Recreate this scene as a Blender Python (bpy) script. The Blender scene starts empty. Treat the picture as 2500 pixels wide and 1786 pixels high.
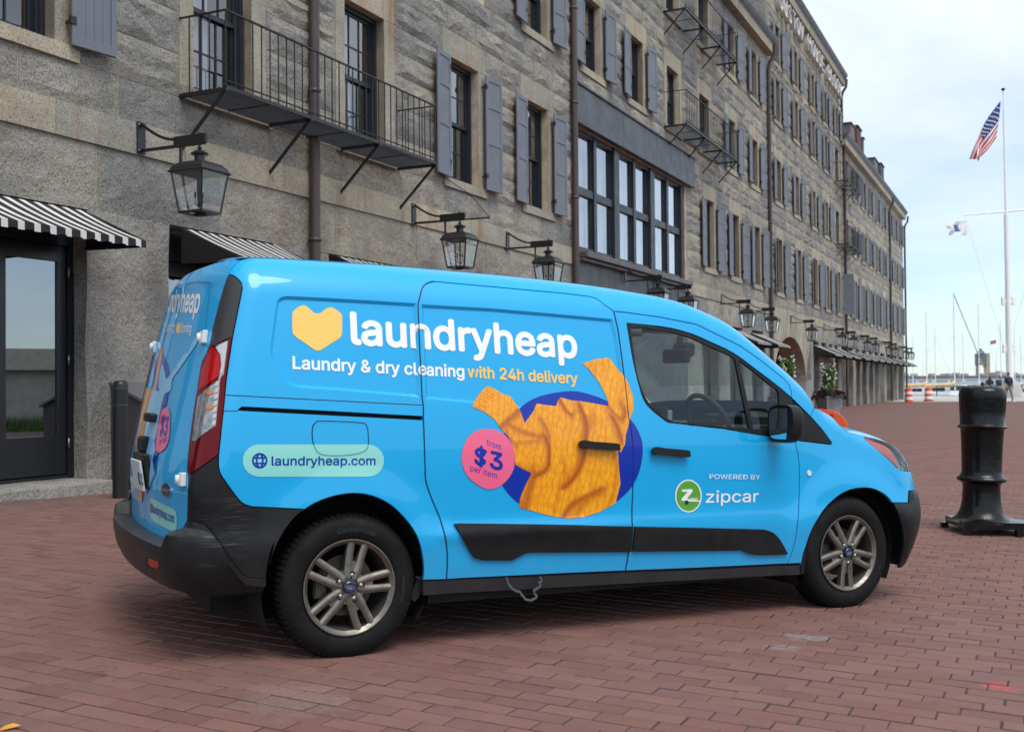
import bpy, bmesh, math, random
import numpy as np
from mathutils import Vector, Matrix
from mathutils.geometry import delaunay_2d_cdt
random.seed(7); rng = np.random.default_rng(7)
S = bpy.context.scene
COL = S.collection
R = math.radians

# ---------------------------------------------------------------- camera
F = 2700.0; CX, CY = 1250.0, 893.0          # photograph is 2500 x 1786
ROLL = R(0.5); PITCH = math.atan((941 - 893) / F); CAMZ = 1.25
_fw = np.array([0, math.cos(PITCH), math.sin(PITCH)]); _up = np.array([0, -math.sin(PITCH), math.cos(PITCH)])
_rt = np.array([1., 0, 0]); _c, _s = math.cos(ROLL), math.sin(ROLL)
CR = _c * _rt - _s * _up; CU = _s * _rt + _c * _up
CO = np.array([0, 0, CAMZ])
cam_d = bpy.data.cameras.new('camera'); cam = bpy.data.objects.new('camera', cam_d); COL.objects.link(cam)
cam_d.sensor_width = 36; cam_d.sensor_fit = 'HORIZONTAL'; cam_d.lens = 36 * F / 2500
cam_d.clip_start = 0.05; cam_d.clip_end = 20000
cam_d.dof.use_dof = True; cam_d.dof.focus_distance = 6.2; cam_d.dof.aperture_fstop = 5.6
m = Matrix(((CR[0], CU[0], -_fw[0]), (CR[1], CU[1], -_fw[1]), (CR[2], CU[2], -_fw[2]))).to_4x4()
m.translation = Vector(CO); cam.matrix_world = m
S.camera = cam
def ray(x, y): return _fw + CR * (x - CX) / F - CU * (y - CY) / F
def proj(P):
    P = np.asarray(P, float) - CO; z = P @ _fw
    return np.stack([CX + F * (P @ CR) / z, CY - F * (P @ CU) / z], -1)

# ---------------------------------------------------------------- sky, sun, exposure
SUN_EL, SUN_AZ = R(60), R(150)               # azimuth measured from +Y (view) clockwise
W = bpy.data.worlds.new('World'); S.world = W; W.use_nodes = True
nt = W.node_tree; N = nt.nodes; L = nt.links; N.clear()
out = N.new('ShaderNodeOutputWorld'); bg = N.new('ShaderNodeBackground')
sky = N.new('ShaderNodeTexSky'); sky.sky_type = 'NISHITA'; sky.sun_disc = False
sky.sun_elevation = SUN_EL; sky.sun_rotation = SUN_AZ; sky.air_density = 1.0; sky.dust_density = 0.25; sky.ozone_density = 3.0
tc = N.new('ShaderNodeTexCoord'); sep = N.new('ShaderNodeSeparateXYZ'); L.new(tc.outputs['Generated'], sep.inputs[0])
def _m(op, a, b=None, clamp=False):
    n = N.new('ShaderNodeMath'); n.operation = op; n.use_clamp = clamp
    for i, v in enumerate((a, b)):
        if v is None: continue
        if isinstance(v, (int, float)): n.inputs[i].default_value = v
        else: L.new(v, n.inputs[i])
    return n.outputs[0]
zz = _m('MAXIMUM', sep.outputs[2], 0.0); den = _m('ADD', zz, 0.10)
cmb = N.new('ShaderNodeCombineXYZ'); L.new(_m('DIVIDE', sep.outputs[0], den), cmb.inputs[0]); L.new(_m('DIVIDE', sep.outputs[1], den), cmb.inputs[1])
nz = N.new('ShaderNodeTexNoise'); nz.inputs['Scale'].default_value = 0.55; nz.inputs['Detail'].default_value = 8; nz.inputs['Roughness'].default_value = 0.56
nz.inputs['Distortion'].default_value = 0.4
L.new(cmb.outputs[0], nz.inputs['Vector'])
rmp = N.new('ShaderNodeValToRGB'); rmp.color_ramp.elements[0].position = 0.33; rmp.color_ramp.elements[1].position = 0.60
L.new(nz.outputs['Fac'], rmp.inputs[0])
# an even deck of thin cloud that thins out towards the horizon all round
cov = _m('MULTIPLY', _m('ADD', _m('MULTIPLY', rmp.outputs[0], 0.50), 0.48), _m('ADD', _m('MULTIPLY', zz, 2.8, True), 0.26, True), True)
nz2 = N.new('ShaderNodeTexNoise'); nz2.inputs['Scale'].default_value = 1.6; nz2.inputs['Detail'].default_value = 6
L.new(cmb.outputs[0], nz2.inputs['Vector'])
cr2 = N.new('ShaderNodeValToRGB'); cr2.color_ramp.elements[0].position = 0.3; cr2.color_ramp.elements[1].position = 0.72
cr2.color_ramp.elements[0].color = (6.3, 6.85, 7.4, 1); cr2.color_ramp.elements[1].color = (7.5, 7.75, 8.0, 1)
L.new(nz2.outputs['Fac'], cr2.inputs[0])
mix = N.new('ShaderNodeMixRGB'); L.new(cov, mix.inputs[0]); tn = N.new('ShaderNodeMixRGB'); tn.blend_type = 'MULTIPLY'; tn.inputs[0].default_value = 1; L.new(sky.outputs[0], tn.inputs[1]); tn.inputs[2].default_value = (.76, .91, 1.05, 1); L.new(tn.outputs[0], mix.inputs[1]); L.new(cr2.outputs[0], mix.inputs[2])
L.new(mix.outputs[0], bg.inputs[0]); bg.inputs[1].default_value = 0.10
L.new(bg.outputs[0], out.inputs[0])
sun_d = bpy.data.lights.new('sun', 'SUN'); sun = bpy.data.objects.new('sun', sun_d); COL.objects.link(sun)
sun_d.energy = 1.5; sun_d.angle = R(32); sun_d.color = (1.0, 0.96, 0.9)
sd = Vector((math.sin(SUN_AZ) * math.cos(SUN_EL), math.cos(SUN_AZ) * math.cos(SUN_EL), math.sin(SUN_EL)))
sun.rotation_euler = sd.to_track_quat('Z', 'Y').to_euler(); sun.location = (0, -20, 40)
S.view_settings.view_transform = 'Standard'; S.view_settings.look = 'None'; S.view_settings.gamma = 1; S.view_settings.exposure = 0.70
S.render.engine = 'CYCLES'; S.render.resolution_x = 1024; S.render.resolution_y = 731
S.cycles.max_bounces = 8; S.cycles.transparent_max_bounces = 16; S.cycles.caustics_reflective = False; S.cycles.caustics_refractive = False

# ---------------------------------------------------------------- materials
class NT:
    """small node helper"""
    def __init__(s, mat): s.t = mat.node_tree; s.n = s.t.nodes; s.l = s.t.links; s.b = s.n['Principled BSDF']
    def node(s, typ, **kw):
        n = s.n.new('ShaderNode' + typ)
        for k, v in kw.items():
            if k.startswith('i_'):
                key = k[2:].replace('_', ' ')
                n.inputs[int(key) if key.isdigit() else key].default_value = v
            else: setattr(n, k, v)
        return n
    def link(s, a, b): s.l.new(a, b)
    def coord(s, kind='Object', scale=(1, 1, 1), rot=(0, 0, 0)):
        if kind == 'World': o = s.node('NewGeometry').outputs['Position']
        else: o = s.node('TexCoord').outputs[kind]
        mp = s.node('Mapping'); mp.inputs['Scale'].default_value = scale; mp.inputs['Rotation'].default_value = rot
        s.link(o, mp.inputs[0]); return mp.outputs[0]
    def noise(s, vec, scale, detail=4, rough=0.55, dist=0):
        n = s.node('TexNoise', i_Scale=scale, i_Detail=detail, i_Roughness=rough, i_Distortion=dist); s.link(vec, n.inputs['Vector']); return n.outputs['Fac']
    def ramp(s, fac, *st):
        r = s.node('ValToRGB'); e = r.color_ramp.elements
        while len(e) < len(st): e.new(0.5)
        for i, (p, c) in enumerate(st): e[i].position = p; e[i].color = (*c, 1) if len(c) == 3 else c
        s.link(fac, r.inputs[0]); return r.outputs[0]
    def mix(s, fac, a, b, mode='MIX'):
        n = s.node('MixRGB', blend_type=mode)
        for i, v in enumerate((fac, a, b)):
            if isinstance(v, (int, float)): n.inputs[i].default_value = v
            elif isinstance(v, tuple): n.inputs[i].default_value = (*v, 1) if len(v) == 3 else v
            else: s.link(v, n.inputs[i])
        return n.outputs[0]
    def math(s, op, a, b=0.0, clamp=False):
        n = s.node('Math', operation=op, use_clamp=clamp)
        for i, v in enumerate((a, b)):
            if isinstance(v, (int, float)): n.inputs[i].default_value = v
            else: s.link(v, n.inputs[i])
        return n.outputs[0]
    def bump(s, h, strength=0.3, dist=0.01, prev=None):
        b = s.node('Bump', i_Strength=strength, i_Distance=dist); s.link(h, b.inputs['Height'])
        if prev is not None: s.link(prev, b.inputs['Normal'])
        s.link(b.outputs[0], s.b.inputs['Normal']); return b.outputs[0]
MATS = {}
def mat(name, col=(.5, .5, .5), rough=0.6, metal=0.0, spec=0.5, coat=0.0, var=0.0, vscale=6.0, bump=0.0, bscale=60.0, emit=None):
    if name in MATS: return MATS[name]
    m = bpy.data.materials.new(name); m.use_nodes = True; t = NT(m); b = t.b; MATS[name] = m
    b.inputs['Base Color'].default_value = (*col, 1); b.inputs['Roughness'].default_value = rough; b.inputs['Metallic'].default_value = metal
    b.inputs['Specular IOR Level'].default_value = spec; b.inputs['Coat Weight'].default_value = coat; b.inputs['Coat Roughness'].default_value = 0.03
    if var:
        v = t.coord('Object'); f = t.noise(v, vscale, 5)
        lo = tuple(c * (1 - var) for c in col); hi = tuple(min(1, c * (1 + var)) for c in col)
        t.link(t.ramp(f, (0.3, lo), (0.7, hi)), b.inputs['Base Color'])
        t.link(t.ramp(t.noise(v, vscale * 1.7, 4), (0.3, (rough * .8,) * 3), (0.7, (min(1, rough * 1.2),) * 3)), b.inputs['Roughness'])
    if bump:
        t.bump(t.noise(t.coord('Object'), bscale, 4), bump, 0.004)
    if emit: b.inputs['Emission Color'].default_value = (*emit[:3], 1); b.inputs['Emission Strength'].default_value = emit[3]
    return m
def glass_mat(name, tint=(.9, .93, .92), trans=0.9, rough=0.01, ior=1.5, boost=1.0):
    """thin pane: part clear, part mirror by angle"""
    if name in MATS: return MATS[name]
    m = bpy.data.materials.new(name); m.use_nodes = True; t = NT(m); MATS[name] = m
    o = t.n['Material Output']; tr = t.node('BsdfTransparent'); tr.inputs[0].default_value = (*[c * trans for c in tint], 1)
    gl = t.node('BsdfGlossy'); gl.inputs['Roughness'].default_value = rough; gl.inputs[0].default_value = (.97, .98, 1, 1)
    fr = t.node('LayerWeight', i_Blend=.5); r0 = ((ior - 1) / (ior + 1)) ** 2; f = t.math('MULTIPLY', t.math('ADD', t.math('MULTIPLY', t.math('POWER', fr.outputs['Facing'], 5.0), 1 - r0), r0), boost, True)
    mx = t.node('MixShader'); t.link(f, mx.inputs[0]); t.link(tr.outputs[0], mx.inputs[1]); t.link(gl.outputs[0], mx.inputs[2])
    t.link(mx.outputs[0], o.inputs[0]); return m

# ---------------------------------------------------------------- objects
def obj(name, data=None, parent=None, loc=None, rot=None, label=None, cat=None, group=None, kind=None):
    o = bpy.data.objects.new(name, data); COL.objects.link(o)
    if parent is not None: o.parent = parent
    if loc is not None: o.location = loc
    if rot is not None: o.rotation_euler = rot
    tag(o, label, cat, group, kind); return o
def tag(o, label=None, cat=None, group=None, kind=None):
    if label: o['label'] = label
    if cat: o['category'] = cat
    if group: o['group'] = group
    if kind: o['kind'] = kind
    return o
class MB:
    """collects faces of one mesh"""
    def __init__(s): s.v = []; s.f = []; s.mi = []; s.sm = []
    def add(s, vs, fs, mi=0, smooth=False):
        o = len(s.v); s.v += [tuple(map(float, v)) for v in vs]; s.f += [tuple(i + o for i in f) for f in fs]; s.mi += [mi] * len(fs); s.sm += [smooth] * len(fs); return s
    def box(s, a, b, mi=0):
        x0, y0, z0 = a; x1, y1, z1 = b
        return s.add([(x0, y0, z0), (x1, y0, z0), (x1, y1, z0), (x0, y1, z0), (x0, y0, z1), (x1, y0, z1), (x1, y1, z1), (x0, y1, z1)],
                     [(0, 3, 2, 1), (4, 5, 6, 7), (0, 1, 5, 4), (1, 2, 6, 5), (2, 3, 7, 6), (3, 0, 4, 7)], mi)
    def bbox(s, a, b, c=0.005, mi=0):
        """chamfered box"""
        cx, cy, cz = [(a[i] + b[i]) / 2 for i in range(3)]; h = [abs(b[i] - a[i]) / 2 for i in range(3)]; c = min(c, *[x * .45 for x in h])
        vs = []
        for sx in (-1, 1):
            for sy in (-1, 1):
                for sz in (-1, 1):
                    vs += [(cx + sx * (h[0] - c), cy + sy * (h[1] - c), cz + sz * h[2]), (cx + sx * (h[0] - c), cy + sy * h[1], cz + sz * (h[2] - c)), (cx + sx * h[0], cy + sy * (h[1] - c), cz + sz * (h[2] - c))]
        bm = bmesh.new(); [bm.verts.new(v) for v in vs]; bmesh.ops.convex_hull(bm, input=bm.verts); bmesh.ops.dissolve_limit(bm, angle_limit=0.01, verts=bm.verts, edges=bm.edges)
        bm.verts.index_update(); s.add([v.co[:] for v in bm.verts], [tuple(v.index for v in f.verts) for f in bm.faces], mi); bm.free(); return s
    def bar(s, a, b, w=.02, h=None, up=(0, 0, 1), mi=0):
        a = Vector(a); b = Vector(b); h = w if h is None else h; d = (b - a)
        if d.length < 1e-6: return s
        d.normalize(); x = d.cross(Vector(up))
        if x.length < 1e-4: x = d.cross(Vector((0, 1, 0)))
        x.normalize(); y = x.cross(d).normalized(); x *= w / 2; y *= h / 2
        vs = [a - x - y, a + x - y, a + x + y, a - x + y, b - x - y, b + x - y, b + x + y, b - x + y]
        return s.add([v[:] for v in vs], [(0, 3, 2, 1), (4, 5, 6, 7), (0, 1, 5, 4), (1, 2, 6, 5), (2, 3, 7, 6), (3, 0, 4, 7)], mi)
    def tube(s, pts, r, n=8, mi=0, cap=True, smooth=True):
        pts = [Vector(p) for p in pts]; rs = r if isinstance(r, (list, tuple)) else [r] * len(pts); vs = []; fs = []; px = None
        for i, p in enumerate(pts):
            d = (pts[min(i + 1, len(pts) - 1)] - pts[max(i - 1, 0)]).normalized()
            if px is None: px = d.orthogonal().normalized()
            px = (px - d * px.dot(d)).normalized(); py = d.cross(px)
            vs += [(p + (px * math.cos(2 * math.pi * k / n) + py * math.sin(2 * math.pi * k / n)) * rs[i])[:] for k in range(n)]
        for i in range(len(pts) - 1):
            fs += [(i * n + k, i * n + (k + 1) % n, (i + 1) * n + (k + 1) % n, (i + 1) * n + k) for k in range(n)]
        s.add(vs, fs, mi, smooth)
        if cap:
            o = len(s.v) - len(vs); s.f += [tuple(o + k for k in range(n))[::-1], tuple(o + (len(pts) - 1) * n + k for k in range(n))]; s.mi += [mi] * 2; s.sm += [False] * 2
        return s
    def lathe(s, prof, n=24, c=(0, 0, 0), mi=0, smooth=True):
        """prof: (r,z) list, around Z"""
        vs = []; fs = []
        for r, z in prof: vs += [(c[0] + r * math.cos(2 * math.pi * k / n), c[1] + r * math.sin(2 * math.pi * k / n), c[2] + z) for k in range(n)]
        for i in range(len(prof) - 1): fs += [(i * n + k, i * n + (k + 1) % n, (i + 1) * n + (k + 1) % n, (i + 1) * n + k) for k in range(n)]
        return s.add(vs, fs, mi, smooth)
    def prism(s, poly, d, mi=0, axis='y', a=0.0):
        """poly of (x,z) extruded along y from a to a+d"""
        n = len(poly); vs = [(x, a, z) for x, z in poly] + [(x, a + d, z) for x, z in poly]
        fs = [tuple(range(n)), tuple(range(2 * n - 1, n - 1, -1))] + [(i, i + n, (i + 1) % n + n, (i + 1) % n) for i in range(n)]
        return s.add(vs, fs, mi)
    def mesh(s, name, mats, sharp=None):
        me = bpy.data.meshes.new(name); me.from_pydata(s.v, [], s.f)
        for mm in (mats if isinstance(mats, (list, tuple)) else [mats]): me.materials.append(mm)
        me.polygons.foreach_set('material_index', s.mi); me.polygons.foreach_set('use_smooth', s.sm)
        me.validate(); me.update()
        bm = bmesh.new(); bm.from_mesh(me); bmesh.ops.recalc_face_normals(bm, faces=bm.faces); bm.to_mesh(me); bm.free()
        if sharp: me.set_sharp_from_angle(angle=R(sharp))
        return me
    def build(s, name, mats, parent=None, sharp=40, **kw): return obj(name, s.mesh(name, mats, sharp), parent, **kw)
def copy_tree(o, parent=None, loc=None, rot=None):
    c = o.copy(); COL.objects.link(c)
    if parent is not None: c.parent = parent
    if loc is not None: c.location = loc
    if rot is not None: c.rotation_euler = rot
    for ch in list(o.children):
        d = ch.copy(); COL.objects.link(d); d.parent = c
        for g in list(ch.children):
            e = g.copy(); COL.objects.link(e); e.parent = d
    return c
def smooth(e0, e1, x):
    t = np.clip((x - e0) / (e1 - e0), 0, 1); return t * t * (3 - 2 * t)

# ================================================================ ground
def G(x, y):
    """height of the paving: it falls to the right round the van and slightly along the wharf"""
    x = np.asarray(x, float); y = np.asarray(y, float)
    w = 1 - smooth(8, 15, y); w = w * smooth(-6, -1, y)
    o = (x + 5.082) * .9042 - (y - 13.4156) * .4270          # distance out from the facade
    return -0.0015 - 0.0305 * np.clip(x, -6, 6) * w - (0.0033 - .0021 * smooth(1, 11, o)) * np.clip(y - 14, 0, 90)
BANG = R(26.0)                                   # paving courses follow the facade
bu = np.array([math.cos(BANG), -math.sin(BANG)]); bv = np.array([math.sin(BANG), math.cos(BANG)])   # along a brick, across the courses
def brick_mat(name, far=False):
    m = bpy.data.materials.new(name); m.use_nodes = True; t = NT(m); b = t.b
    P = t.coord('World')
    big = t.noise(P, 0.55, 5, 0.6); mid = t.noise(P, 5.0, 6, 0.6); fine = t.noise(P, 150, 3)
    base = t.ramp(mid, (0.25, (.128, .056, .045)), (0.55, (.175, .082, .066)), (0.8, (.225, .112, .090)))
    if not far:
        oi = t.node('ObjectInfo'); at = t.node('Attribute', attribute_name='bcol', attribute_type='GEOMETRY')
        rnd = t.math('ADD', oi.outputs['Random'], at.outputs['Fac'])
        base = t.mix(0.55, base, t.ramp(t.math('FRACT', rnd), (0.0, (.120, .052, .044)), (0.3, (.185, .084, .066)), (0.6, (.215, .108, .086)), (0.85, (.165, .082, .074)), (1.0, (.140, .075, .070))))
    base = t.mix(t.ramp(big, (0.4, (0, 0, 0)), (0.75, (.35, .35, .35))), base, (.165, .118, .105))
    base = t.mix(t.ramp(fine, (0.45, (0, 0, 0)), (0.9, (.4, .4, .4))), base, (.27, .17, .14))
    # spilled drops, worn patches and grit
    sp = t.noise(P, 7.0, 3, 0.5, 0.3); spm = t.ramp(sp, (0.64, (0, 0, 0)), (0.67, (1, 1, 1)))
    zone = t.ramp(t.noise(P, 0.8, 2), (0.5, (0, 0, 0)), (0.62, (1, 1, 1)))
    base = t.mix(t.math('MULTIPLY', t.math('MULTIPLY', spm, zone), 0.55), base, (.105, .058, .056))
    gr = t.math('MULTIPLY', t.ramp(t.noise(P, 2.1, 5, 0.7), (0.68, (0, 0, 0)), (0.74, (1, 1, 1))), t.ramp(t.noise(P, 80, 3, 0.6), (0.47, (0, 0, 0)), (0.56, (1, 1, 1))))
    base = t.mix(t.math('MULTIPLY', gr, 0.6), base, (.30, .29, .275))
    # dark soot by the door step, lower left
    sx = t.node('SeparateXYZ'); t.link(P, sx.inputs[0])
    dx = t.math('ADD', sx.outputs[0], 6.6); dy = t.math('ADD', sx.outputs[1], -11.4)
    dd = t.math('MULTIPLY', t.math('SQRT', t.math('ADD', t.math('MULTIPLY', dx, dx), t.math('MULTIPLY', t.math('MULTIPLY', dy, dy), 2.2))), 0.25)
    soot = t.ramp(t.math('ADD', dd, t.math('MULTIPLY', t.math('SUBTRACT', mid, .5), 0.5)), (0.8 / 4, (1, 1, 1)), (2.6 / 4, (0, 0, 0)))
    # ramp positions are 0..1, so scale distance
    base = t.mix(t.math('MULTIPLY', soot, 0.75), base, (.085, .08, .075))
    # red marking paint and a scraped grey patch
    for cx_, cy_, ra, col_, str_ in ((2.10, 4.80, .085, (.55, .06, .07), .6), (1.50, 5.68, .14, (.26, .26, .25), .73), (1.32, 5.44, .10, (.24, .25, .24), .73), (-.85, 4.38, .26, (.25, .22, .20), .30)):
        ax_ = t.math('ADD', sx.outputs[0], -cx_); ay_ = t.math('ADD', sx.outputs[1], -cy_); dq = t.math('SQRT', t.math('ADD', t.math('MULTIPLY', ax_, ax_), t.math('MULTIPLY', t.math('MULTIPLY', ay_, ay_), 3.0 if str_ > .72 and col_[0] < .4 else 1.0)))
        mk = t.ramp(t.math('DIVIDE', t.math('ADD', dq, t.math('MULTIPLY', t.math('SUBTRACT', t.noise(P, 16, 4, .65), .5), ra * 2.2)), ra * 2), (.30, (1, 1, 1)), (.55, (0, 0, 0)))
        base = t.mix(t.math('MULTIPLY', t.math('MULTIPLY', mk, t.ramp(t.noise(P, 70, 3, .6), (.38, (.15,) * 3), (.6, (1, 1, 1)))), str_), base, col_)
    if far:
        V = t.coord('World', rot=(0, 0, BANG)); br = t.node('TexBrick', offset=0.333, i_Scale=1.0, i_Mortar_Size=0.008, i_Brick_Width=0.232, i_Row_Height=0.114)
        t.link(V, br.inputs['Vector']); base = t.mix(t.math('MULTIPLY', br.outputs['Fac'], 0.8), base, (.07, .05, .045))
        b2 = t.math('MULTIPLY', br.outputs['Fac'], -1)
        t.bump(b2, 0.4, 0.01)
    else: t.bump(fine, 0.35, 0.002, t.bump(mid, 0.25, 0.006))
    t.link(base, b.inputs['Base Color']); t.link(t.ramp(mid, (0.3, (.72,) * 3), (0.7, (.9,) * 3)), b.inputs['Roughness'])
    b.inputs['Specular IOR Level'].default_value = 0.35
    return m
M_brick = brick_mat('red_paver'); M_brickfar = brick_mat('red_paving_far', True)
M_joint = mat('paving_joint', (.050, .036, .030), 0.95, var=.45, vscale=9)

def grid_sheet(name, xs, ys, zf, m, hole=None):
    b = MB(); X, Y = np.meshgrid(xs, ys); Z = zf(X, Y); nx, ny = len(xs), len(ys)
    fs = [(j * nx + i, j * nx + i + 1, (j + 1) * nx + i + 1, (j + 1) * nx + i) for j in range(ny - 1) for i in range(nx - 1)
          if not (hole and hole(xs[i], ys[j], xs[i + 1], ys[j + 1]))]
    b.add(np.stack([X, Y, Z], -1).reshape(-1, 3), fs, 0, True); me = b.mesh(name, m); return me
YB = 24.0                                        # pavers are built this far, printed beyond
xs = np.concatenate([[-400, -200, -90, -40], np.arange(-24, -11, 2), np.arange(-11, 17.01, .5), np.arange(18, 40.1, 2), [48, 60, 80, 120, 250, 500, 1000, 2500]])
ysn = np.concatenate([[-300, -100, -40, -20], np.arange(-12, 1, 2), np.arange(1, YB + .1, .5)])
ysf = np.concatenate([[YB - 1], np.arange(YB + 2, 83, 6), [84.0]])
paving = obj('paving', grid_sheet('paving', xs, ysn, lambda x, y: G(x, y) - .0048, M_joint), kind='structure')
obj('far_paving', grid_sheet('far_paving', xs, ysf, lambda x, y: G(x, y) - .004 - .02 * (y < YB), M_brickfar), kind='structure')
# --- one paver, three shapes
def paver(L0, W0, k):
    b = MB(); h = .06; c = .0035; j = lambda: random.uniform(-.0015, .0015); z = [j() for _ in range(4)]
    b.add([(-L0 / 2, -W0 / 2, -h), (L0 / 2, -W0 / 2, -h), (L0 / 2, W0 / 2, -h), (-L0 / 2, W0 / 2, -h),
           (-L0 / 2, -W0 / 2, -c), (L0 / 2, -W0 / 2, -c), (L0 / 2, W0 / 2, -c), (-L0 / 2, W0 / 2, -c),
           (-L0 / 2 + c, -W0 / 2 + c, z[0]), (L0 / 2 - c, -W0 / 2 + c, z[1]), (L0 / 2 - c, W0 / 2 - c, z[2]), (-L0 / 2 + c, W0 / 2 - c, z[3])],
          [(0, 1, 5, 4), (1, 2, 6, 5), (2, 3, 7, 6), (3, 0, 4, 7), (4, 5, 9, 8), (5, 6, 10, 9), (6, 7, 11, 10), (7, 4, 8, 11), (8, 9, 10, 11)])
    return b
BL, BW, GAP = 0.231, 0.113, 0.0105
protos = [paver(BL - .0070, BW - GAP, k) for k in range(4)]; pmesh = [p.mesh('paver', M_brick) for p in protos]
cells = []
for r in range(-40, int(32 / BW)):
    for q in range(-90, 150):
        u = (q + 0.333 * (r % 3)) * BL + random.uniform(-.003, .003); v = r * BW
        x, y = u * bu + v * bv
        if y < 2.4 or y > YB or x < -y * 0.50 - 0.6 or x > y * 0.60 + 1.6: continue
        if (x + 5.08) * .904 - (y - 13.41) * .427 < 0.05: continue       # inside the building
        cells.append((x, y, u, v))
near = []
for x, y, u, v in cells:
    z = float(G(x, y)); p = proj([x, y, z])
    if -60 < p[0] < 2560 and p[1] < 1830:
        vis = not (560 < p[0] < 2200 and 1390 < p[1] < 1500) and p[1] > 1240
        near.append((-(p[1]) if vis else 9e9, x, y, z))
    else: near.append((9e9, x, y, z))
near.sort(key=lambda a: a[0])
rest_v = []; rest_f = []; rest_c = []
nrmz = Vector((0.0305, 0, 1)).normalized()
def brick_tf(x, y, z, k):
    gx = float(G(x + .1, y) - G(x - .1, y)) / .2; gy = float(G(x, y + .1) - G(x, y - .1)) / .2
    ang = -BANG + random.gauss(0, .006); lift = random.gauss(0, .0010)
    X = Vector((math.cos(ang), math.sin(ang), 0)); X.z = gx * X.x + gy * X.y; Y = Vector((-math.sin(ang), math.cos(ang), 0)); Y.z = gx * Y.x + gy * Y.y
    Zv = X.cross(Y).normalized(); t = Matrix((X, Y, Zv)).transposed().to_4x4() @ Matrix.Rotation(random.gauss(0, .006), 4, 'X') @ Matrix.Rotation(random.gauss(0, .004), 4, 'Y')
    t.translation = Vector((x, y, z + lift)); return t
for i, (key, x, y, z) in enumerate(near):
    k = random.randrange(4); t = brick_tf(x, y, z, k)
    if i < 300:
        o = obj('paver', pmesh[k], paving); o.matrix_world = t
    else:
        a = np.array(t); V = np.array(protos[k].v) @ a[:3, :3].T + a[:3, 3]; off = len(rest_v) * 12
        rest_v.append(V); rest_f += [tuple(q + off for q in f) for f in protos[k].f]; rest_c += [random.random()] * 12
me = bpy.data.meshes.new('pavers'); me.from_pydata(np.concatenate(rest_v), [], rest_f); me.materials.append(M_brick)
at = me.attributes.new('bcol', 'FLOAT', 'POINT'); at.data.foreach_set('value', rest_c); me.update()
obj('more_pavers', me, paving, kind='stuff')

# ================================================================ granite terrace
FANG = math.atan((2525 - 1250) / F)
FA = (-5.082, 13.4156); FROT = (0, 0, math.pi / 2 - FANG)
fd = np.array([math.sin(FANG), math.cos(FANG), 0]); fn = np.array([math.cos(FANG), -math.sin(FANG), 0])
def FW(s, o, h): return np.array([FA[0], FA[1], 0]) + fd * s + fn * o + np.array([0, 0, h])     # facade coords -> world
def gh(s, o=0):
    p = FW(s, o, 0); return float(G(p[0], p[1]))
def granite(name, lo, mid, hi, stain=0.5, tintvar=0.5, rough_bump=1.0):
    m = bpy.data.materials.new(name); m.use_nodes = True; t = NT(m); b = t.b; MATS[name] = m
    P = t.coord('World'); V = t.coord('World', scale=(1, 1, .16))
    big = t.noise(P, 1.3, 5, .6); sp = t.noise(P, 55, 3, .7); sp2 = t.noise(P, 120, 2, .6)
    c = t.ramp(big, (.28, lo), (.5, mid), (.74, hi))
    oi = t.node('ObjectInfo'); at = t.node('Attribute', attribute_name='bcol', attribute_type='GEOMETRY')
    rnd = t.math('FRACT', t.math('ADD', oi.outputs['Random'], at.outputs['Fac']))
    c = t.mix(tintvar, c, t.mix(1.0, c, t.ramp(rnd, (0, (.62, .63, .66)), (.3, (.9, .89, .86)), (.6, (1.14, 1.06, .92)), (.85, (1.30, 1.16, .94)), (1, (.8, .8, .82))), 'MULTIPLY'))
    c = t.mix(t.ramp(sp, (.38, (.85,) * 3), (.49, (0, 0, 0))), c, tuple(x * .25 for x in lo))
    c = t.mix(t.ramp(sp2, (.56, (0, 0, 0)), (.72, (.55,) * 3)), c, tuple(min(1, x * 1.6) for x in hi))
    st = t.math('MULTIPLY', t.ramp(t.noise(V, 2.6, 5, .6, .5), (.56, (0, 0, 0)), (.72, (1, 1, 1))), stain)
    c = t.mix(st, c, (.30, .165, .075))
    dk = t.ramp(t.noise(V, 1.1, 6, .65), (.52, (0, 0, 0)), (.78, (.45,) * 3)); c = t.mix(dk, c, tuple(x * .42 for x in lo))
    t.link(c, b.inputs['Base Color']); b.inputs['Roughness'].default_value = .88; b.inputs['Specular IOR Level'].default_value = .3
    n0 = t.bump(t.noise(P, 3.2, 4, .6, .6), .5 * rough_bump, .16); n1 = t.bump(t.noise(P, 13, 9, .72), .8 * rough_bump, .06, n0); t.bump(sp, .5, .010, n1)
    return m
M_gran = granite('granite_rockface', (.238, .235, .227), (.346, .339, .322), (.455, .440, .405), .32, .75)
M_dress = granite('granite_dressed', (.320, .300, .255), (.420, .390, .325), (.520, .475, .380), .70, .5, .25)
M_pier = granite('granite_pier', (.250, .245, .236), (.350, .342, .325), (.440, .424, .392), .15, .5, .9)
M_mort = mat('mortar', (.50, .41, .30), .95, var=.3, vscale=3, bump=.4, bscale=40)
M_navy = mat('window_paint', (.014, .017, .025), .42, var=.2, vscale=3)
M_shut = mat('shutter_paint', (.150, .166, .200), .55, var=.08, vscale=2)
M_iron = mat('black_iron', (.012, .012, .013), .45, var=.3, vscale=12, bump=.2, bscale=90)
M_bronze = mat('brown_pipe_paint', (.064, .043, .041), .42, var=.18, vscale=2)
M_curt = mat('curtain', (.60, .58, .66), .9, var=.1, vscale=2); M_dark = mat('dark_room', (.012, .012, .013), .8)
M_brownr = mat('inner_blind', (.10, .085, .05), .8)
M_pane = glass_mat('window_glass', (.80, .84, .88), .85, .012, 1.55, 3.3)
M_band = mat('dark_panel_paint', (.070, .075, .088), .5, var=.15, vscale=1.5)
M_slate = mat('roof_slate', (.075, .068, .075), .75, var=.3, vscale=3)
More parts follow.
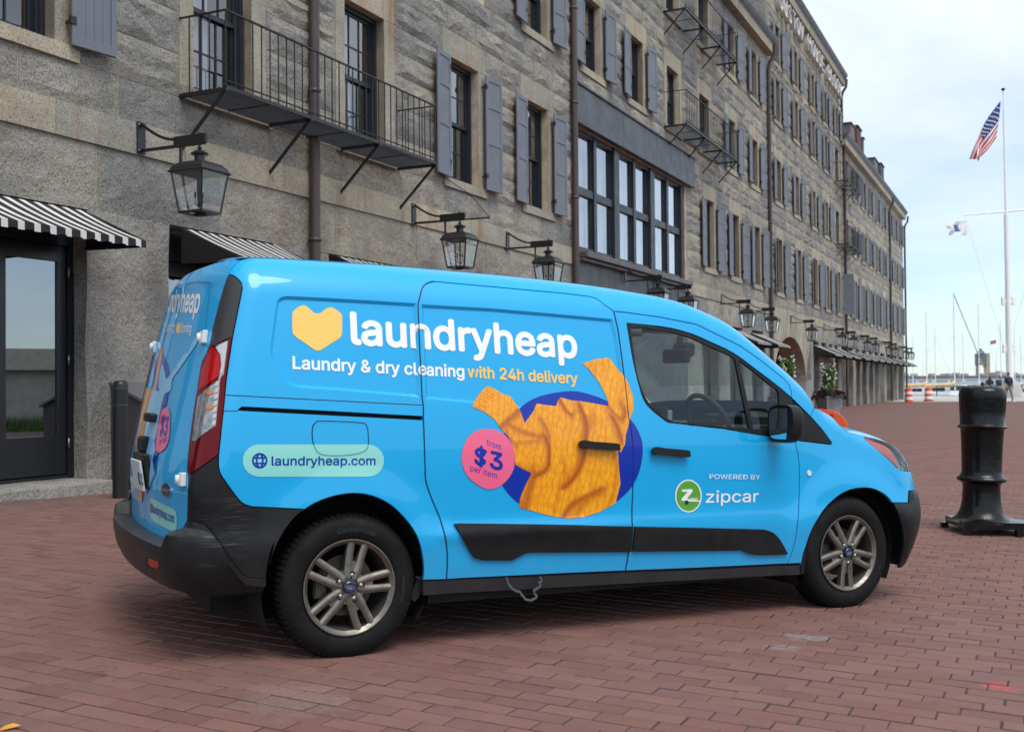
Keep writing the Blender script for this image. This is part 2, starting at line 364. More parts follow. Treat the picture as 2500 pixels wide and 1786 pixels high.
M_dorm = mat('dormer_lead', (.13, .11, .125), .6, var=.15, vscale=1)
M_zinc = mat('gutter_copper_brown', (.085, .068, .068), .45, var=.2, vscale=2)

def broot(name, label):
    return obj(name, None, None, (FA[0], FA[1], 0), FROT, label, 'building')
near_wing = broot('granite_building', 'near wing of the granite terrace, with a tall glazed bay and two brown downpipes')
mid_block = broot('granite_building', 'tall middle block of the granite terrace with stone lettering under its cornice')
far_wing = broot('granite_building', 'far wing of the granite terrace, ending at the harbour, with lead dormers on its roof')

def rock(b, s0, s1, h0, h1, amp, nx=None, nz=3, back=.07, front=0.0):
    """one block: dressed margin, rough raised face (local coords: y inward)"""
    nx = nx or max(2, min(6, int((s1 - s0) / .4 + 1))); vs = []; fs = []
    for j in range(nz + 1):
        for i in range(nx + 1):
            edge = i in (0, nx) or j in (0, nz)
            x = s0 + (s1 - s0) * i / nx; z = h0 + (h1 - h0) * j / nz
            if edge: o = front + (.007 if amp > .01 else .004)
            else:
                x += random.uniform(-.3, .3) * (s1 - s0) / nx; z += random.uniform(-.3, .3) * (h1 - h0) / nz; o = front + amp * random.uniform(.3, 1.0) + .006
            vs.append((x, -o, z))
    n = nx + 1
    for j in range(nz):
        for i in range(nx):
            a, c, d, e = j * n + i, j * n + i + 1, (j + 1) * n + i + 1, (j + 1) * n + i
            if random.random() < .5: fs += [(a, c, d), (a, d, e)]
            else: fs += [(a, c, e), (c, d, e)]
    k = len(vs)
    vs += [(s0, back, h0), (s1, back, h0), (s1, back, h1), (s0, back, h1)]
    fs += [tuple([k, k + 1] + list(range(nx, -1, -1))), tuple([k + 2, k + 3] + [nz * n + i for i in range(nx + 1)]),
           tuple([k + 3, k] + [j * n for j in range(nz + 1)]), tuple([k + 1, k + 2] + [j * n + nx for j in range(nz, -1, -1)])]
    b.add(vs, fs, 0, False)

# ---- openings (s of left edge) per storey and wing
WD = 1.25
ROWS = {1: (5.33, 7.74), 2: (9.40, 11.30), 3: (13.05, 14.97), 5: (15.66, 17.44)}
W1 = {'n': [-1.83, 1.78, 5.45, 9.10, 12.72, 27.73, 31.46, 35.10], 'm': [39.62, 44.2, 48.72, 52.4, 56.3], 'f': [59.75, 63.2, 66.95, 70.6, 74.5, 78.25, 82.65, 86.15, 90.1]}
W2 = {'n': [9.10, 12.74, 16.30, 19.87, 23.47, 27.2, 31.0, 34.85], 'm': [39.55, 43.86, 48.43, 52.3, 56.2], 'f': W1['f']}
W3 = {'n': [16.30, 19.87, 23.47, 27.2, 31.0, 34.85], 'm': W2['m'], 'f': W1['f']}
W5 = {'n': [], 'm': W2['m'], 'f': []}
ROOT = {'n': near_wing, 'm': mid_block, 'f': far_wing}; SPAN = {'n': (-9.5, 38.3), 'm': (38.3, 58.25), 'f': (58.25, 92.6)}
BAY = (15.85, 25.35, 3.3, 8.78)
C = [4.65, 5.16, 5.73, 6.30, 6.87, 7.30, 7.74, 8.27, 8.75, 9.22, 9.74, 10.26, 10.78, 11.30, 11.76, 12.3, 12.86, 13.36, 13.88, 14.4, 14.97, 15.5]
CM = C[:-1] + [15.28, 15.66, 16.2, 16.8, 17.44, 17.9]
def cuts(h0, h1, wing):
    r = []; m = (h0 + h1) / 2
    for row, tab in ((1, W1), (2, W2), (3, W3), (5, W5)):
        a, c = ROWS[row]
        for l in tab[wing]:
            if a - .02 < m < c: r.append((l - .27, l + WD + .33))
            elif c <= m < c + (.53 if row < 3 else .31) and row != 3 and row != 5: r.append((l - .27, l + WD + .35))
            elif a - .19 < m < a: r.append((l - .3, l + WD + .35))
    if wing == 'n' and h1 > 3.3 and h0 < 8.74: r.append((BAY[0] - .3, BAY[1] + .1) if m < 7.77 else (15.5, 26.1))
    return sorted(r)
stones = {'n': [], 'm': [], 'f': []}
for wing in 'nmf':
    s0, s1 = SPAN[wing]; cl = CM if wing == 'm' else C
    for h0, h1 in zip(cl[:-1], cl[1:]):
        s = s0; cc = cuts(h0, h1, wing) + [(s1, s1)]
        for a, b2 in cc:
            a = min(a, s1)
            if a - s > .12:
                n = max(1, round((a - s) / random.uniform(1.25, 2.1))); ed = [s + (a - s) * (k + (random.uniform(-.18, .18) if 0 < k < n else 0)) / n for k in range(n + 1)]
                for p, q in zip(ed[:-1], ed[1:]): stones[wing].append((p + .008, q - .008, h0 + .008, h1 - .008, .052 if h0 > 5.1 else .024))
            s = max(s, b2)
        # dressed-face lower wall: lintel course over the shops
    s = s0
    while s < s1:                                                      # belt course and the course under it
        if wing == 'n' and 15.3 < s < 25.5: s = 25.5; continue
        e = min(s1, s + random.uniform(1.7, 2.7))
        if wing == 'n' and s < 15.3 < e: e = 15.5
        if not (wing == 'm' and s < 48.2): stones[wing].append((s + .004, e - .004, 4.235, 4.645, -1))
        s = e
    s = s0
    while s < s1:
        if wing == 'n' and 15.3 < s < 25.5: s = 25.5; continue
        e = min(s1, s + random.uniform(1.9, 3.0))
        if wing == 'n' and s < 15.3 < e: e = 15.5
        if not (wing == 'm' and s < 48.2): stones[wing].append((s + .008, e - .008, 3.42, 4.225, .035))
        s = e
def pix_area(t):
    q = proj([FW(t[0], 0, t[2]), FW(t[1], 0, t[2]), FW(t[1], 0, t[3]), FW(t[0], 0, t[3])]); q = np.clip(q, (0, 0), (2500, 1786)); x, y = q[:, 0], q[:, 1]
    return abs(np.dot(x, np.roll(y, 1)) - np.dot(y, np.roll(x, 1))) / 2
for wing in 'nmf':
    st = sorted(stones[wing], key=pix_area, reverse=True); rb = MB(); rc = []; db = MB()
    for i, t in enumerate(st):
        belt = t[4] < 0
        if i < 300 and pix_area(t) > 25:
            b = MB(); rock(b, *t[:4], amp=.005 if belt else t[4], nz=2 if belt else 4, front=.035 if belt else 0)
            b.build('belt_stone' if belt else 'stone', M_dress if belt else M_gran, ROOT[wing], None)
        elif belt: rock(db, *t[:4], amp=.004, nz=1, nx=2, front=.035)
        elif SPAN[wing][0] - 1 < t[0]:
            n0 = len(rb.v); rock(rb, *t[:4], amp=t[4], nx=3, nz=2); rc += [random.random()] * (len(rb.v) - n0)
    if rb.v:
        o = rb.build('more_stones', M_gran, ROOT[wing], None, kind='stuff'); at = o.data.attributes.new('bcol', 'FLOAT', 'POINT'); at.data.foreach_set('value', rc)
    if db.v: db.build('more_belt_stones', M_dress, ROOT[wing], None, kind='stuff')
    # core of the wall, with holes left for the windows, in bands
    core = MB(); a, e = SPAN[wing]; top = 19.2 if wing == 'm' else 15.6
    hs = sorted(set([3.42, top] + [v for r0, tab in ((1, W1), (2, W2), (3, W3), (5, W5)) for v in ROWS[r0] if v < top] + [4.6, 7.77]))
    for h0, h1 in zip(hs[:-1], hs[1:]):
        m = (h0 + h1) / 2; op = []
        for row, tab in ((1, W1), (2, W2), (3, W3), (5, W5)):
            if ROWS[row][0] <= m <= ROWS[row][1]: op += [(l, l + WD) for l in tab[wing]]
        if wing == 'n' and m < 7.77: op.append((BAY[0], BAY[1]))
        if wing == 'm' and m < 4.6: op.append((38.3, 48.3))
        s = a
        for l, r in sorted(op) + [(e, e)]:
            if l > s: core.box((s, .002, h0), (l, .5, h1))
            s = max(s, r)
    core.build('mortar_core', M_mort, ROOT[wing], None)

# ---- windows
def win_proto(H, cols):
    b = MB(); d = .15
    b.box((0, d, 0), (.075, d + .14, H)); b.box((WD - .075, d, 0), (WD, d + .14, H)); b.box((.075, d, H - .08), (WD - .075, d + .14, H)); b.box((.075, d - .03, 0), (WD - .075, d + .14, .07))
    b.box((.075, d + .03, 0.07), (.11, d + .1, H - .08)); b.box((WD - .11, d + .03, 0.07), (WD - .075, d + .1, H - .08))
    w = b.build('window', M_navy, None, None)
    mid = H * .5
    for lo, hi, dy in ((.07, mid + .03, .10), (mid - .03, H - .08, .055)):
        c = MB(); y0, y1 = d + dy, d + dy + .04; x0, x1 = .112, WD - .112
        c.box((x0, y0, lo), (x0 + .05, y1, hi)); c.box((x1 - .05, y0, lo), (x1, y1, hi)); c.box((x0 + .05, y0, lo), (x1 - .05, y1, lo + .07)); c.box((x0 + .05, y0, hi - .05), (x1 - .05, y1, hi))
        for k in range(1, cols): x = x0 + .05 + (x1 - x0 - .1) * k / cols; c.box((x - .012, y0 + .004, lo + .07), (x + .012, y1 - .004, hi - .05))
        zc = (lo + hi) / 2; c.box((x0 + .05, y0 + .006, zc - .012), (x1 - .05, y1 - .006, zc + .012))
        c.build('sash', M_navy, w, None)
        for k in range(cols):
            for lo2, hi2 in ((lo + .07, zc), (zc, hi - .05)):
                xa = x0 + .05 + (x1 - x0 - .1) * k / cols; xb = x0 + .05 + (x1 - x0 - .1) * (k + 1) / cols; yy = y0 + .018
                tl = random.uniform(-.002, .002)
                MB().add([(xa + .008, yy, lo2 + .006), (xb - .008, yy + tl, lo2 + .006), (xb - .008, yy + tl, hi2 - .006), (xa + .008, yy, hi2 - .006)], [(0, 1, 2, 3)]).build('pane', M_pane, w, None)
    c = MB(); n = 14
    c.add([(.12 + .55 * i / n, d + .19 + .018 * math.sin(i * 2.1), z) for z in (.05, H - .06) for i in range(n + 1)], [(i, i + 1, n + 2 + i, n + 1 + i) for i in range(n)], 0, True)
    c.build('curtain', M_curt, w, None)
    MB().box((-.05, d + .16, -.05), (WD + .05, d + .9, H + .05)).build('room_dark', M_dark, w, None) if False else None
    b = MB(); b.add([(.0, d + .5, 0), (WD, d + .5, 0), (WD, d + .5, H), (0, d + .5, H), (0, d + .14, 0), (WD, d + .14, 0), (WD, d + .14, H), (0, d + .14, H)], [(0, 1, 2, 3), (4, 5, 1, 0), (5, 6, 2, 1), (6, 7, 3, 2), (7, 4, 0, 3)])
    b.build('room_lining', M_dark, w, None)
    return w
def shutter_mesh(H, sgn, panels):
    b = MB(); w = .63; t = .036; H -= .03
    def bx(x0, x1, y0, y1, z0, z1):
        x0, x1 = sorted((x0 * sgn, x1 * sgn)); b.bbox((x0, y0, z0), (x1, y1, z1), .004)
    bx(0, .075, 0, t, 0, H); bx(w - .075, w, 0, t, 0, H)
    zs = [0, .12] + ([H * .40, H * .40 + .07] if panels > 1 else []) + ([H * .72, H * .72 + .07] if panels > 2 else []) + [H - .10, H]
    for a, c in zip(zs[0::2], zs[1::2]): bx(.075, w - .075, 0, t, a, c)
    for k in range(4): x0 = .075 + (w - .15) * k / 4; bx(x0 + .002, x0 + (w - .15) / 4 - .002, .012, t - .002, .1, H - .09)
    bx(.02, w - .02, -.012, 0, -.0, .03)
    return b.mesh('shutter', M_shut)
def hang(root, l, h, H, lside=True, rside=True, al=None, ar=None, pan=2):
    for sgn, on in ((-1, lside), (1, rside)):
        if not on: continue
        key = (round(H, 2), sgn, pan)
        if key not in SH: SH[key] = shutter_mesh(H, sgn, pan)
        x = l - .13 if sgn < 0 else l + WD + .15
        ang = (al if al is not None else random.uniform(2, 6)) if sgn < 0 else (ar if ar is not None else random.uniform(4, 12))
        o = obj('shutter', SH[key], root, (x, -.13, h - .02), (0, 0, R(ang) * (1 if sgn < 0 else -1)))
        for z in (.25, H - .3): b = MB(); b.box((-.03, -.012, z), (.05 * sgn, .03, z + .09)); b.box((-.012, .0, z + .02), (.012, .14, z + .05)); b.build('hinge', M_iron, o, None)
SH = {}
sillm = {}
def dress(root, l, h0, h1, first):
    b = MB(); rock(b, l - .27, l + WD + .33, h0 - .185, h0 - .005, .004, 3, 1, .24, .055); b.build('sill', M_dress, root, None)
    if first != 3:
        b = MB(); e = .27 if first != 5 else .2; rock(b, l - e, l + WD + e + .06, h1 + .004, h1 + (.515 if first < 3 else .3), .006, 4, 2, .5, .012); b.build('lintel', M_dress, root, None)
    for x0, x1 in ((l - .265, l), (l + WD, l + WD + .325)):
        b = MB(); rock(b, x0, x1, h0, h1, .006, 1, 4, .36, .010); b.build('jamb', M_dress, root, None)
WP = {}
for row, tab in ((1, W1), (2, W2), (3, W3), (5, W5)):
    h0, h1 = ROWS[row]; H = h1 - h0; WP[row] = win_proto(H, 3 if row == 1 else 2); first = True
    for wing in 'nmf':
        for l in tab[wing]:
            q = proj(FW(l + .6, 0, h0)); vis = q[1] > -30
            if row == 2 and l == 9.10: continue
            if not vis: continue
            w = WP[row] if first else copy_tree(WP[row]); first = False
            w.parent = ROOT[wing]; w.location = (l, 0, h0)
            dress(ROOT[wing], l, h0, h1, row)
            bal = (row == 1 and l in (1.78, 5.45)) or (row > 1 and l in (23.47, 27.2)) or (row in (2, 3) and l in (56.2, 59.75))
            if not bal:
                edge = l > 50
                hang(ROOT[wing], l, h0, H, not (row == 1 and l == 39.62 and False), True, 12 if (row == 1 and l in (39.62, 48.72)) else None, 82 if (row == 1 and l == 56.3) else None, 3 if row == 1 else 2)
# ---- glazed bay in the near wing
b = MB(); b.bbox((15.52, -.16, 7.79), (26.05, .3, 8.74), .01); b.build('fascia_board', M_band, near_wing, None)
for x in (18.9, 21.9): MB().box((x, -.163, 7.80), (x + .012, -.155, 8.73)).build('fascia_joint', M_navy, near_wing, None)
b = MB(); b.bbox((15.5, -.20, 8.74), (26.07, .1, 8.80), .01); b.build('fascia_cap', M_navy, near_wing, None)
fr = MB(); x0, x1, z0, z1, yb = 15.85, 25.35, 4.62, 7.79, .10
for a, c, dep in ((x0, x0 + .1, .18), (18.72, 19.12, .26), (21.9, 22.3, .26), (x1 - .25, x1, .2)): fr.box((a, yb - .05, z0), (c, yb + dep, z1))
for l, r in ((x0 + .1, 18.72), (19.12, 21.9), (22.3, x1 - .25)):
    m = (l + r) / 2; fr.box((m - .1, yb - .02, z0), (m + .1, yb + .15, z1)); fr.box((l, yb, z1 - .12), (r, yb + .14, z1))
    for p, q in ((l, m - .1), (m + .1, r)):
        fr.box((p, yb, 6.12), (q, yb + .13, 6.32)); fr.box((p, yb, z0), (q, yb + .14, z0 + .16))
        fr.box((p, yb + .04, z0 + .16), (p + .06, yb + .1, z1 - .12)); fr.box((q - .09, yb + .04, z0 + .16), (q, yb + .1, z1 - .12))
bay = fr.build('bay_window', M_navy, near_wing, None)
for l, r in ((x0 + .1, 18.72), (19.12, 21.9), (22.3, x1 - .25)):
    m = (l + r) / 2
    for p, q in ((l, m - .1), (m + .1, r)):
        for a, c in ((z0 + .16, 6.12), (6.32, z1 - .12)):
            t = random.uniform(-.006, .006); MB().add([(p + .06, yb + .08, a), (q - .09, yb + .08 + t, a), (q - .09, yb + .08 + t, c), (p + .06, yb + .08, c)], [(0, 1, 2, 3)]).build('pane', M_pane, bay, None)
        MB().add([(p, yb + .3, z0), (q, yb + .3, z0), (q, yb + .3, z1), (p, yb + .3, z1)], [(0, 1, 2, 3)]).build('blind', M_curt if True else M_dark, bay, None)
b = MB(); b.prism([(15.9, 0), (25.4, 0), (25.4, 1), (15.9, 1)], .01) if False else None
b = MB(); b.bbox((15.9, -.24, 4.46), (25.4, .2, 4.62), .02); b.bbox((15.9, -.14, 4.38), (25.4, .2, 4.46), .01); b.build('bay_sill', M_zinc, near_wing, None)
b = MB(); b.box((15.75, .02, .2), (25.4, .3, 4.38)); b.bbox((16.1, -.01, .5), (25.2, .05, 3.75), .01); b.build('shopfront_panel', M_band, near_wing, None)
b = MB(); rock(b, 15.4, 15.75, -.2, 4.2, .01, 1, 6, .3, .0); b.build('brick_edge', mat('old_brick', (.22, .10, .07), .9, var=.4, vscale=14), near_wing, None)
# ---- cornices, gutters, roofs
def cornice(wing, zs, s0, s1, mats):
    soff = zs; st = MB(); n = max(1, int((s1 - s0) / 2.6))
    for k in range(n):
        a = s0 + (s1 - s0) * k / n; e = s0 + (s1 - s0) * (k + 1) / n; c = MB(); c.prism([(0, 0), (1, 0), (1, 1), (0, 1)], 1) if False else None
        c.add([(a + .003, .0, soff), (e - .003, .0, soff), (e - .003, -.30, soff + .03), (a + .003, -.30, soff + .03), (a + .003, -.32, soff + .36), (e - .003, -.32, soff + .36), (e - .003, .3, soff + .36), (a + .003, .3, soff + .36)],
              [(0, 3, 2, 1), (3, 4, 5, 2), (4, 7, 6, 5), (0, 7, 4, 3), (1, 2, 5, 6)]); c.build('cornice_stone', M_dress, ROOT[wing], None)
    g = MB(); prof = [(-.30, .36), (-.34, .44), (-.40, .50), (-.47, .62), (-.49, .70), (-.46, .70), (-.3, .6), (.2, .75)]
    g.add([(s, y, soff + z) for s in (s0, s1 + .12) for y, z in prof], [(i, i + 1, len(prof) + i + 1, len(prof) + i) for i in range(len(prof) - 1)] + [tuple(range(len(prof)))[::-1], tuple(range(len(prof), 2 * len(prof)))])
    g.build('gutter', M_zinc, ROOT[wing], None)
    r = MB(); r.add([(s0, -.2, soff + .62), (s1, -.2, soff + .62), (s1, 5, soff + 3.4), (s0, 5, soff + 3.4), (s1, 10, soff + .6), (s0, 10, soff + .6)], [(0, 1, 2, 3), (3, 2, 4, 5), (0, 3, 5), (1, 4, 2)]); r.build('roof', M_slate, ROOT[wing], None)
cornice('n', 15.5, -9.5, 38.28, None); cornice('m', 18.98, 38.3, 58.3, None); cornice('f', 15.5, 58.3, 92.62, None)
fz = MB(); n = 12
for k in range(12): a = 38.3 + 19.95 * k / 12; q = MB(); rock(q, a + .003, a + 19.95 / 12 - .003, 17.9, 19.0, .004, 2, 1, .3, .02); q.build('frieze_stone', M_dress, mid_block, None)
# return wall of the tall block and ends
for s, zlo, zhi, rt in ((38.3, 15.5, 19.3, mid_block), (58.25, 15.5, 19.3, mid_block), (92.6, -1, 15.6, far_wing)):
    b = MB(); b.box((s - .25 if s < 90 else s - .5, .03, zlo), (s + .25 if s < 90 else s, 10, zhi))
    b.build('return_wall', M_gran, rt, None)
b = MB(); b.box((-9.5, .74, -1), (38.6, .8, 15)); b.box((38.6, .74, 4.7), (47.6, .8, 19)); b.box((47.6, .74, -1), (92, .8, 15)); b.build('inner_wall', M_dark, near_wing, None)
def dormer(rt, s0, s1, z0, z1, y0=.55, m=None, name='dormer'):
    b = MB(); b.bbox((s0, y0, z0), (s1, y0 + 2.6, z1), .03); b.bbox((s0 - .08, y0 - .08, z1), (s1 + .08, y0 + 2.7, z1 + .08), .01); b.build(name, m or M_dorm, rt, None)
dormer(near_wing, 33.2, 35.4, 16.0, 18.6); dormer(near_wing, 27, 29.2, 16.0, 18.6)
M_chim = mat('chimney_brick', (.10, .055, .045), .9, var=.3, vscale=8)
for a, e, z, mm, nm in ((60.3, 61.6, 18.6, M_dorm, 'dormer'), (66.2, 68.0, 18.55, M_dorm, 'dormer'), (69.3, 71.2, 19.0, M_chim, 'chimney'), (72.0, 72.6, 18.7, M_dorm, 'dormer'), (78.2, 80.3, 18.4, M_dorm, 'dormer'), (82.2, 84.2, 18.7, M_slate, 'chimney')): dormer(far_wing, a, e, 15.8, z, .5, mm, nm)
for a, e in ((62.2, 66.0), (73.6, 78.0)):
    b = MB(); b.bar((a, .6, 17.45), (e, .6, 17.45), .05); b.bar((a, .6, 16.5), (e, .6, 16.5), .04)
    for k in range(int((e - a) / .14)): b.bar((a + k * .14, .6, 16.3), (a + k * .14, .6, 17.45), .025)
    b.build('roof_railing', M_iron, far_wing, None)
# ---- stone letters
M_let = mat('letter_stone', (.62, .61, .59), .8, var=.1, vscale=3)
try: FONT = bpy.data.fonts.load(bpy.utils.system_resource('DATAFILES') + '/fonts/Inter.woff2')      # the interface font that ships inside Blender
except Exception: FONT = None
def glyph(ch, size=1.0, extrude=.0, off=0.0, sx=1.0):
    cu = bpy.data.curves.new('t', 'FONT'); cu.body = ch
    if FONT: cu.font = FONT
    cu.size = size; cu.extrude = extrude; cu.offset = off; cu.resolution_u = 4
    o = bpy.data.objects.new('t', cu); COL.objects.link(o); dg = bpy.context.evaluated_depsgraph_get(); me = bpy.data.meshes.new_from_object(o.evaluated_get(dg))
    bpy.data.objects.remove(o); bpy.data.curves.remove(cu); return me
txt = 'CUSTOM HOUSE BLOCK'; x = 39.9; wid = (57.85 - 39.9) / len(txt)
for ch in txt:
    if ch != ' ':
        me = glyph(ch, 1.0, .11, .0); v = np.array([w.co[:] for w in me.vertices]); lo, hi = v.min(0), v.max(0)
        sxx = (wid * .74) / (hi[0] - lo[0]); szz = .86 / (hi[1] - lo[1])
        for w in me.vertices: c = w.co.copy(); w.co = ((c.x - lo[0]) * sxx, -c.z - .14, (c.y - lo[1]) * szz)
        me.flip_normals() if False else None
        me.materials.append(M_let); obj('letter', me, mid_block, (x, 0, 18.10))
    x += wid
# ---- rain pipes
def pipe(rt, s, top, bot, r=.075, elbow=0):
    b = MB(); pts = [(s, -.13, bot), (s, -.13, top - elbow * 1.1)]
    if elbow: pts += [(s + .02, -.18, top - .8), (s + .1, -.38, top - .45), (s + .12, -.42, top)]
    b.tube(pts, r, 10)
    o = b.build('downpipe', M_bronze, rt, 50)
    for z in np.arange(bot + 1.2, top - 1, 2.35): c = MB(); c.lathe([(r + .001, 0), (r + .018, .01), (r + .018, .05), (r + .001, .06)], 12, (s, -.13, z)); c.build('pipe_collar', M_bronze, o, None)
pipe(near_wing, 4.42, 15.5, gh(4.4), .085); pipe(near_wing, 15.38, 15.5, gh(15.4), .085); pipe(near_wing, 37.85, 15.9, gh(37.8), .085, 1)
pipe(mid_block, 58.2, 19.4, 15.9, .085, 1); pipe(far_wing, 58.95, 15.9, gh(59), .085, 0); pipe(far_wing, 82.1, 15.9, gh(82), .085, 1); pipe(far_wing, 93.2, 15.9, gh(93), .085, 1)
# ---- shopfront piers, doors
M_brk = mat('passage_brick', (.050, .026, .020), .9, var=.4, vscale=9)
def pier(rt, s0, s1, top, nz=6, amp=.03):
    b = MB(); z0 = gh((s0 + s1) / 2) - .15; vs = []; fs = []; nx = max(2, int((s1 - s0) / .28))
    ring = [(s0, .42)] + [(s0 - .0, .2), (s0, .0)] + [(s0 + (s1 - s0) * i / nx, 0) for i in range(1, nx)] + [(s1, 0), (s1, .2), (s1, .42)]
    for j in range(nz + 1):
        for (x, y) in ring: vs.append((x + random.uniform(-1, 1) * amp * .6, y - random.uniform(-.3, 1) * amp * (0 if y > .3 else 1), z0 + (top - z0) * j / nz + (random.uniform(-.05, .05) if 0 < j < nz else 0)))
    n = len(ring)
    for j in range(nz):
        for i in range(n - 1): fs.append((j * n + i, j * n + i + 1, (j + 1) * n + i + 1, (j + 1) * n + i))
    b.add(vs, fs, 0, False); return b.build('stone_pier', M_pier, rt, None)
cent = [l + WD / 2 for l in (-5.45, -1.83, 1.78, 5.45, 9.10, 12.72)]
edges = []
for c in cent: edges.append((c - 1.1, c + 1.1))
for (a0, a1), (b0, b1) in zip(edges[:-1], edges[1:]): pier(near_wing, a1, b0, 3.42, 7, .03)
pier(near_wing, 14.45, 15.4, 3.42)
far_c = [27.73, 31.46, 35.10]
for (a, e) in ((25.5, 27.3), (29.4, 31.0), (33.1, 34.6), (36.7, 38.6)): pier(near_wing, a, e, 3.42)
ps = [(47.6, 48.4), (50.0, 50.8), (52.2, 53.2), (54.6, 55.2), (56.4, 57.6), (59.3, 60.4), (62.2, 63.4), (65.2, 66.2), (68.2, 69.6), (71.6, 72.6), (74.6, 75.8), (78.2, 79.6), (82.6, 83.9), (86.6, 87.8), (91.3, 92.6)]
for i, (a, e) in enumerate(ps): pier(mid_block if e < 58.3 else far_wing, a, e, 3.42, 6, .035)
M_dglass = glass_mat('door_glass', (.55, .6, .62), .55, .006, 1.6, 7.0)
M_shopg = glass_mat('shop_glass', (.3, .33, .35), .5, .02, 1.45, .8)
def door(rt, l, r, z0, dep=.20, z1=3.42):
    b = MB(); w = r - l
    b.box((l, dep, z0), (l + .1, dep + .12, z1)); b.box((r - .1, dep, z0), (r, dep + .12, z1)); b.box((l + .1, dep, 2.98), (r - .1, dep + .12, z1)); b.box((l + .1, dep - .01, z0), (r - .1, dep + .12, z0 + .03))
    d = b.build('door', mat('door_paint', (.010, .012, .016), .3), rt, None)
    n = 2; ww = (r - l - .2) / n
    for k in range(n):
        x0 = l + .1 + ww * k + .004; x1 = x0 + ww - .008; c = MB()
        c.bbox((x0, dep + .02, z0 + .04), (x0 + .13, dep + .07, 2.97), .004); c.bbox((x1 - .13, dep + .02, z0 + .04), (x1, dep + .07, 2.97), .004)
        c.bbox((x0 + .13, dep + .02, z0 + .04), (x1 - .13, dep + .07, z0 + .50), .004); c.bbox((x0 + .13, dep + .02, 2.78), (x1 - .13, dep + .07, 2.97), .004)
        lf = c.build('door_leaf', MATS['door_paint'], d, None)
        MB().add([(x0 + .13, dep + .045, z0 + .5), (x1 - .13, dep + .045, z0 + .5), (x1 - .13, dep + .045, 2.78), (x0 + .13, dep + .045, 2.78)], [(0, 1, 2, 3)]).build('pane', M_dglass, d, None)
        if k == n - 1:
            for z in (z0 + .35, z0 + 1.35, z0 + 2.4): g = MB(); g.tube([(x1 + .008, dep - .012, z), (x1 + .008, dep - .012, z + .12)], .012, 8); g.build('hinge', mat('steel', (.35, .35, .36), .35, 1), d, None)
    MB().add([(l, dep + .6, z0), (r, dep + .6, z0), (r, dep + .6, z1), (l, dep + .6, z1)], [(0, 1, 2, 3)]).build('dark_inside', M_dark, d, None)
for i, (a, e) in enumerate(edges):
    door(near_wing, a, e, .20)
    if i < 2:
        b = MB(); zt = .19; z0 = gh((a + e) / 2, .3) - .2; vs = []; nx, ny = 9, 4
        for j in range(ny + 1):
            for i2 in range(nx + 1):
                x = a - .05 + (e - a + .2) * i2 / nx; y = .3 - .72 * j / ny
                if j == ny: y += random.uniform(-.02, .03)
                ed = 1 if (j == ny or i2 in (0, nx)) else 0
                vs.append((x, y, zt - .035 * ed + random.uniform(-.008, .008)))
        n = nx + 1; fs = [(j * n + i2, j * n + i2 + 1, (j + 1) * n + i2 + 1, (j + 1) * n + i2) for j in range(ny) for i2 in range(nx)]
        k = len(vs); rim = [(j * n) for j in range(ny + 1)] + [ny * n + i2 for i2 in range(1, nx + 1)] + [j * n + nx for j in range(ny - 1, -1, -1)]
        for q in rim: v = vs[q]; vs.append((v[0] + random.uniform(-.02, .02), v[1] - .02 + random.uniform(-.02, .02), z0))
        fs += [(rim[q], rim[q + 1], k + q + 1, k + q) for q in range(len(rim) - 1)]
        b.add(vs, fs); b.build('door_step', M_pier, near_wing, None)
for a, e in ((27.3, 29.4), (31.0, 33.1), (34.6, 36.7)): door(near_wing, a, e, gh(a) + .1, .3)
for (a, e), (a2, e2) in zip(ps[:-1], ps[1:]):
    b = MB(); rt = mid_block if e < 58 else far_wing; z0 = gh(e) + .02
    b.box((e, .38, z0), (a2, .5, 3.42)); b.box((e + .05, .33, z0), (e + .13, .38, 3.42)); b.box((a2 - .13, .33, z0), (a2 - .05, .38, 3.42)); b.box((e, .30, z0), (a2, .40, z0 + .25))
    b.build('shopfront', M_navy, rt, None)
    MB().add([(e + .13, .36, z0 + .3), (a2 - .13, .36, z0 + .3), (a2 - .13, .36, 3.3), (e + .13, .36, 3.3)], [(0, 1, 2, 3)]).build('pane', M_shopg, rt, None)
# ---- archway
ac, aw, spr, top = 42.5, 3.72, 1.35, 3.42
arc = [(ac - aw * math.cos(math.pi * k / 20), spr + (top - spr) * math.sin(math.pi * k / 20)) for k in range(21)]
for k in range(20):
    p, q = arc[k], arc[k + 1]; dx = lambda v: (ac + (v[0] - ac) * 1.0 + (v[0] - ac) * .0, 4.64)
    x0, x1 = 38.62 + (48.25 - 38.62) * k / 20, 38.62 + (48.25 - 38.62) * (k + 1) / 20
    e = .006; f = .018
    vs = [(p[0] + e, -f, p[1]), (q[0] - e, -f, q[1]), (x1 - e, -f, 4.64), (x0 + e, -f, 4.64), (p[0] + e, 1.1, p[1]), (q[0] - e, 1.1, q[1]), (x1 - e, .4, 4.64), (x0 + e, .4, 4.64)]
    MB().add(vs, [(0, 1, 2, 3), (4, 5, 1, 0), (5, 6, 2, 1), (7, 4, 0, 3), (6, 7, 3, 2)]).build('voussoir', M_dress, mid_block, None)
for sg in (0, 1):
    b = MB(); x0, x1 = ((38.62, ac - aw), (ac + aw, 47.6))[sg]; rock(b, x0, x1, -1.2, spr, .01, 2, 5, 1.1, .012); b.build('arch_jamb', M_pier, mid_block, None)
b = MB(); b.box((ac + aw - .02, .0, -1), (47.6, 1.1, spr)); b.build('arch_reveal', M_pier, mid_block, None)
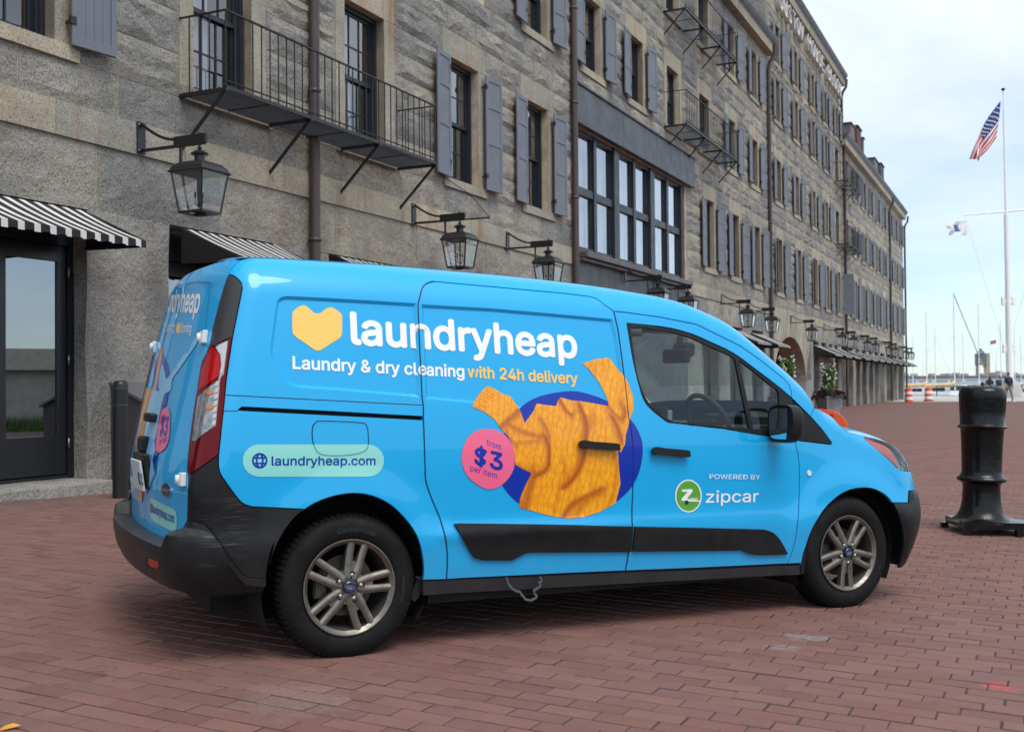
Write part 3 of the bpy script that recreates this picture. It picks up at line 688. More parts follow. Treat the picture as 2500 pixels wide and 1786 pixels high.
b = MB(); b.add([(ac - aw, 1.1, -1), (ac + aw, 1.1, -1), (ac + aw, 16, -1), (ac - aw, 16, -1), (ac - aw, 1.1, 3.6), (ac + aw, 1.1, 3.6), (ac + aw, 16, 3.6), (ac - aw, 16, 3.6)], [(3, 2, 6, 7), (0, 3, 7, 4), (2, 1, 5, 6), (4, 7, 6, 5)])
b.build('passage_lining', M_brk, mid_block, None)
b = MB(); b.bbox((43.6, 1.14, 1.95), (44.35, 1.25, 2.35), .01); b.build('exit_sign', mat('red_sign', (.5, .02, .02), .5, emit=(.9, .03, .03, .5)), mid_block, None)

# ================================================================ the van
VO = np.array([-1.17399, 5.84886, -1.22849 + CAMZ])
rh = np.array([-.7533, 5.0702, -.9136]); fh = np.array([1.9547, 6.4999, -.9961])
vx = (fh - rh) / np.linalg.norm(fh - rh); vy = np.cross([0, 0, 1], vx); vy /= np.linalg.norm(vy); vz = np.cross(vx, vy)
van = obj('delivery_van', None, label='bright blue panel van with laundry adverts, parked on the brick paving', cat='van')
van.matrix_world = Matrix(((vx[0], vy[0], vz[0], VO[0]), (vx[1], vy[1], vz[1], VO[1]), (vx[2], vy[2], vz[2], VO[2]), (0, 0, 0, 1)))
def V2W(P): P = np.asarray(P, float); return VO + P[..., 0:1] * vx + P[..., 1:2] * vy + P[..., 2:3] * vz
WB = 3.0633
# --- body surface: half width, rear end, front end as functions of height
def interp(x, xs, ys):
    xs = np.asarray(xs); ys = np.asarray(ys); m = np.gradient(ys, xs); i = np.clip(np.searchsorted(xs, x) - 1, 0, len(xs) - 2)
    h = xs[i + 1] - xs[i]; t = np.clip((x - xs[i]) / h, 0, 1)
    return (2 * t**3 - 3 * t**2 + 1) * ys[i] + (t**3 - 2 * t**2 + t) * h * m[i] + (-2 * t**3 + 3 * t**2) * ys[i + 1] + (t**3 - t**2) * h * m[i + 1]
ZR_X = [-1.0, -.75, -.64, -.54, -.40, -.2, 0, .6, 1.1, 1.6, 1.95, 2.1, 2.25, 2.4, 2.55, 2.7, 2.82, 2.92, 3.05, 3.20, 3.40, 3.55, 3.68, 3.80, 3.95]
ZR_Z = [1.42, 1.715, 1.79, 1.818, 1.829, 1.835, 1.837, 1.835, 1.825, 1.793, 1.745, 1.70, 1.64, 1.545, 1.44, 1.335, 1.24, 1.155, 1.095, 1.045, 1.00, .955, .90, .84, .75]
def zroof(x): return interp(x, ZR_X, ZR_Z)
def halfw(x, z):
    w = interp(z, [.10, .25, .40, .54, .60, .72, .85, 1.0, 1.1, 1.3, 1.5, 1.7, 1.9], [.868, .884, .902, .914, .9095, .9125, .9165, .913, .906, .882, .850, .812, .775])
    led = .010 * np.exp(-((z - .535) / .035) ** 2) * smooth(.30, .55, x) * (1 - smooth(1.15, 1.6, x)); w = w + led
    for cx, rr in ((0, .58), (WB, .56)):
        d = np.hypot(x - cx, z - .315); w = w + .016 * (1 - smooth(.40, rr, d))
    rad = interp(x, [-1, .0, 1.4, 2.0, 2.6, 3.0, 3.4, 4], [.20, .20, .19, .13, .10, .10, .13, .16]); q = np.clip((z - (zroof(x) - rad)) / rad, 0, .985)
    w = w - rad * .80 * (1 - np.sqrt(1 - q * q))
    w = w - .05 * smooth(2.3, 3.4, x) * smooth(.4, 1.2, z)
    return w
def xrear(z): return interp(z, [.2, .45, .62, .78, .88, 1.0, 1.25, 1.5, 1.66, 1.76, 1.83], [-.69, -.70, -.702, -.71, -.700, -.68, -.635, -.588, -.555, -.53, -.48])
def xfront(z): return interp(z, [.2, .32, .45, .60, .72, .80, .95, 1.05, 1.15], [3.70, 3.76, 3.80, 3.815, 3.80, 3.775, 3.69, 3.56, 3.40])
def rcor(z): return interp(z, [.3, .8, 1.3, 1.7, 1.83], [.13, .13, .13, .12, .10])
BOW = 0.055; BOWF = .12; RF = .34
def M0(t, z):
    """point on the right side of the body: t runs along the plan outline (equals x on the flank)"""
    t = np.asarray(t, float); z = np.asarray(z, float); t, z = np.broadcast_arrays(t, z)
    xr = xrear(z); r = rcor(z); xf = xfront(z); Tr = xr + r; Tf = xf - RF
    x = np.clip(t, Tr, Tf); w = halfw(x, z); X = x.copy(); Y = -w
    # rear corner and rear face
    phi = np.arctan(2 * BOW / (w - r)); am = math.pi / 2 - phi; d = np.maximum(Tr - t, 0); th = np.minimum(d / r, am)
    rear = t < Tr
    X = np.where(rear, Tr - r * np.sin(th), X); Y = np.where(rear, -(w - r) - r * np.cos(th), Y)
    u = np.maximum(d - r * am, 0); y0 = -(w - r) - r * np.cos(am); yy = y0 + u; x0 = Tr - r * np.sin(am)
    face = rear & (u > 0)
    X = np.where(face, x0 - BOW * (1 - (yy / y0) ** 2), X); Y = np.where(face, yy, Y)
    # front corner and nose
    phf = np.arctan(2 * BOWF / (w - RF)); amf = math.pi / 2 - phf; d = np.maximum(t - Tf, 0); th = np.minimum(d / RF, amf); fr = t > Tf
    X = np.where(fr, Tf + RF * np.sin(th), X); Y = np.where(fr, -(w - RF) - RF * np.cos(th), Y)
    u = np.maximum(d - RF * amf, 0); y0 = -(w - RF) - RF * np.cos(amf); yy = y0 + u; x0 = Tf + RF * np.sin(amf); face = fr & (u > 0)
    X = np.where(face, x0 + BOWF * (1 - (yy / y0) ** 2), X); Y = np.where(face, yy, Y)
    return np.stack([X, Y, z], -1)
def Mn(t, z):
    e = 2e-3; a = M0(t + e, z) - M0(t - e, z); b = M0(t, z + e) - M0(t, z - e); n = np.cross(a, b); n /= np.linalg.norm(n, axis=-1, keepdims=True) + 1e-12; return n
def MS(t, z, off=0.0):
    if np.ndim(off) == 0 and off == 0: return M0(t, z)
    P = M0(t, z); return P + Mn(t, z) * (np.asarray(off)[..., None] if np.ndim(off) else off)
def unpx(px, off=0.0, t0=None):
    """photo pixels -> (t,z) on the body surface"""
    px = np.asarray(px, float).reshape(-1, 2); D = np.array([ray(*p) for p in px]); Pl = VO - CO - vy * .88
    k = (Pl @ vy) / (D @ vy); P = D * k[:, None] - (VO - CO); t = P @ vx; z = P @ vz
    if t0 is not None: t = np.full_like(t, t0)
    z = np.clip(z, .15, 1.82)
    for _ in range(40):
        f = proj(V2W(MS(t, z, off))) - px; e = 1e-4
        if np.abs(f).max() < .02: break
        ft = (proj(V2W(MS(t + e, z, off))) - px - f) / e; fz = (proj(V2W(MS(t, z + e, off))) - px - f) / e
        det = ft[:, 0] * fz[:, 1] - ft[:, 1] * fz[:, 0]; det = np.where(np.abs(det) < 1e-3, 1e-3, det)
        dt = (f[:, 0] * fz[:, 1] - f[:, 1] * fz[:, 0]) / det; dz = (ft[:, 0] * f[:, 1] - ft[:, 1] * f[:, 0]) / det
        t = t - np.clip(dt, -.06, .06); z = np.clip(z - np.clip(dz, -.05, .05), .12, 1.84)
    return np.stack([t, z], -1)
ZV = {'A': (300, 580, 4.274), 'B': (270, 900, 4.511), 'C': (270, 1100, 4.273), 'D': (540, 620, 4.0596), 'E': (980, 1150, 3.666), 'F': (250, 600, 2.4988), 'G': (1000, 700, 2.49875),
      'H': (1500, 700, 2.03), 'I': (250, 1150, 2.674), 'J': (1750, 850, 5.6825), 'K': (650, 1200, 3.8675), 'L': (1930, 1180, 5.075), 'M': (1380, 550, 6.497), 'N': (1800, 600, 2.166)}
def px(k, *pts): x0, y0, s = ZV[k]; return [(x0 + a / s, y0 + b / s) for a, b in pts]
def tz(k, *pts, off=0.0, t0=None): return unpx(px(k, *pts), off, t0)
def resamp(P, d=.02, closed=False):
    P = np.asarray(P, float); out = []
    n = len(P)
    for i in range(n if closed else n - 1):
        a, b = P[i], P[(i + 1) % n]; k = max(1, int(np.ceil(np.linalg.norm(b - a) / d)))
        out += [a + (b - a) * j / k for j in range(k)]
    if not closed: out.append(P[-1])
    return np.array(out)
def spl(P, n=6, closed=False):
    """Catmull-Rom through the points"""
    P = np.asarray(P, float); N0 = len(P); out = []
    for i in range(N0 if closed else N0 - 1):
        g = lambda j: P[j % N0] if closed else P[min(max(j, 0), N0 - 1)]
        p0, p1, p2, p3 = g(i - 1), g(i), g(i + 1), g(i + 2)
        for k in range(n): u = k / n; out.append(.5 * ((2 * p1) + (-p0 + p2) * u + (2 * p0 - 5 * p1 + 4 * p2 - p3) * u * u + (-p0 + 3 * p1 - 3 * p2 + p3) * u**3))
    if not closed: out.append(P[-1])
    return np.array(out)
def area2(P): x, y = P[:, 0], P[:, 1]; return np.sum(x * np.roll(y, -1) - y * np.roll(x, -1))
def inset(P, d):
    P = np.asarray(P); s = 1 if area2(P) > 0 else -1; a = np.roll(P, 1, 0); b = np.roll(P, -1, 0)
    def nrm(e): n = np.stack([-e[:, 1], e[:, 0]], -1); return n / (np.linalg.norm(n, axis=1, keepdims=True) + 1e-9)
    n1, n2 = nrm(P - a), nrm(b - P); n = n1 + n2; l = np.maximum(np.sum(n * n1, 1, keepdims=True), .6); return P + s * d * n / l
def inside(Q, P):
    x, y = Q[:, 0], Q[:, 1]; r = np.zeros(len(Q), bool); n = len(P); j = n - 1
    for i in range(n):
        xi, yi, xj, yj = *P[i], *P[j]; c = ((yi > y) != (yj > y)) & (x < (xj - xi) * (y - yi) / (yj - yi + 1e-12) + xi); r ^= c; j = i
    return r
def clean(P, eps=1e-4):
    out = [P[0]]
    for p in P[1:]:
        if np.linalg.norm(p - out[-1]) > eps: out.append(p)
    if np.linalg.norm(out[0] - out[-1]) < eps: out.pop()
    return np.array(out)
REC = []                                          # pressed areas: (outer loop, inner loop, depth)
def rec(t, z):
    Q = np.stack([np.ravel(t), np.ravel(z)], -1); o = np.zeros(len(Q))
    for P, Pin, dep in REC:
        ok = inside(Q, P) & (Q[:, 0] > P[:, 0].min())
        if not ok.any(): continue
        A = P; Bn = np.roll(P, -1, 0); q = Q[ok][:, None]; e = Bn - A; u = np.clip(np.sum((q - A) * e, -1) / (np.sum(e * e, -1) + 1e-12), 0, 1)
        d = np.min(np.linalg.norm(q - (A + u[..., None] * e), axis=-1), axis=1); o[ok] -= dep * np.clip(d / .0139, 0, 1)
    return o.reshape(np.shape(t))
def panel(name, out, m, off=0.0, gap=.0028, holes=(), grid=.035, rim=.016, parent=None, lines=(), fine=.02, mirror=False, bulge=0.0, follow=False, flat=False):
    """a skin panel filling an outline drawn on the body surface; its edges turn inwards"""
    out = clean(resamp(clean(np.asarray(out, float)), fine, True)); out = inset(out, gap) if gap else out
    hs = [inset(clean(resamp(clean(np.asarray(h, float)), fine, True)), -gap) for h in holes]; ls = [clean(np.asarray(l, float)) for l in lines]
    lo, hi = out.min(0), out.max(0); gx, gy = np.meshgrid(np.arange(lo[0] + grid / 2, hi[0], grid), np.arange(lo[1] + grid / 2, hi[1], grid)); Q = np.stack([gx.ravel(), gy.ravel()], -1)
    ok = inside(Q, out)
    for h in hs: ok &= ~inside(Q, h)
    B = np.concatenate([out] + hs + ls); Q = Q[ok]
    if len(Q): dmin = np.min(np.linalg.norm(Q[:, None] - B[None], axis=2), axis=1); Q = Q[dmin > grid * .45]
    ed = []; k = 0
    for lp in [out] + hs + ls: n = len(lp); ed += [(k + i, k + (i + 1) % n) for i in range(n)]; k += n
    vo, eo, fo, _, _, _ = delaunay_2d_cdt([Vector(p) for p in np.concatenate([B, Q])], ed, [], 0, 1e-5)
    T = np.array([v[:] for v in vo]); fo = [tuple(f) for f in fo]
    cen = np.array([T[list(f)].mean(0) for f in fo]); kp = inside(cen, out)
    for h in hs: kp &= ~inside(cen, h)
    fo = [f for f, q in zip(fo, kp) if q]
    rc = rec(T[:, 0], T[:, 1]) if (follow or ls) else np.zeros(len(T)); oo = off + rc
    if bulge:
        dist = np.array([np.min(np.linalg.norm(B - p, axis=1)) for p in T]); oo = oo + bulge * (1 - np.exp(-dist / .012))
    P = MS(T[:, 0], T[:, 1], oo); Nn = Mn(T[:, 0], T[:, 1]); verts = [tuple(p) for p in P]; faces = []; ln = []
    for f in fo:
        a, b2, c = P[f[0]], P[f[1]], P[f[2]]; n = np.cross(b2 - a, c - a); l = np.linalg.norm(n)
        if l < 1e-12: continue
        n = n / l
        if np.dot(n, Nn[f[0]]) < 0: f = f[::-1]; n = -n
        faces.append(f); step = flat or (not follow and np.ptp(rc[list(f)]) > .001)
        ln += [tuple(n) if step else tuple(Nn[i]) for i in f]
    if rim:
        for li, lp in enumerate([out] + hs):
            o2 = off + (rec(lp[:, 0], lp[:, 1]) if (follow or ls) else 0); A = MS(lp[:, 0], lp[:, 1], np.broadcast_to(o2, len(lp))); na = Mn(lp[:, 0], lp[:, 1]); C2 = A - na * rim; base = len(verts); n = len(lp)
            verts += [tuple(p) for p in A] + [tuple(p) for p in C2]; ccw = (area2(lp) > 0) == (li == 0)
            for i in range(n):
                j = (i + 1) % n; f = (base + i, base + j, base + n + j, base + n + i); nn = np.cross(A[j] - A[i], C2[i] - A[i])
                if ccw: f = f[::-1]; nn = -nn
                nn = nn / (np.linalg.norm(nn) + 1e-12); faces.append(f); ln += [tuple(nn)] * 4
    used = sorted({i for f in faces for i in f}); mp = {i: k for k, i in enumerate(used)}; verts = [verts[i] for i in used]; faces = [tuple(mp[i] for i in f) for f in faces]
    me = bpy.data.meshes.new(name); me.from_pydata(verts, [], faces); me.materials.append(m); me.polygons.foreach_set('use_smooth', [True] * len(faces))
    if bulge: me.set_sharp_from_angle(angle=R(60))
    else: me.normals_split_custom_set(ln)
    global LAST_T; LAST_T = T[[i for i in used if i < len(T)]]
    me.update(); o = obj(name, me, parent or van)
    if mirror: mm = obj(name, me, parent or van); mm.scale = (1, -1, 1)
    return o
# --- materials
def paint(name, col):
    m = bpy.data.materials.new(name); m.use_nodes = True; t = NT(m); b = t.b; MATS[name] = m
    P = t.coord('Object'); n = t.noise(P, 2.5, 5, .6); d = t.noise(P, 30, 4, .6)
    c = t.mix(t.ramp(n, (.5, (0, 0, 0)), (.9, (.10,) * 3)), col, tuple(min(1, x * .8 + .08) for x in col))
    sx = t.node('SeparateXYZ'); t.link(P, sx.inputs[0])
    dirt = t.math('MULTIPLY', t.ramp(sx.outputs[2], (.22, (1, 1, 1)), (.62, (0, 0, 0))), t.ramp(d, (.35, (.05,) * 3), (.75, (.35,) * 3)))
    t.link(t.mix(dirt, c, (.16, .15, .14)), b.inputs['Base Color'])
    b.inputs['Roughness'].default_value = .42; b.inputs['Specular IOR Level'].default_value = .35; b.inputs['Coat Weight'].default_value = .75; b.inputs['Coat IOR'].default_value = 1.45
    t.link(t.ramp(t.noise(P, 6, 4), (.3, (.02,) * 3), (.8, (.06,) * 3)), b.inputs['Coat Roughness'])
    bn = t.node('Bump', i_Strength=.05, i_Distance=.004); t.link(t.noise(P, 3.2, 2, .5), bn.inputs['Height']); t.link(bn.outputs[0], b.inputs['Coat Normal'])
    return m
BLUE = paint('van_blue_wrap', (.001, .385, .77))
M_clad = mat('black_plastic', (.0095, .0098, .0108), .46, spec=.3, var=.28, vscale=7, bump=.25, bscale=260)
def scuffed():
    m = mat('scuffed_bumper', (.019, .0195, .021), .42, spec=.3); t = NT(m); P = t.coord('Object', scale=(1, 1, 30)); f = t.noise(P, 4, 5, .7); Q = t.coord('Object')
    sx = t.node('SeparateXYZ'); t.link(Q, sx.inputs[0])
    z = t.math('MULTIPLY', t.ramp(sx.outputs[2], (.42, (0, 0, 0)), (.5, (1, 1, 1)), (.7, (1, 1, 1)), (.78, (0, 0, 0))), t.ramp(t.math('ADD', sx.outputs[0], 1.0), (.30, (0, 0, 0)), (.36, (1, 1, 1)), (.47, (1, 1, 1)), (.56, (0, 0, 0))))
    c = t.mix(t.math('MULTIPLY', t.ramp(f, (.57, (0, 0, 0)), (.62, (1, 1, 1))), z), t.ramp(t.noise(Q, 5, 5), (.3, (.007, .0072, .008)), (.75, (.017, .017, .018))), (.065, .065, .07))
    ge = t.node('NewGeometry'); sn = t.node('SeparateXYZ'); t.link(ge.outputs['Normal'], sn.inputs[0]); c = t.mix(t.math('MULTIPLY', t.ramp(sn.outputs[2], (.6, (0, 0, 0)), (.9, (1, 1, 1))), t.ramp(t.noise(Q, 18, 6, .7), (.35, (.25,) * 3), (.65, (1, 1, 1)))), c, (.055, .062, .072))  # faces turned upwards are coloured a paler, mottled blue-grey
    t.link(c, t.b.inputs['Base Color']); t.bump(t.noise(Q, 260, 3), .2, .002); return m
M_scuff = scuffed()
M_gap = mat('gap_black', (.004, .004, .005), .8)
M_vglass = glass_mat('van_glass', (.80, .92, .89), .92, .004, 1.5, 1.0)
M_rub = mat('black_rubber', (.010, .010, .011), .55, var=.2, vscale=20)
# ------------------------------------------------ seams (photo pixels -> body)
def cat(*a): return np.concatenate([np.asarray(x) for x in a])
seam_rear = tz('A', (1225, 235), (1180, 270), (1130, 330), (1104, 378))                                   # roof to top of corner trim
trim_r = spl(tz('A', (1104, 378), (1160, 400), (1210, 440), (1245, 495), (1240, 560), (1200, 760), (1145, 1033)), 4)
lamp_r = cat(tz('A', (1145, 1033), (1110, 1260), (1090, 1400)), tz('B', (1270, 150), (1245, 420), (1215, 700), (1189, 942)))
clad_t = cat(tz('B', (1189, 942)), spl(tz('B', (1186, 1040), (1196, 1110), (1230, 1190), (1380, 1400), (1440, 1468)), 4), tz('C', (1400, 558), (1470, 582), (1640, 590), (1923, 605)), tz('K', (365, 165)))
arch_rb = spl(tz('K', (365, 165), (450, 112), (560, 65), (690, 30), (830, 15), (960, 28), (1080, 70), (1190, 135), (1290, 230), (1380, 340), (1440, 460), (1475, 600), (1488, 740), (1480, 832)), 3)
arch_rk = spl(cat(tz('K', (365, 165), (270, 240), (170, 370), (90, 520), (30, 680)), tz('C', (1700, 960), (1650, 1130), (1620, 1333))), 3)
slide_r = cat(spl(tz('D', (2111, 272), (2050, 285), (2005, 318), (1983, 370), (1965, 440), (1951, 490)), 4)[:-1], tz('D', (1951, 490), (1953, 600), (1965, 900), (1980, 1200), (1990, 1420), (2003, 1500)), spl(cat(tz('F', (1958, 1060), (1965, 1250), (1970, 1400)), tz('E', (208, 0), (216, 70), (240, 160), (290, 290), (345, 420), (385, 560), (405, 680), (410, 800), (402, 966))), 3))
slide_t = cat(tz('D', (2111, 272)), tz('M', (0, 1080), (180, 1102), (380, 1128)), spl(tz('M', (380, 1128), (470, 1152), (540, 1192), (640, 1272), (768, 1362)), 3)[1:])
bseam = cat(tz('M', (768, 1362), (775, 1400), (797, 1492)), tz('G', (1270, 260), (1300, 480), (1320, 650), (1335, 800), (1350, 860), (1362, 960), (1365, 1060), (1360, 1250), (1357, 1440)), tz('E', (2066, 480), (2056, 650), (2048, 716), (2032, 720), (2020, 800), (2002, 889)))
sill_t = tz('E', (195, 972), (402, 966), (900, 940), (1500, 910), (2002, 889))
sill_f = cat(tz('E', (2002, 889)), tz('H', (400, 1392), (700, 1378), (857, 1371)))
fseam = spl(cat(tz('J', (1085, 1272)), tz('H', (903, 800), (912, 840), (917, 920), (915, 1050), (908, 1170), (895, 1260), (872, 1338), (857, 1371))), 3)
door_t = cat(tz('M', (768, 1362), (1000, 1385), (1500, 1455), (2079, 1568)), tz('J', (330, -30), (600, 160), (850, 358), (950, 440), (1008, 515), (1033, 600), (1042, 688)))
tri_b = tz('J', (1042, 688), (1300, 943), (1450, 1110), (1598, 1308), (1588, 1334), (1090, 1274))           # edge of the black corner triangle
fend_t = cat(tz('J', (1598, 1308), (1450, 1110), (1300, 943)), tz('J', (1350, 825)))
hood_s = spl(tz('J', (1560, 930), (1640, 1000), (1720, 1080), (1790, 1145), (1850, 1170), (2000, 1208), (2040, 1218)), 3)
# roof edge of the flank follows the roof line
def roof_edge(x0, x1, n=40): x = np.linspace(x0, x1, n); return np.stack([x, zroof(x) - .012], -1)
def ribbon(name, L2, wd, m, off, parent=None, mirror=False, d=.02):
    """narrow strip along a line on the body (the dark of a shut line, a bead, a moulding)"""
    P = resamp(L2, d); e = np.gradient(P, axis=0); n = np.stack([-e[:, 1], e[:, 0]], -1); n /= np.linalg.norm(n, axis=1, keepdims=True) + 1e-9
    k = len(P); A = P - n * wd / 2; B2 = P + n * wd / 2; Q = np.concatenate([A, B2]); X = MS(Q[:, 0], Q[:, 1], off + rec(Q[:, 0], Q[:, 1])); b = MB(); b.add(X, [(i, i + 1, k + i + 1, k + i) for i in range(k - 1)], 0, True)
    me = b.mesh(name, m); o = obj(name, me, parent or van)
    if mirror: mm = obj(name, me, parent or van); mm.scale = (1, -1, 1)
    return o
# pressed areas on the flank
HQ = cat(tz('D', (1935, 489), (1500, 461), (1000, 432)), spl(tz('D', (650, 415), (590, 430), (553, 468), (535, 560)), 4), tz('D', (510, 750)), spl(tz('D', (488, 940), (492, 1010), (520, 1080), (640, 1255), (700, 1300), (800, 1325)), 4), tz('D', (1200, 1352), (1970, 1421)))
HD = cat(tz('G', (72, 107), (500, 131), (900, 166), (1238, 197)), tz('G', (1262, 300), (1290, 480), (1308, 650), (1322, 813)), tz('G', (800, 757), (400, 711), (98, 682)))
REC += [(resamp(HQ, .02, True), None, .012), (resamp(HD, .02, True), None, .012)]
REC = [(clean(a), inset(clean(a), .014), d) for a, _, d in REC]
fuel = spl(tz('F', (1282, 1110), (1300, 1080), (1340, 1068), (1570, 1078), (1610, 1095), (1620, 1140), (1617, 1230), (1560, 1265), (1450, 1278), (1340, 1272), (1300, 1240), (1282, 1180)), 3, True)
slot = cat(tz('F', (852, 982), (1400, 1010), (1958, 1041)), tz('F', (1958, 1060), (1890, 1056), (1300, 1026), (826, 1001)))
apil = tz('J', (1350, 825))[0]
print('ROOFCHK', seam_rear[0], zroof(seam_rear[0][0]), apil, zroof(apil[0]), 'front', fseam[0], hood_s[0])
top_edge = roof_edge(apil[0] - .01, seam_rear[0][0] + .01, 70)
body_out = cat(seam_rear, trim_r[1:], lamp_r[1:], clad_t[1:], arch_rb[1:], sill_t[:2], slide_r[::-1][1:], slide_t[1:], door_t[1:], tri_b[1:2], [apil], top_edge[1:-1])
panel('body_side', body_out, BLUE, holes=[fuel, slot], lines=[REC[0][0], REC[0][1]], mirror=True)
panel('fuel_flap', fuel, BLUE, gap=.0012)
panel('rail_channel', slot, M_gap, off=-.03, gap=-.01)
slide_out = cat(slide_r, sill_t[1:], bseam[::-1], slide_t[::-1][1:])
slide = panel('sliding_door', slide_out, BLUE, lines=[REC[1][0], REC[1][1]], mirror=True)
win_b = cat(tz('J', (1085, 1272), (900, 1243), (540, 1192)), tz('H', (540, 702), (400, 687), (275, 672)))
win_r = cat(spl(tz('G', (1590, 838), (1480, 752), (1430, 690), (1400, 600), (1360, 430), (1325, 222)), 4))
win_t = spl(cat(tz('G', (1325, 222)), tz('H', (150, 188), (270, 203), (380, 232), (480, 275), (590, 328), (700, 408), (780, 468)), tz('J', (905, 572))), 3)
door_out = cat(bseam, sill_f[1:], fseam[::-1][1:], win_b[1:], win_r[1:], win_t[1:], door_t[::-1][:-1])
fdoor = panel('front_door', door_out, BLUE, mirror=True)
win_out = cat(win_b, win_r[1:], win_t[1:], tz('J', (1042, 690), (1070, 745)))
gl1 = cat(tz('H', (86, 206), (150, 205), (270, 221), (380, 253), (480, 298), (580, 343)), tz('H', (598, 360), (632, 530), (667, 698)), tz('H', (540, 690), (400, 674), (300, 664)), spl(tz('H', (300, 664), (250, 642), (190, 590), (150, 530), (120, 440), (102, 340), (86, 206)), 3)[1:-1])
gl2 = cat(tz('H', (622, 366), (700, 425), (770, 483)), spl(tz('J', (800, 540), (850, 590), (866, 660), (868, 780)), 3), tz('J', (860, 960), (840, 1150)), tz('H', (692, 700), (662, 560)))
panel('window_trim', win_out, M_clad, off=-.004, holes=[gl1, gl2], mirror=True, grid=.03)
for nm, g in (('door_glass', gl1), ('quarter_glass', gl2)): panel(nm, g, M_vglass, off=-.010, gap=-.006, rim=0, mirror=True)
tri_out = cat(tz('J', (1070, 748)), tri_b[1:], tz('J', (1100, 1140)))
panel('corner_trim', tri_out, M_clad, off=-.001, mirror=True)
# black moulding under the glass
# ---- fender, hood edge, headlamp, front bumper
arch_f = spl(tz('L', (132, 1000), (163, 850), (187, 785), (230, 650), (300, 500), (400, 340), (520, 210), (640, 120), (760, 70), (900, 52), (1030, 65), (1150, 120), (1230, 190), (1260, 234)), 3)
bump_s = tz('L', (1260, 234), (1455, 236), (1463, 90))
hl_b = spl(tz('H', (1235, 741), (1250, 763), (1300, 803), (1370, 864), (1415, 905), (1461, 912)), 3)
hl_t = spl(tz('H', (1461, 912), (1450, 878), (1430, 838), (1385, 788), (1300, 753), (1235, 741)), 3)
def tcen(z):   # t of the centre line on the nose
    w = halfw(xfront(z) - RF, z); phf = np.arctan(2 * BOWF / (w - RF)); amf = math.pi / 2 - phf; return xfront(z) - RF + RF * amf + (w - RF) + RF * np.cos(amf)
def tcr(z):
    w = halfw(xrear(z) + rcor(z), z); r = rcor(z); am = math.pi / 2 - np.arctan(2 * BOW / (w - r)); return xrear(z) + r - r * am - (w - r) - r * np.cos(am)
zc = np.linspace(bump_s[-1][1], hl_t[0][1] - .005, 6)
nose_t = 3.86
fend_out = cat(fseam, tz('H', (935, 1367)), arch_f, bump_s[1:], [[nose_t, bump_s[-1][1] - .01], [nose_t, hl_b[-1][1] - .02]], hl_b[::-1], hood_s[::-1][1:], [apil], tri_b[1:][:-1], [tri_b[-1]])
print('FENDER', fend_out.min(0), fend_out.max(0), 'bump', bump_s, 'hl', hl_b[-1], hl_t[len(hl_t)//2])
panel('front_wing', fend_out, BLUE, mirror=True)
M_lens = glass_mat('lamp_lens', (.9, .92, .95), .95, .01, 1.5, 1.6)
hl_out = cat(hl_b, hl_t[1:-1])
panel('headlamp_bowl', hl_out, mat('lamp_chrome', (.30, .31, .33), .25, .7, var=.4, vscale=25), off=-.03, gap=-.002, mirror=True, grid=.02)
panel('headlamp_lens', hl_out, M_lens, off=.002, gap=.001, grid=.02, mirror=True)
panel('indicator', spl(tz('H', (1250, 752), (1320, 772), (1370, 800), (1400, 850), (1415, 895), (1370, 855), (1300, 797)), 3, True), mat('amber', (.55, .10, .05), .3, coat=.5), off=-.012, gap=0, mirror=True, grid=.02)
arch_fb = cat(tz('L', (1260, 234)), spl(tz('L', (1310, 330), (1360, 480), (1385, 620), (1390, 760), (1372, 900), (1335, 1045)), 3))
zb = arch_fb[-1][1]
fb_out = cat(arch_fb, [[4.02, zb - .03], [4.15, .24], [4.5, .22], [float(tcen(.22)), .22], [float(tcen(.5)), .5], [float(tcen(.7)), .70], [4.3, .72], [nose_t, bump_s[-1][1] + .0]], bump_s[::-1][:-1])
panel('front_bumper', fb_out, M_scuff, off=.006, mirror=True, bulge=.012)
fr_out = cat([[nose_t, bump_s[-1][1] + .002], [nose_t, hl_b[-1][1] - .02]], [hl_t[0] + np.array([.0, .0])], [[4.05, .86], [4.3, .87], [float(tcen(.87)), .87], [float(tcen(.72)), .72], [4.3, .735]])
panel('grille', fr_out, M_clad, off=-.004, mirror=True)
# hood, windscreen and roof span the two flanks
def span(name, x0, x1, n, crown, m, e0=.012, ny=17, bow=0.0):
    b = MB(); vs = []
    for x in np.linspace(x0, x1, n):
        ze = float(zroof(x)) - e0; pe = M0(np.array(x), np.array(ze)); ye = abs(pe[1])
        for j in range(ny):
            y = -ye + 2 * ye * j / (ny - 1); q = 1 - (y / ye) ** 2; vs.append((pe[0] + bow * q, y, ze + (crown(x) if callable(crown) else crown) * (1 - (y / ye) ** 4) ** .9 * .9 + .0))
    b.add(vs, [(i * ny + j, (i + 1) * ny + j, (i + 1) * ny + j + 1, i * ny + j + 1) for i in range(n - 1) for j in range(ny - 1)], 0, True)
    me = bpy.data.meshes.new(name); me.from_pydata(b.v, [], b.f); me.materials.append(m); me.polygons.foreach_set('use_smooth', [True] * len(b.f)); me.update(); return obj(name, me, van)
xa = float(apil[0])
span('roof_panel', -.56, 1.98, 50, .030, BLUE); span('windscreen', 1.985, xa - .03, 24, .035, M_vglass, bow=.0)
he = cat([apil], hood_s, hl_t[::-1][1:-1]); hp = MS(he[:, 0], he[:, 1], -.001); keep = [0]
for i in range(1, len(hp)):
    if hp[i][0] > hp[keep[-1]][0] + .008: keep.append(i)
hp = hp[keep]; vs = []; ny = 21
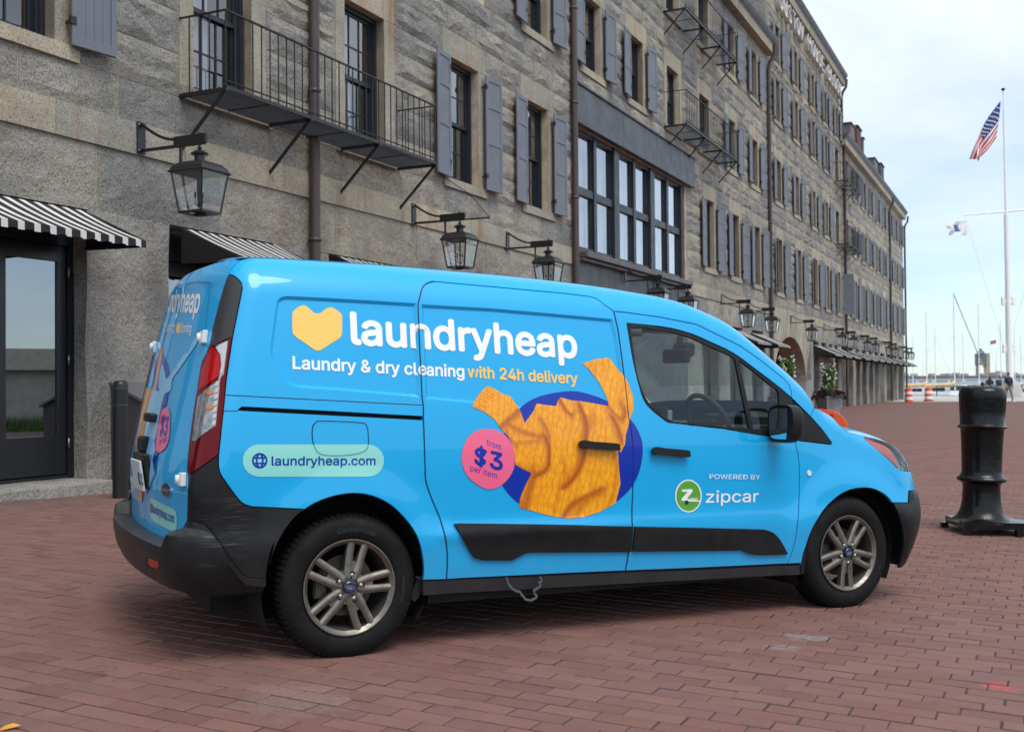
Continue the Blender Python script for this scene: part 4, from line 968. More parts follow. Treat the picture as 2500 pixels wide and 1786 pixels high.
for p in hp:
    hc = float(np.interp(p[0], [2.85, 3.0, 3.15, 3.4, 3.55, 3.7, 3.8], [1.20, 1.135, 1.10, 1.058, 1.02, .95, .86])); c_ = max(.012, hc - p[2])
    for j in range(ny): y = p[1] - 2 * p[1] * j / (ny - 1); q = abs(y / p[1]); vs.append((p[0] + .10 * smooth(3.3, 3.8, p[0]) * (1 - q * q), y, p[2] + c_ * (1 - q ** 3.2)))
fs = [(i * ny + j, (i + 1) * ny + j, (i + 1) * ny + j + 1, i * ny + j + 1) for i in range(len(hp) - 1) for j in range(ny - 1)]
me = bpy.data.meshes.new('bonnet'); me.from_pydata(vs, [], fs); me.materials.append(BLUE); me.polygons.foreach_set('use_smooth', [True] * len(fs)); me.update(); obj('bonnet', me, van)
# ---- rear: door, corner trim, lamp, cladding
rd_edge = cat(tz('A', (1225, 235), (1180, 270), (1130, 330), (1104, 378), (1080, 440), (1045, 540), (1000, 700), (940, 930), (920, 1050), (903, 1130), (880, 1200), (830, 1290), (815, 1360), (790, 1520)), tz('B', (960, 230), (930, 400), (900, 600), (870, 850), (850, 1080), (850, 1150)), tz('C', (812, 300), (810, 380), (805, 500), (800, 718), (745, 850), (692, 985)))
zbot = rd_edge[-1][1]; zl = np.linspace(zbot, 1.81, 14)
cen = np.stack([tcr(zl) + .003, zl], -1)
print('REAR', rd_edge[0], rd_edge[10], rd_edge[-1], 'centre', cen[0], cen[-1])
rd_out = cat(rd_edge, cen, [[seam_rear[0][0] - .08, 1.816]])
rdoor = panel('rear_door', rd_out, BLUE, mirror=True, grid=.03)
trim_out = cat(trim_r, tz('A', (1050, 1077), (965, 1130), (905, 1127), (920, 1050), (940, 930), (1000, 700), (1045, 540), (1080, 440)))
panel('corner_pillar_trim', trim_out, mat('grey_plastic', (.030, .030, .033), .45, bump=.2, bscale=250), off=.001, mirror=True, grid=.03)
lamp_l = cat(tz('A', (905, 1130), (880, 1200), (830, 1290), (815, 1360), (790, 1520)), tz('B', (960, 230), (930, 400), (900, 600), (870, 850), (850, 1080), (852, 1152)))
lamp_out = cat(tz('A', (965, 1130), (1060, 1080)), lamp_r, tz('B', (1100, 1010), (1000, 1082), (905, 1152)), lamp_l[::-1])
def plastic(name, col, tr=.3):
    m = mat(name, col, .16, spec=.2, coat=.08); b = NT(m).b; b.inputs['Transmission Weight'].default_value = tr; return m
lamp = panel('tail_lamp', lamp_out, plastic('lamp_red', (.13, .0015, .003), 0), off=.004, gap=.002, mirror=True, grid=.02)
panel('lamp_top_red', cat(tz('A', (920, 1165), (960, 1150), (1015, 1225), (1025, 1320), (1005, 1450), (900, 1530), (800, 1600), (835, 1370), (900, 1220))), plastic('lamp_bright_red', (.46, .004, .006), 0), off=.0065, gap=0, rim=.002, parent=lamp, grid=.02)
M_lclr = mat('lamp_clear', (.30, .30, .31), .12, .3, coat=.8, var=.5, vscale=40)
panel('lamp_clear_band', cat(tz('A', (975, 1140), (1105, 1075), (1090, 1200), (1060, 1420)), tz('B', (1215, 110), (1195, 330), (1165, 628), (950, 795), (908, 795), (940, 560), (975, 312), (1060, 232), (1190, 140)), tz('A', (1012, 1450), (1032, 1320), (1022, 1220))), M_lclr, off=.0062, gap=0, rim=.002, parent=lamp, grid=.02)
M_lwht = mat('lamp_white', (.52, .52, .53), .25, coat=.3)
for k in range(7):
    a = k / 7; q0 = np.array([1200 - 42 * a, 130 + 500 * a]); q1 = q0 + [-6, 60]
    panel('lamp_reflector', tz('B', (q0[0] - 30, q0[1] + 18), (q0[0] + 4, q0[1]), (q1[0] + 4, q1[1] - 8), (q1[0] - 34, q1[1] + 10)), M_lwht, off=.0078, gap=0, rim=.001, parent=lamp, grid=.02)
panel('lamp_white_strip', tz('A', (985, 1150), (1100, 1085), (1085, 1200), (1055, 1400), (1020, 1440), (1040, 1320), (1030, 1215)), M_lwht, off=.0078, gap=0, rim=.001, parent=lamp, grid=.02)
for yb in ((1095, 265), (1105, 420)): panel('bulb', spl(tz('B', (yb[0] - 45, yb[1]), (yb[0], yb[1] - 32), (yb[0] + 50, yb[1]), (yb[0], yb[1] + 28)), 4, True), mat('bulb_amber', (.55, .2, .04), .2, coat=.5), off=.009, gap=0, rim=.001, parent=lamp, grid=.02)
clad_seam = spl(tz('C', (800, 720), (880, 735), (960, 760), (1030, 805), (1100, 900), (1200, 1050), (1300, 1190), (1380, 1280), (1440, 1318), (1618, 1335)), 3)
clad_out = cat(clad_t, arch_rk[1:], clad_seam[::-1], tz('C', (805, 500), (810, 380), (812, 300)), tz('B', (852, 1155), (905, 1152), (1000, 1082), (1100, 1010)))
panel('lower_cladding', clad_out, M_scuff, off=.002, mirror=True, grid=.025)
# ---- rear bumper: a loft from arch to arch round the tail
tE = float(clad_seam[-1][0]); nb = 44; tt = np.concatenate([np.linspace(tE, -.62, 22), np.linspace(-.66, float(tcr(.5)), nb - 22)])
zs_seam = np.interp(tt, clad_seam[:, 0][np.argsort(clad_seam[:, 0])], clad_seam[:, 1][np.argsort(clad_seam[:, 0])])
tD = float(clad_seam[0][0]); zD = float(clad_seam[0][1])
rings = []
for i, t in enumerate(tt):
    side = smooth(tD - .10, tD + .26, t)                      # 1 on the flank, 0 round the back
    if t >= tD: ztop = zs_seam[i]
    else: ztop = zD + (zbot + .012 - zD) * smooth(0, .09, tD - t)
    e = .088 * (1 - side) ** .8 + .004
    zl = min(.575, ztop - .004); bot = .335 - .02 * side
    pr = [(ztop, .003), (ztop * .5 + zl * .5, .003 + e * .16), (zl + .008, e * .80), (zl - .004, e * .97), (zl - .03, e + .002), (.46, e + .001), (bot + .05, e - .012), (bot, e - .035), (bot - .012, -.06)]
    if t > tD: pr = [(ztop, .003)] + [(ztop + (zl - ztop) * k, .003 + e * k ** 3.0) for k in (.5, .9)] + pr[3:]
    pr = [(min(z, ztop), o) for z, o in pr]
    rings.append(np.array([MS(np.array(t), np.array(max(z, .30)), o) + np.array([0, 0, min(0, z - .30)]) for z, o in pr]))
k = len(rings[0]); b = MB(); b.add(np.concatenate(rings), [(i * k + j, i * k + j + 1, (i + 1) * k + j + 1, (i + 1) * k + j) for i in range(len(rings) - 1) for j in range(k - 1)], 0, True)
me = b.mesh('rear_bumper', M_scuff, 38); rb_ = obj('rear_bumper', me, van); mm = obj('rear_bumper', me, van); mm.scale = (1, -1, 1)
# bumper reflector: sits on the loft
def on_mesh(pxs, o_=.004):
    dg = bpy.context.evaluated_depsgraph_get()
    from mathutils.bvhtree import BVHTree
    bv = BVHTree.FromPolygons([Vector(V2W(np.array(v.co))) for v in me.vertices], [tuple(p.vertices) for p in me.polygons]); res = []
    for p in pxs:
        d = Vector(ray(*p)).normalized(); h = bv.ray_cast(Vector(CO), d); q = (h[0] if h[0] else Vector(CO) + d * 5) - d * o_; q = np.array(q) - VO; res.append((q @ vx, q @ vy, q @ vz))
    return res
rf = on_mesh(px('C', (392, 1120), (440, 1130), (497, 1158), (500, 1190), (495, 1230), (440, 1215), (397, 1190), (390, 1150))); MB().add(rf, [tuple(range(8))]).build('bumper_reflector', mat('reflector_red', (.40, .004, .005), .2, spec=.2), van, None)
rf = on_mesh(px('C', (375, 1108), (440, 1118), (505, 1150), (510, 1195), (500, 1243), (430, 1228), (380, 1205), (368, 1150)), .002); MB().add(rf, [tuple(range(8))]).build('reflector_bezel', M_gap, van, None)
# ---- door mouldings, sills, handles
cl1 = cat(tz('E', (497, 464), (1000, 472), (2064, 489)), tz('E', (2056, 620), (2047, 716)), tz('E', (1130, 722)), spl(tz('E', (1130, 722), (1090, 735), (990, 788), (960, 792)), 3), spl(tz('E', (720, 792), (660, 775), (620, 738), (476, 492), (480, 470), (497, 464)), 3))
panel('door_moulding', cl1, M_clad, off=.014, gap=.001, rim=.02, parent=None, bulge=.0, mirror=True)
cl2 = cat(tz('H', (96, 1185), (400, 1191), (730, 1199)), spl(tz('H', (740, 1200), (780, 1214), (815, 1250), (848, 1308), (840, 1322), (690, 1325), (625, 1303)), 3), tz('H', (85, 1309), (91, 1245)))
panel('door_moulding', cl2, M_clad, off=.014, gap=.001, rim=.02, mirror=True)
sk = cat(tz('E', (198, 985), (1000, 952), (2006, 905)), tz('H', (400, 1404), (935, 1378)), tz('H', (930, 1425), (400, 1452)), tz('E', (2006, 1005), (1000, 1062), (198, 1110)))
panel('side_sill', sk, mat('sill_plastic', (.018, .0185, .020), .5, var=.2, vscale=6), off=-.004, gap=0, rim=.10, mirror=True)
sk2 = cat(tz('E', (150, 965), (2002, 888)), tz('H', (940, 1366), (935, 1380)), tz('E', (2006, 907), (198, 987)))
panel('sill_shadow_gap', sk2, M_gap, off=-.02, gap=-.004, rim=.02, mirror=True)
gd = cat(tz('L', (128, 1005), (163, 835), (186, 822), (168, 1100), (128, 1128)))
panel('arch_lip', gd, M_clad, off=.004, gap=0, rim=.06, mirror=True)
fl = cat(tz('E', (160, 985), (198, 985), (200, 1060), (180, 1140), (140, 1180), (100, 1150)))
panel('mud_flap', fl, M_rub, off=-.03, gap=0, rim=.02, mirror=True)
def handle(k, x0, y0, x1, y1, par):
    c = spl(tz(k, (x0 + 25, y0), (x0 + (x1 - x0) * .35, y0 + 8), (x1 - 15, y1 - 42), (x1, y1 - 22), (x1 - 12, y1), (x0 + (x1 - x0) * .3, y1 - 12), (x0 + 14, y1 - 20), (x0, y0 + 20)), 4, True)
    panel('handle', c, M_clad, off=.034, gap=0, rim=.018, grid=.015)
    ctr = c.mean(0); cup = np.array([[ctr[0] + .085 * math.cos(a) + .01, ctr[1] + .052 * math.sin(a)] for a in np.linspace(0, 2 * math.pi, 28, endpoint=False)])
    mat('wrap_shade', (.003, .20, .50), .3, coat=.4)
    for u in (.12, .85):
        a = tz(k, (x0 + (x1 - x0) * u, (y0 + y1) / 2 + (y1 - y0) * .2 * (u - .5)))[0]; p = MS(np.array(a[0]), np.array(a[1]), .0); q = MS(np.array(a[0]), np.array(a[1]), .03); MB().bar(p, q, .03, .022).build('handle_mount', M_clad, van, None)
handle('G', 1018, 935, 1262, 997, slide); handle('G', 1462, 975, 1690, 1037, fdoor)
ribbon('quarter_seam', tz('F', (752, 909), (1300, 938), (1956, 971)), .0035, M_gap, .0006)
ribbon('quarter_seam', tz('F', (737, 1006), (826, 1006)), .003, M_gap, .0006)
for L2 in (seam_rear, slide_r, slide_t, bseam, fseam, door_t, hood_s, tri_b, rd_edge, cat(clad_t), clad_seam, np.concatenate([fuel, fuel[:1]]), tz('J', (1350, 825), (1300, 943)), sill_t, sill_f): ribbon('shut_line', L2, .022, M_gap, -.012, mirror=True)
# marker lens on the wing
q = tz('H', (964, 922))[0]; ring = [[q[0] + .016 * math.cos(a), q[1] + .016 * math.sin(a)] for a in np.linspace(0, 2 * math.pi, 16, endpoint=False)]
panel('side_marker', ring, mat('marker_white', (.75, .75, .72), .25, coat=.5), off=.006, gap=0, rim=.006)
# hinges on the rear corner
def hinge(k, cx, cy, sides=(1, -1)):
    a = tz(k, (cx, cy))[0]; P = MS(np.array(a[0]), np.array(a[1]), .012); n = Mn(np.array(a[0]), np.array(a[1])); tg = M0(np.array(a[0] + .01), np.array(a[1])) - M0(np.array(a[0] - .01), np.array(a[1])); tg /= np.linalg.norm(tg)
    b = MB(); b.bbox((-.026, -.014, -.031), (.024, .010, .031), .005); b.tube([(-.024, .012, -.020), (-.024, .012, .020)], .011, 10)
    me = b.mesh('hinge', mat('hinge_white', (.72, .72, .70), .35, coat=.3)); zz = np.cross(tg, n)
    for sg in sides:
        o = obj('hinge', me, van); o.matrix_local = Matrix(((tg[0], n[0], 0, P[0]), (tg[1] * sg, n[1] * sg, 0, P[1] * sg), (tg[2], n[2], 1, P[2]), (0, 0, 0, 1)))
hinge('A', 865, 1045); hinge('B', 815, 1220, (1,))
# rear handle, emblem, plate
a = tz('B', (490, 540))[0]; P = MS(np.array(a[0]), np.array(a[1]), .016); n = Mn(np.array(a[0]), np.array(a[1]))
b = MB(); b.bbox((-.03, -.075, -.022), (.012, .075, .022), .01); o = b.build('rear_handle', M_clad, van, None, loc=tuple(P))
panel('emblem_rim', spl(tz('B', (563, 1310), (610, 1257), (650, 1275), (678, 1335), (660, 1400), (625, 1408), (580, 1375)), 3, True), mat('chrome', (.75, .75, .78), .12, 1), off=.006, gap=0, rim=.006, grid=.02)
panel('emblem', spl(tz('B', (572, 1315), (610, 1270), (643, 1285), (664, 1335), (650, 1390), (622, 1397), (585, 1368)), 3, True), mat('emblem_blue', (.012, .022, .07), .25, coat=.6), off=.0075, gap=0, rim=.001, grid=.02)
# number plate and its dark pocket on the left rear door
b = MB(); b.bbox((-.012, -.13, -.075), (.0, .13, .075), .003); pl = b.build('number_plate', mat('plate_white', (.55, .57, .60), .5), van, None, loc=(-.790, .0, .785), rot=(0, R(-9), 0))
b = MB(); b.bbox((.0, -.14, -.085), (.03, .16, .09), .02); b.build('plate_pocket', M_clad, van, None, loc=(-.784, .0, .80), rot=(0, R(-9), 0))
b = MB(); b.bbox((-.022, .04, -.04), (.03, .20, .04), .02); b.build('boot_grip', M_clad, van, None, loc=(-.755, -.03, .93))
for i, ch in enumerate('KX'):
    g = glyph(ch, .11, .001, .002); 
    for v in g.vertices: c = v.co.copy(); v.co = (-.0145 - c.z, -.06 - i * .08 + .0 - c.x * .7, c.y - .04) if True else c
    g.materials.append(mat('plate_ink', (.02, .02, .05), .5)); obj('plate_letter', g, pl)
# ------------------------------------------------ wheels
M_tyre = mat('tyre_rubber', (.0062, .0062, .0066), .7, spec=.22, var=.35, vscale=9, bump=.15, bscale=120)
def alloy():
    m = mat('alloy_dusty', (.33, .31, .285), .34, .85); t = NT(m); P = t.coord('Object'); f = t.noise(P, 14, 6, .65)
    t.link(t.ramp(f, (.3, (.13, .115, .098)), (.55, (.235, .215, .19)), (.8, (.32, .30, .275))), t.b.inputs['Base Color']); t.link(t.ramp(f, (.3, (.6,) * 3), (.7, (.3,) * 3)), t.b.inputs['Roughness']); return m
M_alloy = alloy(); M_disc = mat('brake_disc', (.10, .095, .09), .5, .8, var=.4, vscale=10); M_bolt = mat('wheel_bolt', (.42, .41, .39), .3, .9)
def ringY(b, prof, n=72, mi=0):
    """profile of (r, y) revolved about the wheel axle (local Y)"""
    vs = []; fs = []
    for r, y in prof: vs += [(r * math.cos(2 * math.pi * k / n), y, r * math.sin(2 * math.pi * k / n)) for k in range(n)]
    for i in range(len(prof) - 1): fs += [(i * n + k, i * n + (k + 1) % n, (i + 1) * n + (k + 1) % n, (i + 1) * n + k) for k in range(n)]
    b.add(vs, fs, mi, True)
def wheel(x, side, spin):
    # local y=0 is the outer face, inside is +y (right-hand wheels)
    RT = .329; w = obj('wheel', None, van, (x, -.892 * side, .316), (0, 0, 0 if side > 0 else math.pi))
    b = MB(); ringY(b, [(.212, .02), (.217, .006), (.226, .000), (.240, -.006), (.262, -.010), (.285, -.009), (.303, -.002), (.314, .008), (.321, .018), (RT - .003, .030), (RT, .05), (RT + .001, .10), (RT, .15), (RT - .003, .172), (.315, .19), (.28, .205), (.22, .20)])
    t = b.build('tyre', M_tyre, w, 35)
    for v in t.data.vertices:
        if v.co.z < -.3155: v.co.z = -.3155
    g = MB(); n = 74                                            # tread blocks on the shoulder and tread
    for k in range(n):
        a0 = 2 * math.pi * k / n; a1 = a0 + 2 * math.pi / n * .62
        for y0, y1, r0, r1 in ((.010, .034, .3165, .3305), (.040, .072, RT - .001, RT + .0055), (.080, .112, RT, RT + .0055), (.120, .160, RT - .001, RT + .005)):
            vs = []
            for rr, yy in ((r0 - .004, y0), (r1 - .004, y1), (r0 + .003 if y0 < .02 else r0 + .005, y0), (r1 + .0025 if y0 < .02 else r1, y1)):
                for a in (a0, a1): sh = .02 * (yy - .02); vs.append((rr * math.cos(a + sh), yy, max(rr * math.sin(a + sh), -.3158)))
            g.add(vs, [(2, 3, 7, 6) if False else (4, 5, 7, 6), (0, 1, 5, 4), (2, 6, 7, 3), (0, 4, 6, 2), (1, 3, 7, 5)])
    g.build('tread', M_tyre, w, None)
    b = MB(); ringY(b, [(.2165, .004), (.2205, -.002), (.2195, -.007), (.214, -.007), (.208, -.001), (.203, .004), (.198, .008), (.194, .03), (.186, .10), (.186, .17)])
    rim = b.build('rim', M_alloy, w, 40)
    for k in range(5):
        c = R(spin + 72 * k); sp = MB()
        def P(r, o, y): return (r * math.cos(c) - o * math.sin(c), y, r * math.sin(c) + o * math.cos(c))
        for sg in (-1, 1):
            prof = [(.040, .012, .022, .0), (.085, .0235, .0195, .002), (.140, .0295, .0175, .006), (.2025, .0345, .0180, .004)]
            vs = []
            for r, o, hw, y in prof:
                o *= sg
                vs += [P(r, o - hw, y + .030), P(r, o - hw * .95, y + .004), P(r, o - hw * .25 * 1, y - .002), P(r, o + hw * .25, y - .002), P(r, o + hw * .95, y + .004), P(r, o + hw, y + .030)]
            fs = [(i * 6 + j, i * 6 + j + 1, (i + 1) * 6 + j + 1, (i + 1) * 6 + j) for i in range(3) for j in range(5)]; sp.add(vs, fs)
        vs = [P(.04, -.012, .010), P(.04, .012, .010), P(.118, -.028, .014), P(.118, .028, .014), P(.112, -.026, .05), P(.112, .026, .05)]
        sp.add(vs, [(0, 1, 3, 2), (2, 3, 5, 4)]); sp.build('spoke', M_alloy, w, 20)
        bo = MB(); cc = P(.056, 0, 0); bo2 = [(math.cos(2 * math.pi * q / 6) * .0095, math.sin(2 * math.pi * q / 6) * .0095) for q in range(6)]
        ringY(bo, [(.0001, -.008), (.006, -.008), (.010, -.004), (.0105, .012)], 8); bo.v = [(v[0] + cc[0], v[1], v[2] + cc[2]) for v in bo.v]; bo.build('wheel_bolt', M_bolt, w, 30)
        bo = MB(); ringY(bo, [(.0108, -.0005), (.0185, -.0005)], 16); bo.v = [(v[0] + cc[0], v[1] + .0, v[2] + cc[2]) for v in bo.v]; bo.build('bolt_recess', M_gap, w, None)
    b = MB(); ringY(b, [(.0001, .012), (.078, .010), (.082, .03)], 40); b.build('hub_plate', M_alloy, w, 30)
    b = MB(); ringY(b, [(.0001, -.011), (.024, -.011), (.029, -.007), (.030, .01)], 32); b.build('centre_cap', mat('cap_blue', (.012, .025, .075), .3, coat=.4), w, 30)
    b = MB(); vs = [(.020 * math.cos(2 * math.pi * q / 24), -.0118, .0085 * math.sin(2 * math.pi * q / 24)) for q in range(24)] + [(.0185 * math.cos(2 * math.pi * q / 24), -.0118, .0072 * math.sin(2 * math.pi * q / 24)) for q in range(24)]
    b.add(vs, [(q, (q + 1) % 24, 24 + (q + 1) % 24, 24 + q) for q in range(24)]); cap = b.build('cap_oval', mat('cap_silver', (.6, .62, .66), .3, .6), w, None)
    gl = glyph('Ford', .013, 0, .0003)
    for v in gl.vertices: q = v.co.copy(); v.co = (q.x - .0125, -.0120, q.y - .004)
    gl.materials.append(MATS['cap_silver']); o = obj('cap_letters', gl, w)
    for q in (cap, o): q.rotation_euler = (0, R(-spin + 90), 0) if x < 1 else (0, R(-10), 0)
    b = MB(); ringY(b, [(.05, .075), (.14, .075), (.14, .085)], 48); b.build('brake_disc', M_disc, w, 40)
    b = MB(); b.bbox((-.15, .06, -.06), (-.08, .12, .06), .01); b.build('brake_caliper', M_disc, w, None)
    return w
for sd in (1, -1): wheel(0, sd, 78 if sd > 0 else 20); wheel(WB, sd, 54 if sd > 0 else 20)
# raised maker's lettering on the rear tyre wall
def tyre_text(body, x, r, size, mid, flip):
    tot = []; xx = 0
    for ch in body:
        g = glyph(ch, size, .0, .0012); v = np.array([w.co[:] for w in g.vertices]) if len(g.vertices) else np.zeros((1, 3)); tot.append((xx, g, v)); xx += (v[:, 0].max() if ch != ' ' else size * .3) + size * .09
    b = MB()
    for x0, g, v in tot:
        vv = []
        for p in v:
            s = x0 + p[0] - xx / 2
            a = mid - s / r if not flip else mid + s / r
            rr = r + (p[1] - size * .35) * (1 if not flip else -1); vv.append((rr * math.cos(a), -.0118, rr * math.sin(a)))
        b.add(vv, [tuple(f.vertices) for f in g.polygons])
    o = b.build('tyre_lettering', mat('tyre_letter', (.018, .018, .019), .75), van, None, loc=(x, -.892, .316))
tyre_text('Continental', 0, .268, .042, R(84), False); tyre_text('PROCONTACT', 0, .262, .020, R(-5), False); tyre_text('PROCONTACT', WB, .262, .020, R(-30), False)
# ------------------------------------------------ wheel housings, floor, interior
for cx, rr in ((0, .40), (WB, .385)):
    b = MB(); n = 24; vs = []
    for y in (-.86, -.55):
        vs += [(cx + rr * math.cos(math.pi * (k / n * 1.3 - .15)), y, .316 + rr * math.sin(math.pi * (k / n * 1.3 - .15))) for k in range(n + 1)]
    fs = [(k, k + 1, n + 2 + k, n + 1 + k) for k in range(n)] + [tuple(range(n + 1, 2 * n + 2))]; b.add(vs, fs, 0, False); me = b.mesh('wheel_housing', M_gap)
    for sg in (1, -1): o = obj('wheel_housing', me, van); o.scale = (1, sg, 1)
b = MB(); b.box((-.55, -.55, .185), (3.5, .55, .32)); b.box((.42, -.82, .20), (2.64, .82, .34)); b.box((-.62, -.80, .30), (-.42, .80, .40)); b.build('underbody', M_gap, van, None)
M_trim = mat('cabin_grey', (.085, .088, .09), .7, var=.15, vscale=4); M_trimd = mat('cabin_dark', (.022, .023, .025), .6)
b = MB(); b.box((1.42, -.78, .34), (1.45, .78, 1.50)); b.box((1.42, -.62, 1.50), (1.45, .62, 1.74)); b.build('bulkhead', M_trimd, van, None)
b = MB(); b.box((1.45, -.80, .34), (2.9, .80, .36)); b.build('cabin_floor', M_trimd, van, None)
b = MB()
prof = [(2.42, .62), (2.40, .86), (2.44, 1.00), (2.52, 1.055), (2.75, 1.06), (3.02, 1.03), (3.02, .62)]
b.add([(x, y, z) for y in (-.74, .74) for x, z in prof], [(i, (i + 1) % 7, 7 + (i + 1) % 7, 7 + i) for i in range(7)] + [tuple(range(7)), tuple(range(13, 6, -1))]); b.build('dashboard', M_trim, van, 30)
b = MB(); b.bbox((2.54, -.64, 1.04), (2.80, -.18, 1.12), .03); b.build('instrument_hood', M_trimd, van, None)
b = MB(); ang = R(28); n = 28; pts = [(2.42 + .185 * math.sin(2 * math.pi * k / n) * math.sin(ang) * -1, -.40 + .185 * math.cos(2 * math.pi * k / n), 1.06 + .185 * math.sin(2 * math.pi * k / n) * math.cos(ang)) for k in range(n + 1)]
b.tube(pts, .016, 8, cap=False); b.bar((2.42, -.57, 1.06), (2.42, -.23, 1.06), .03, .02); b.bar((2.42, -.40, 1.06), (2.49, -.40, .90), .04, .03); b.bar((2.42, -.4, 1.06), (2.60, -.4, .98), .06, .06); b.build('steering_wheel', M_trimd, van, 40)
b = MB(); b.bbox((2.34, -.02, 1.02), (2.40, .13, 1.15), .008); b.build('dash_screen', M_gap, van, None)
b = MB(); b.bbox((2.46, .10, 1.06), (2.52, .22, 1.13), .006); b.build('dash_card', mat('dash_card', (.30, .32, .32), .6), van, None)
b = MB(); b.bbox((2.44, -.12, 1.43), (2.50, .12, 1.52), .03); b.bbox((2.48, -.09, 1.47), (2.56, .07, 1.56), .03); b.bar((2.48, 0, 1.5), (2.50, 0, 1.60), .03); b.build('cabin_mirror', M_gap, van, None)
for yy in (-.42, .42):
    b = MB(); b.bbox((1.58, yy - .24, .52), (2.12, yy + .24, .70), .06); b.bbox((1.50, yy - .23, .68), (1.66, yy + .23, 1.20), .06); b.bbox((1.50, yy - .12, 1.23), (1.60, yy + .12, 1.42), .04); b.build('seat', M_trimd, van, None)
b = MB()
ins = []
for sg in (1,):
    P0 = [M0(np.array(x), np.array(float(zroof(x)) - .05)) for x in (2.0, 2.3, 2.6, 2.9)]
    b.tube([(p[0] - .02, -p[1] - .05, p[2] - .02) for p in P0], .04, 8)
b.build('pillar_lining', mat('cabin_light', (.35, .36, .34), .7), van, 40)
b = MB(); b.bbox((1.5, .76, .45), (2.5, .80, 1.0), .02); b.build('door_card', M_trimd, van, None)
b = MB(); b.bbox((1.45, -.64, 1.67), (2.15, .64, 1.71), .01); b.build('headlining', M_trimd, van, None)
for yy in (.12, -.58): b = MB(); b.bbox((2.10, yy, 1.60), (2.30, yy + .44, 1.63), .01); b.build('sun_visor', M_trimd, van, None)
# ------------------------------------------------ door mirrors
def mirror_obj(sg):
    c = np.array([2.455, -1.030, 1.072]); b = MB(); n, mth = 20, 12; vs = []; fs = []
    for j in range(mth + 1):
        v = -math.pi / 2 + math.pi * j / mth
        for i in range(n):
            u = 2 * math.pi * i / n; f = lambda s, e: math.copysign(abs(s) ** e, s)
            yy = f(math.cos(v), .55) * f(math.cos(u), .5) * .118; xx = f(math.cos(v), .55) * f(math.sin(u), .6) * .075; zz_ = f(math.sin(v), .55) * .105
            if xx < -.028: xx = -.028 - (xx + .028) * .08
            vs.append((xx + .02 * (yy < 0) * (yy / .118) , yy * (1 - .15 * (zz_ < 0) * abs(zz_) / .105), zz_))
    for j in range(mth): fs += [(j * n + i, j * n + (i + 1) % n, (j + 1) * n + (i + 1) % n, (j + 1) * n + i) for i in range(n)]
    b.add(vs, fs, 0, True); me = b.mesh('door_mirror', M_clad, 50)
    o = obj('door_mirror', me, van, (c[0], c[1] * sg, c[2]), (0, 0, 0)); o.scale = (1, sg, 1)
    g = MB(); ring = [(-.0335, .096 * math.copysign(abs(math.cos(a)) ** .5, math.cos(a)), .085 * math.copysign(abs(math.sin(a)) ** .5, math.sin(a))) for a in np.linspace(0, 2 * math.pi, 28, endpoint=False)]
    g.add(ring, [tuple(range(28))]); mg = g.mesh('mirror_glass', mat('mirror_silver', (.8, .83, .85), .02, 1)); k = obj('mirror_glass', mg, o)
    a = MB(); a.tube([(.02, .08, -.06), (.03, .16, -.085), (.05, .22, -.10)], [.035, .03, .035], 10); k = a.build('mirror_arm', M_clad, o, 40)
    a = MB(); a.add([(.055 - .0, -.10, -.012), (.06, .11, -.012), (.06, .11, -.02), (.055, -.10, -.02)], [(0, 1, 2, 3)])
for sg in (1, -1): mirror_obj(sg)
# chain hanging below the sliding door
cp = [(915, 940), (925, 985), (960, 1030), (1000, 1055), (1030, 1060), (1050, 1090), (1085, 1130), (1130, 1138), (1170, 1118), (1182, 1098), (1160, 1075), (1158, 1050), (1200, 1022), (1215, 1005), (1205, 980), (1225, 960), (1215, 932)]
cw = [MS(np.array(a), np.array(z), .03) for a, z in tz('E', *cp)]
L3 = resamp(np.array(cw), .017)
ch = obj('bicycle_chain', None, van)
for i in range(len(L3) - 1):
    b = MB(); d = Vector(L3[i + 1] - L3[i]); a = Vector(L3[i]) - d * .15; c = Vector(L3[i + 1]) + d * .15
    for s_ in (-.004, .004): b.bar(a + Vector((0, s_, 0)), c + Vector((0, s_, 0)), .003 if i % 2 else .0024, .011, up=(0, 1, 0) if False else (0, 0, 1))
    b.tube([tuple(Vector(L3[i]) + Vector((0, -.006, 0))), tuple(Vector(L3[i]) + Vector((0, .006, 0)))], .005, 6)
    b.build('chain_link', mat('chain_steel', (.16, .17, .18), .45, .7), ch, None)
# ------------------------------------------------ printed wrap on the van
def flatmat(name, col, rough=.3): return mat(name, col, rough, spec=.35, coat=.4)
P_white = flatmat('print_white', (.86, .87, .88)); P_yel = flatmat('print_yellow', (.90, .58, .13)); P_navy = flatmat('print_navy', (.0005, .026, .36)); P_pink = flatmat('print_pink', (.86, .13, .26)); P_mint = flatmat('print_mint', (.26, .68, .62)); P_green = flatmat('print_green', (.10, .36, .05)); P_lb = flatmat('print_paleblue', (.22, .54, .82)); P_tan = flatmat('print_tan', (.66, .28, .07)); P_dark = flatmat('print_dark', (.02, .03, .04))
DO = .0018
def decal(name, out, m, lay=0, grid=.03, parent=None): return panel(name, out, m, off=DO + lay * .0007, gap=0, rim=0, follow=True, grid=grid, parent=parent, fine=.012, lines=[l for q in REC for l in q[:2]] if name in ('blue_disc', 'jumper_print', 'jumper_fold', 'web_lozenge', 'heart_logo') else ())
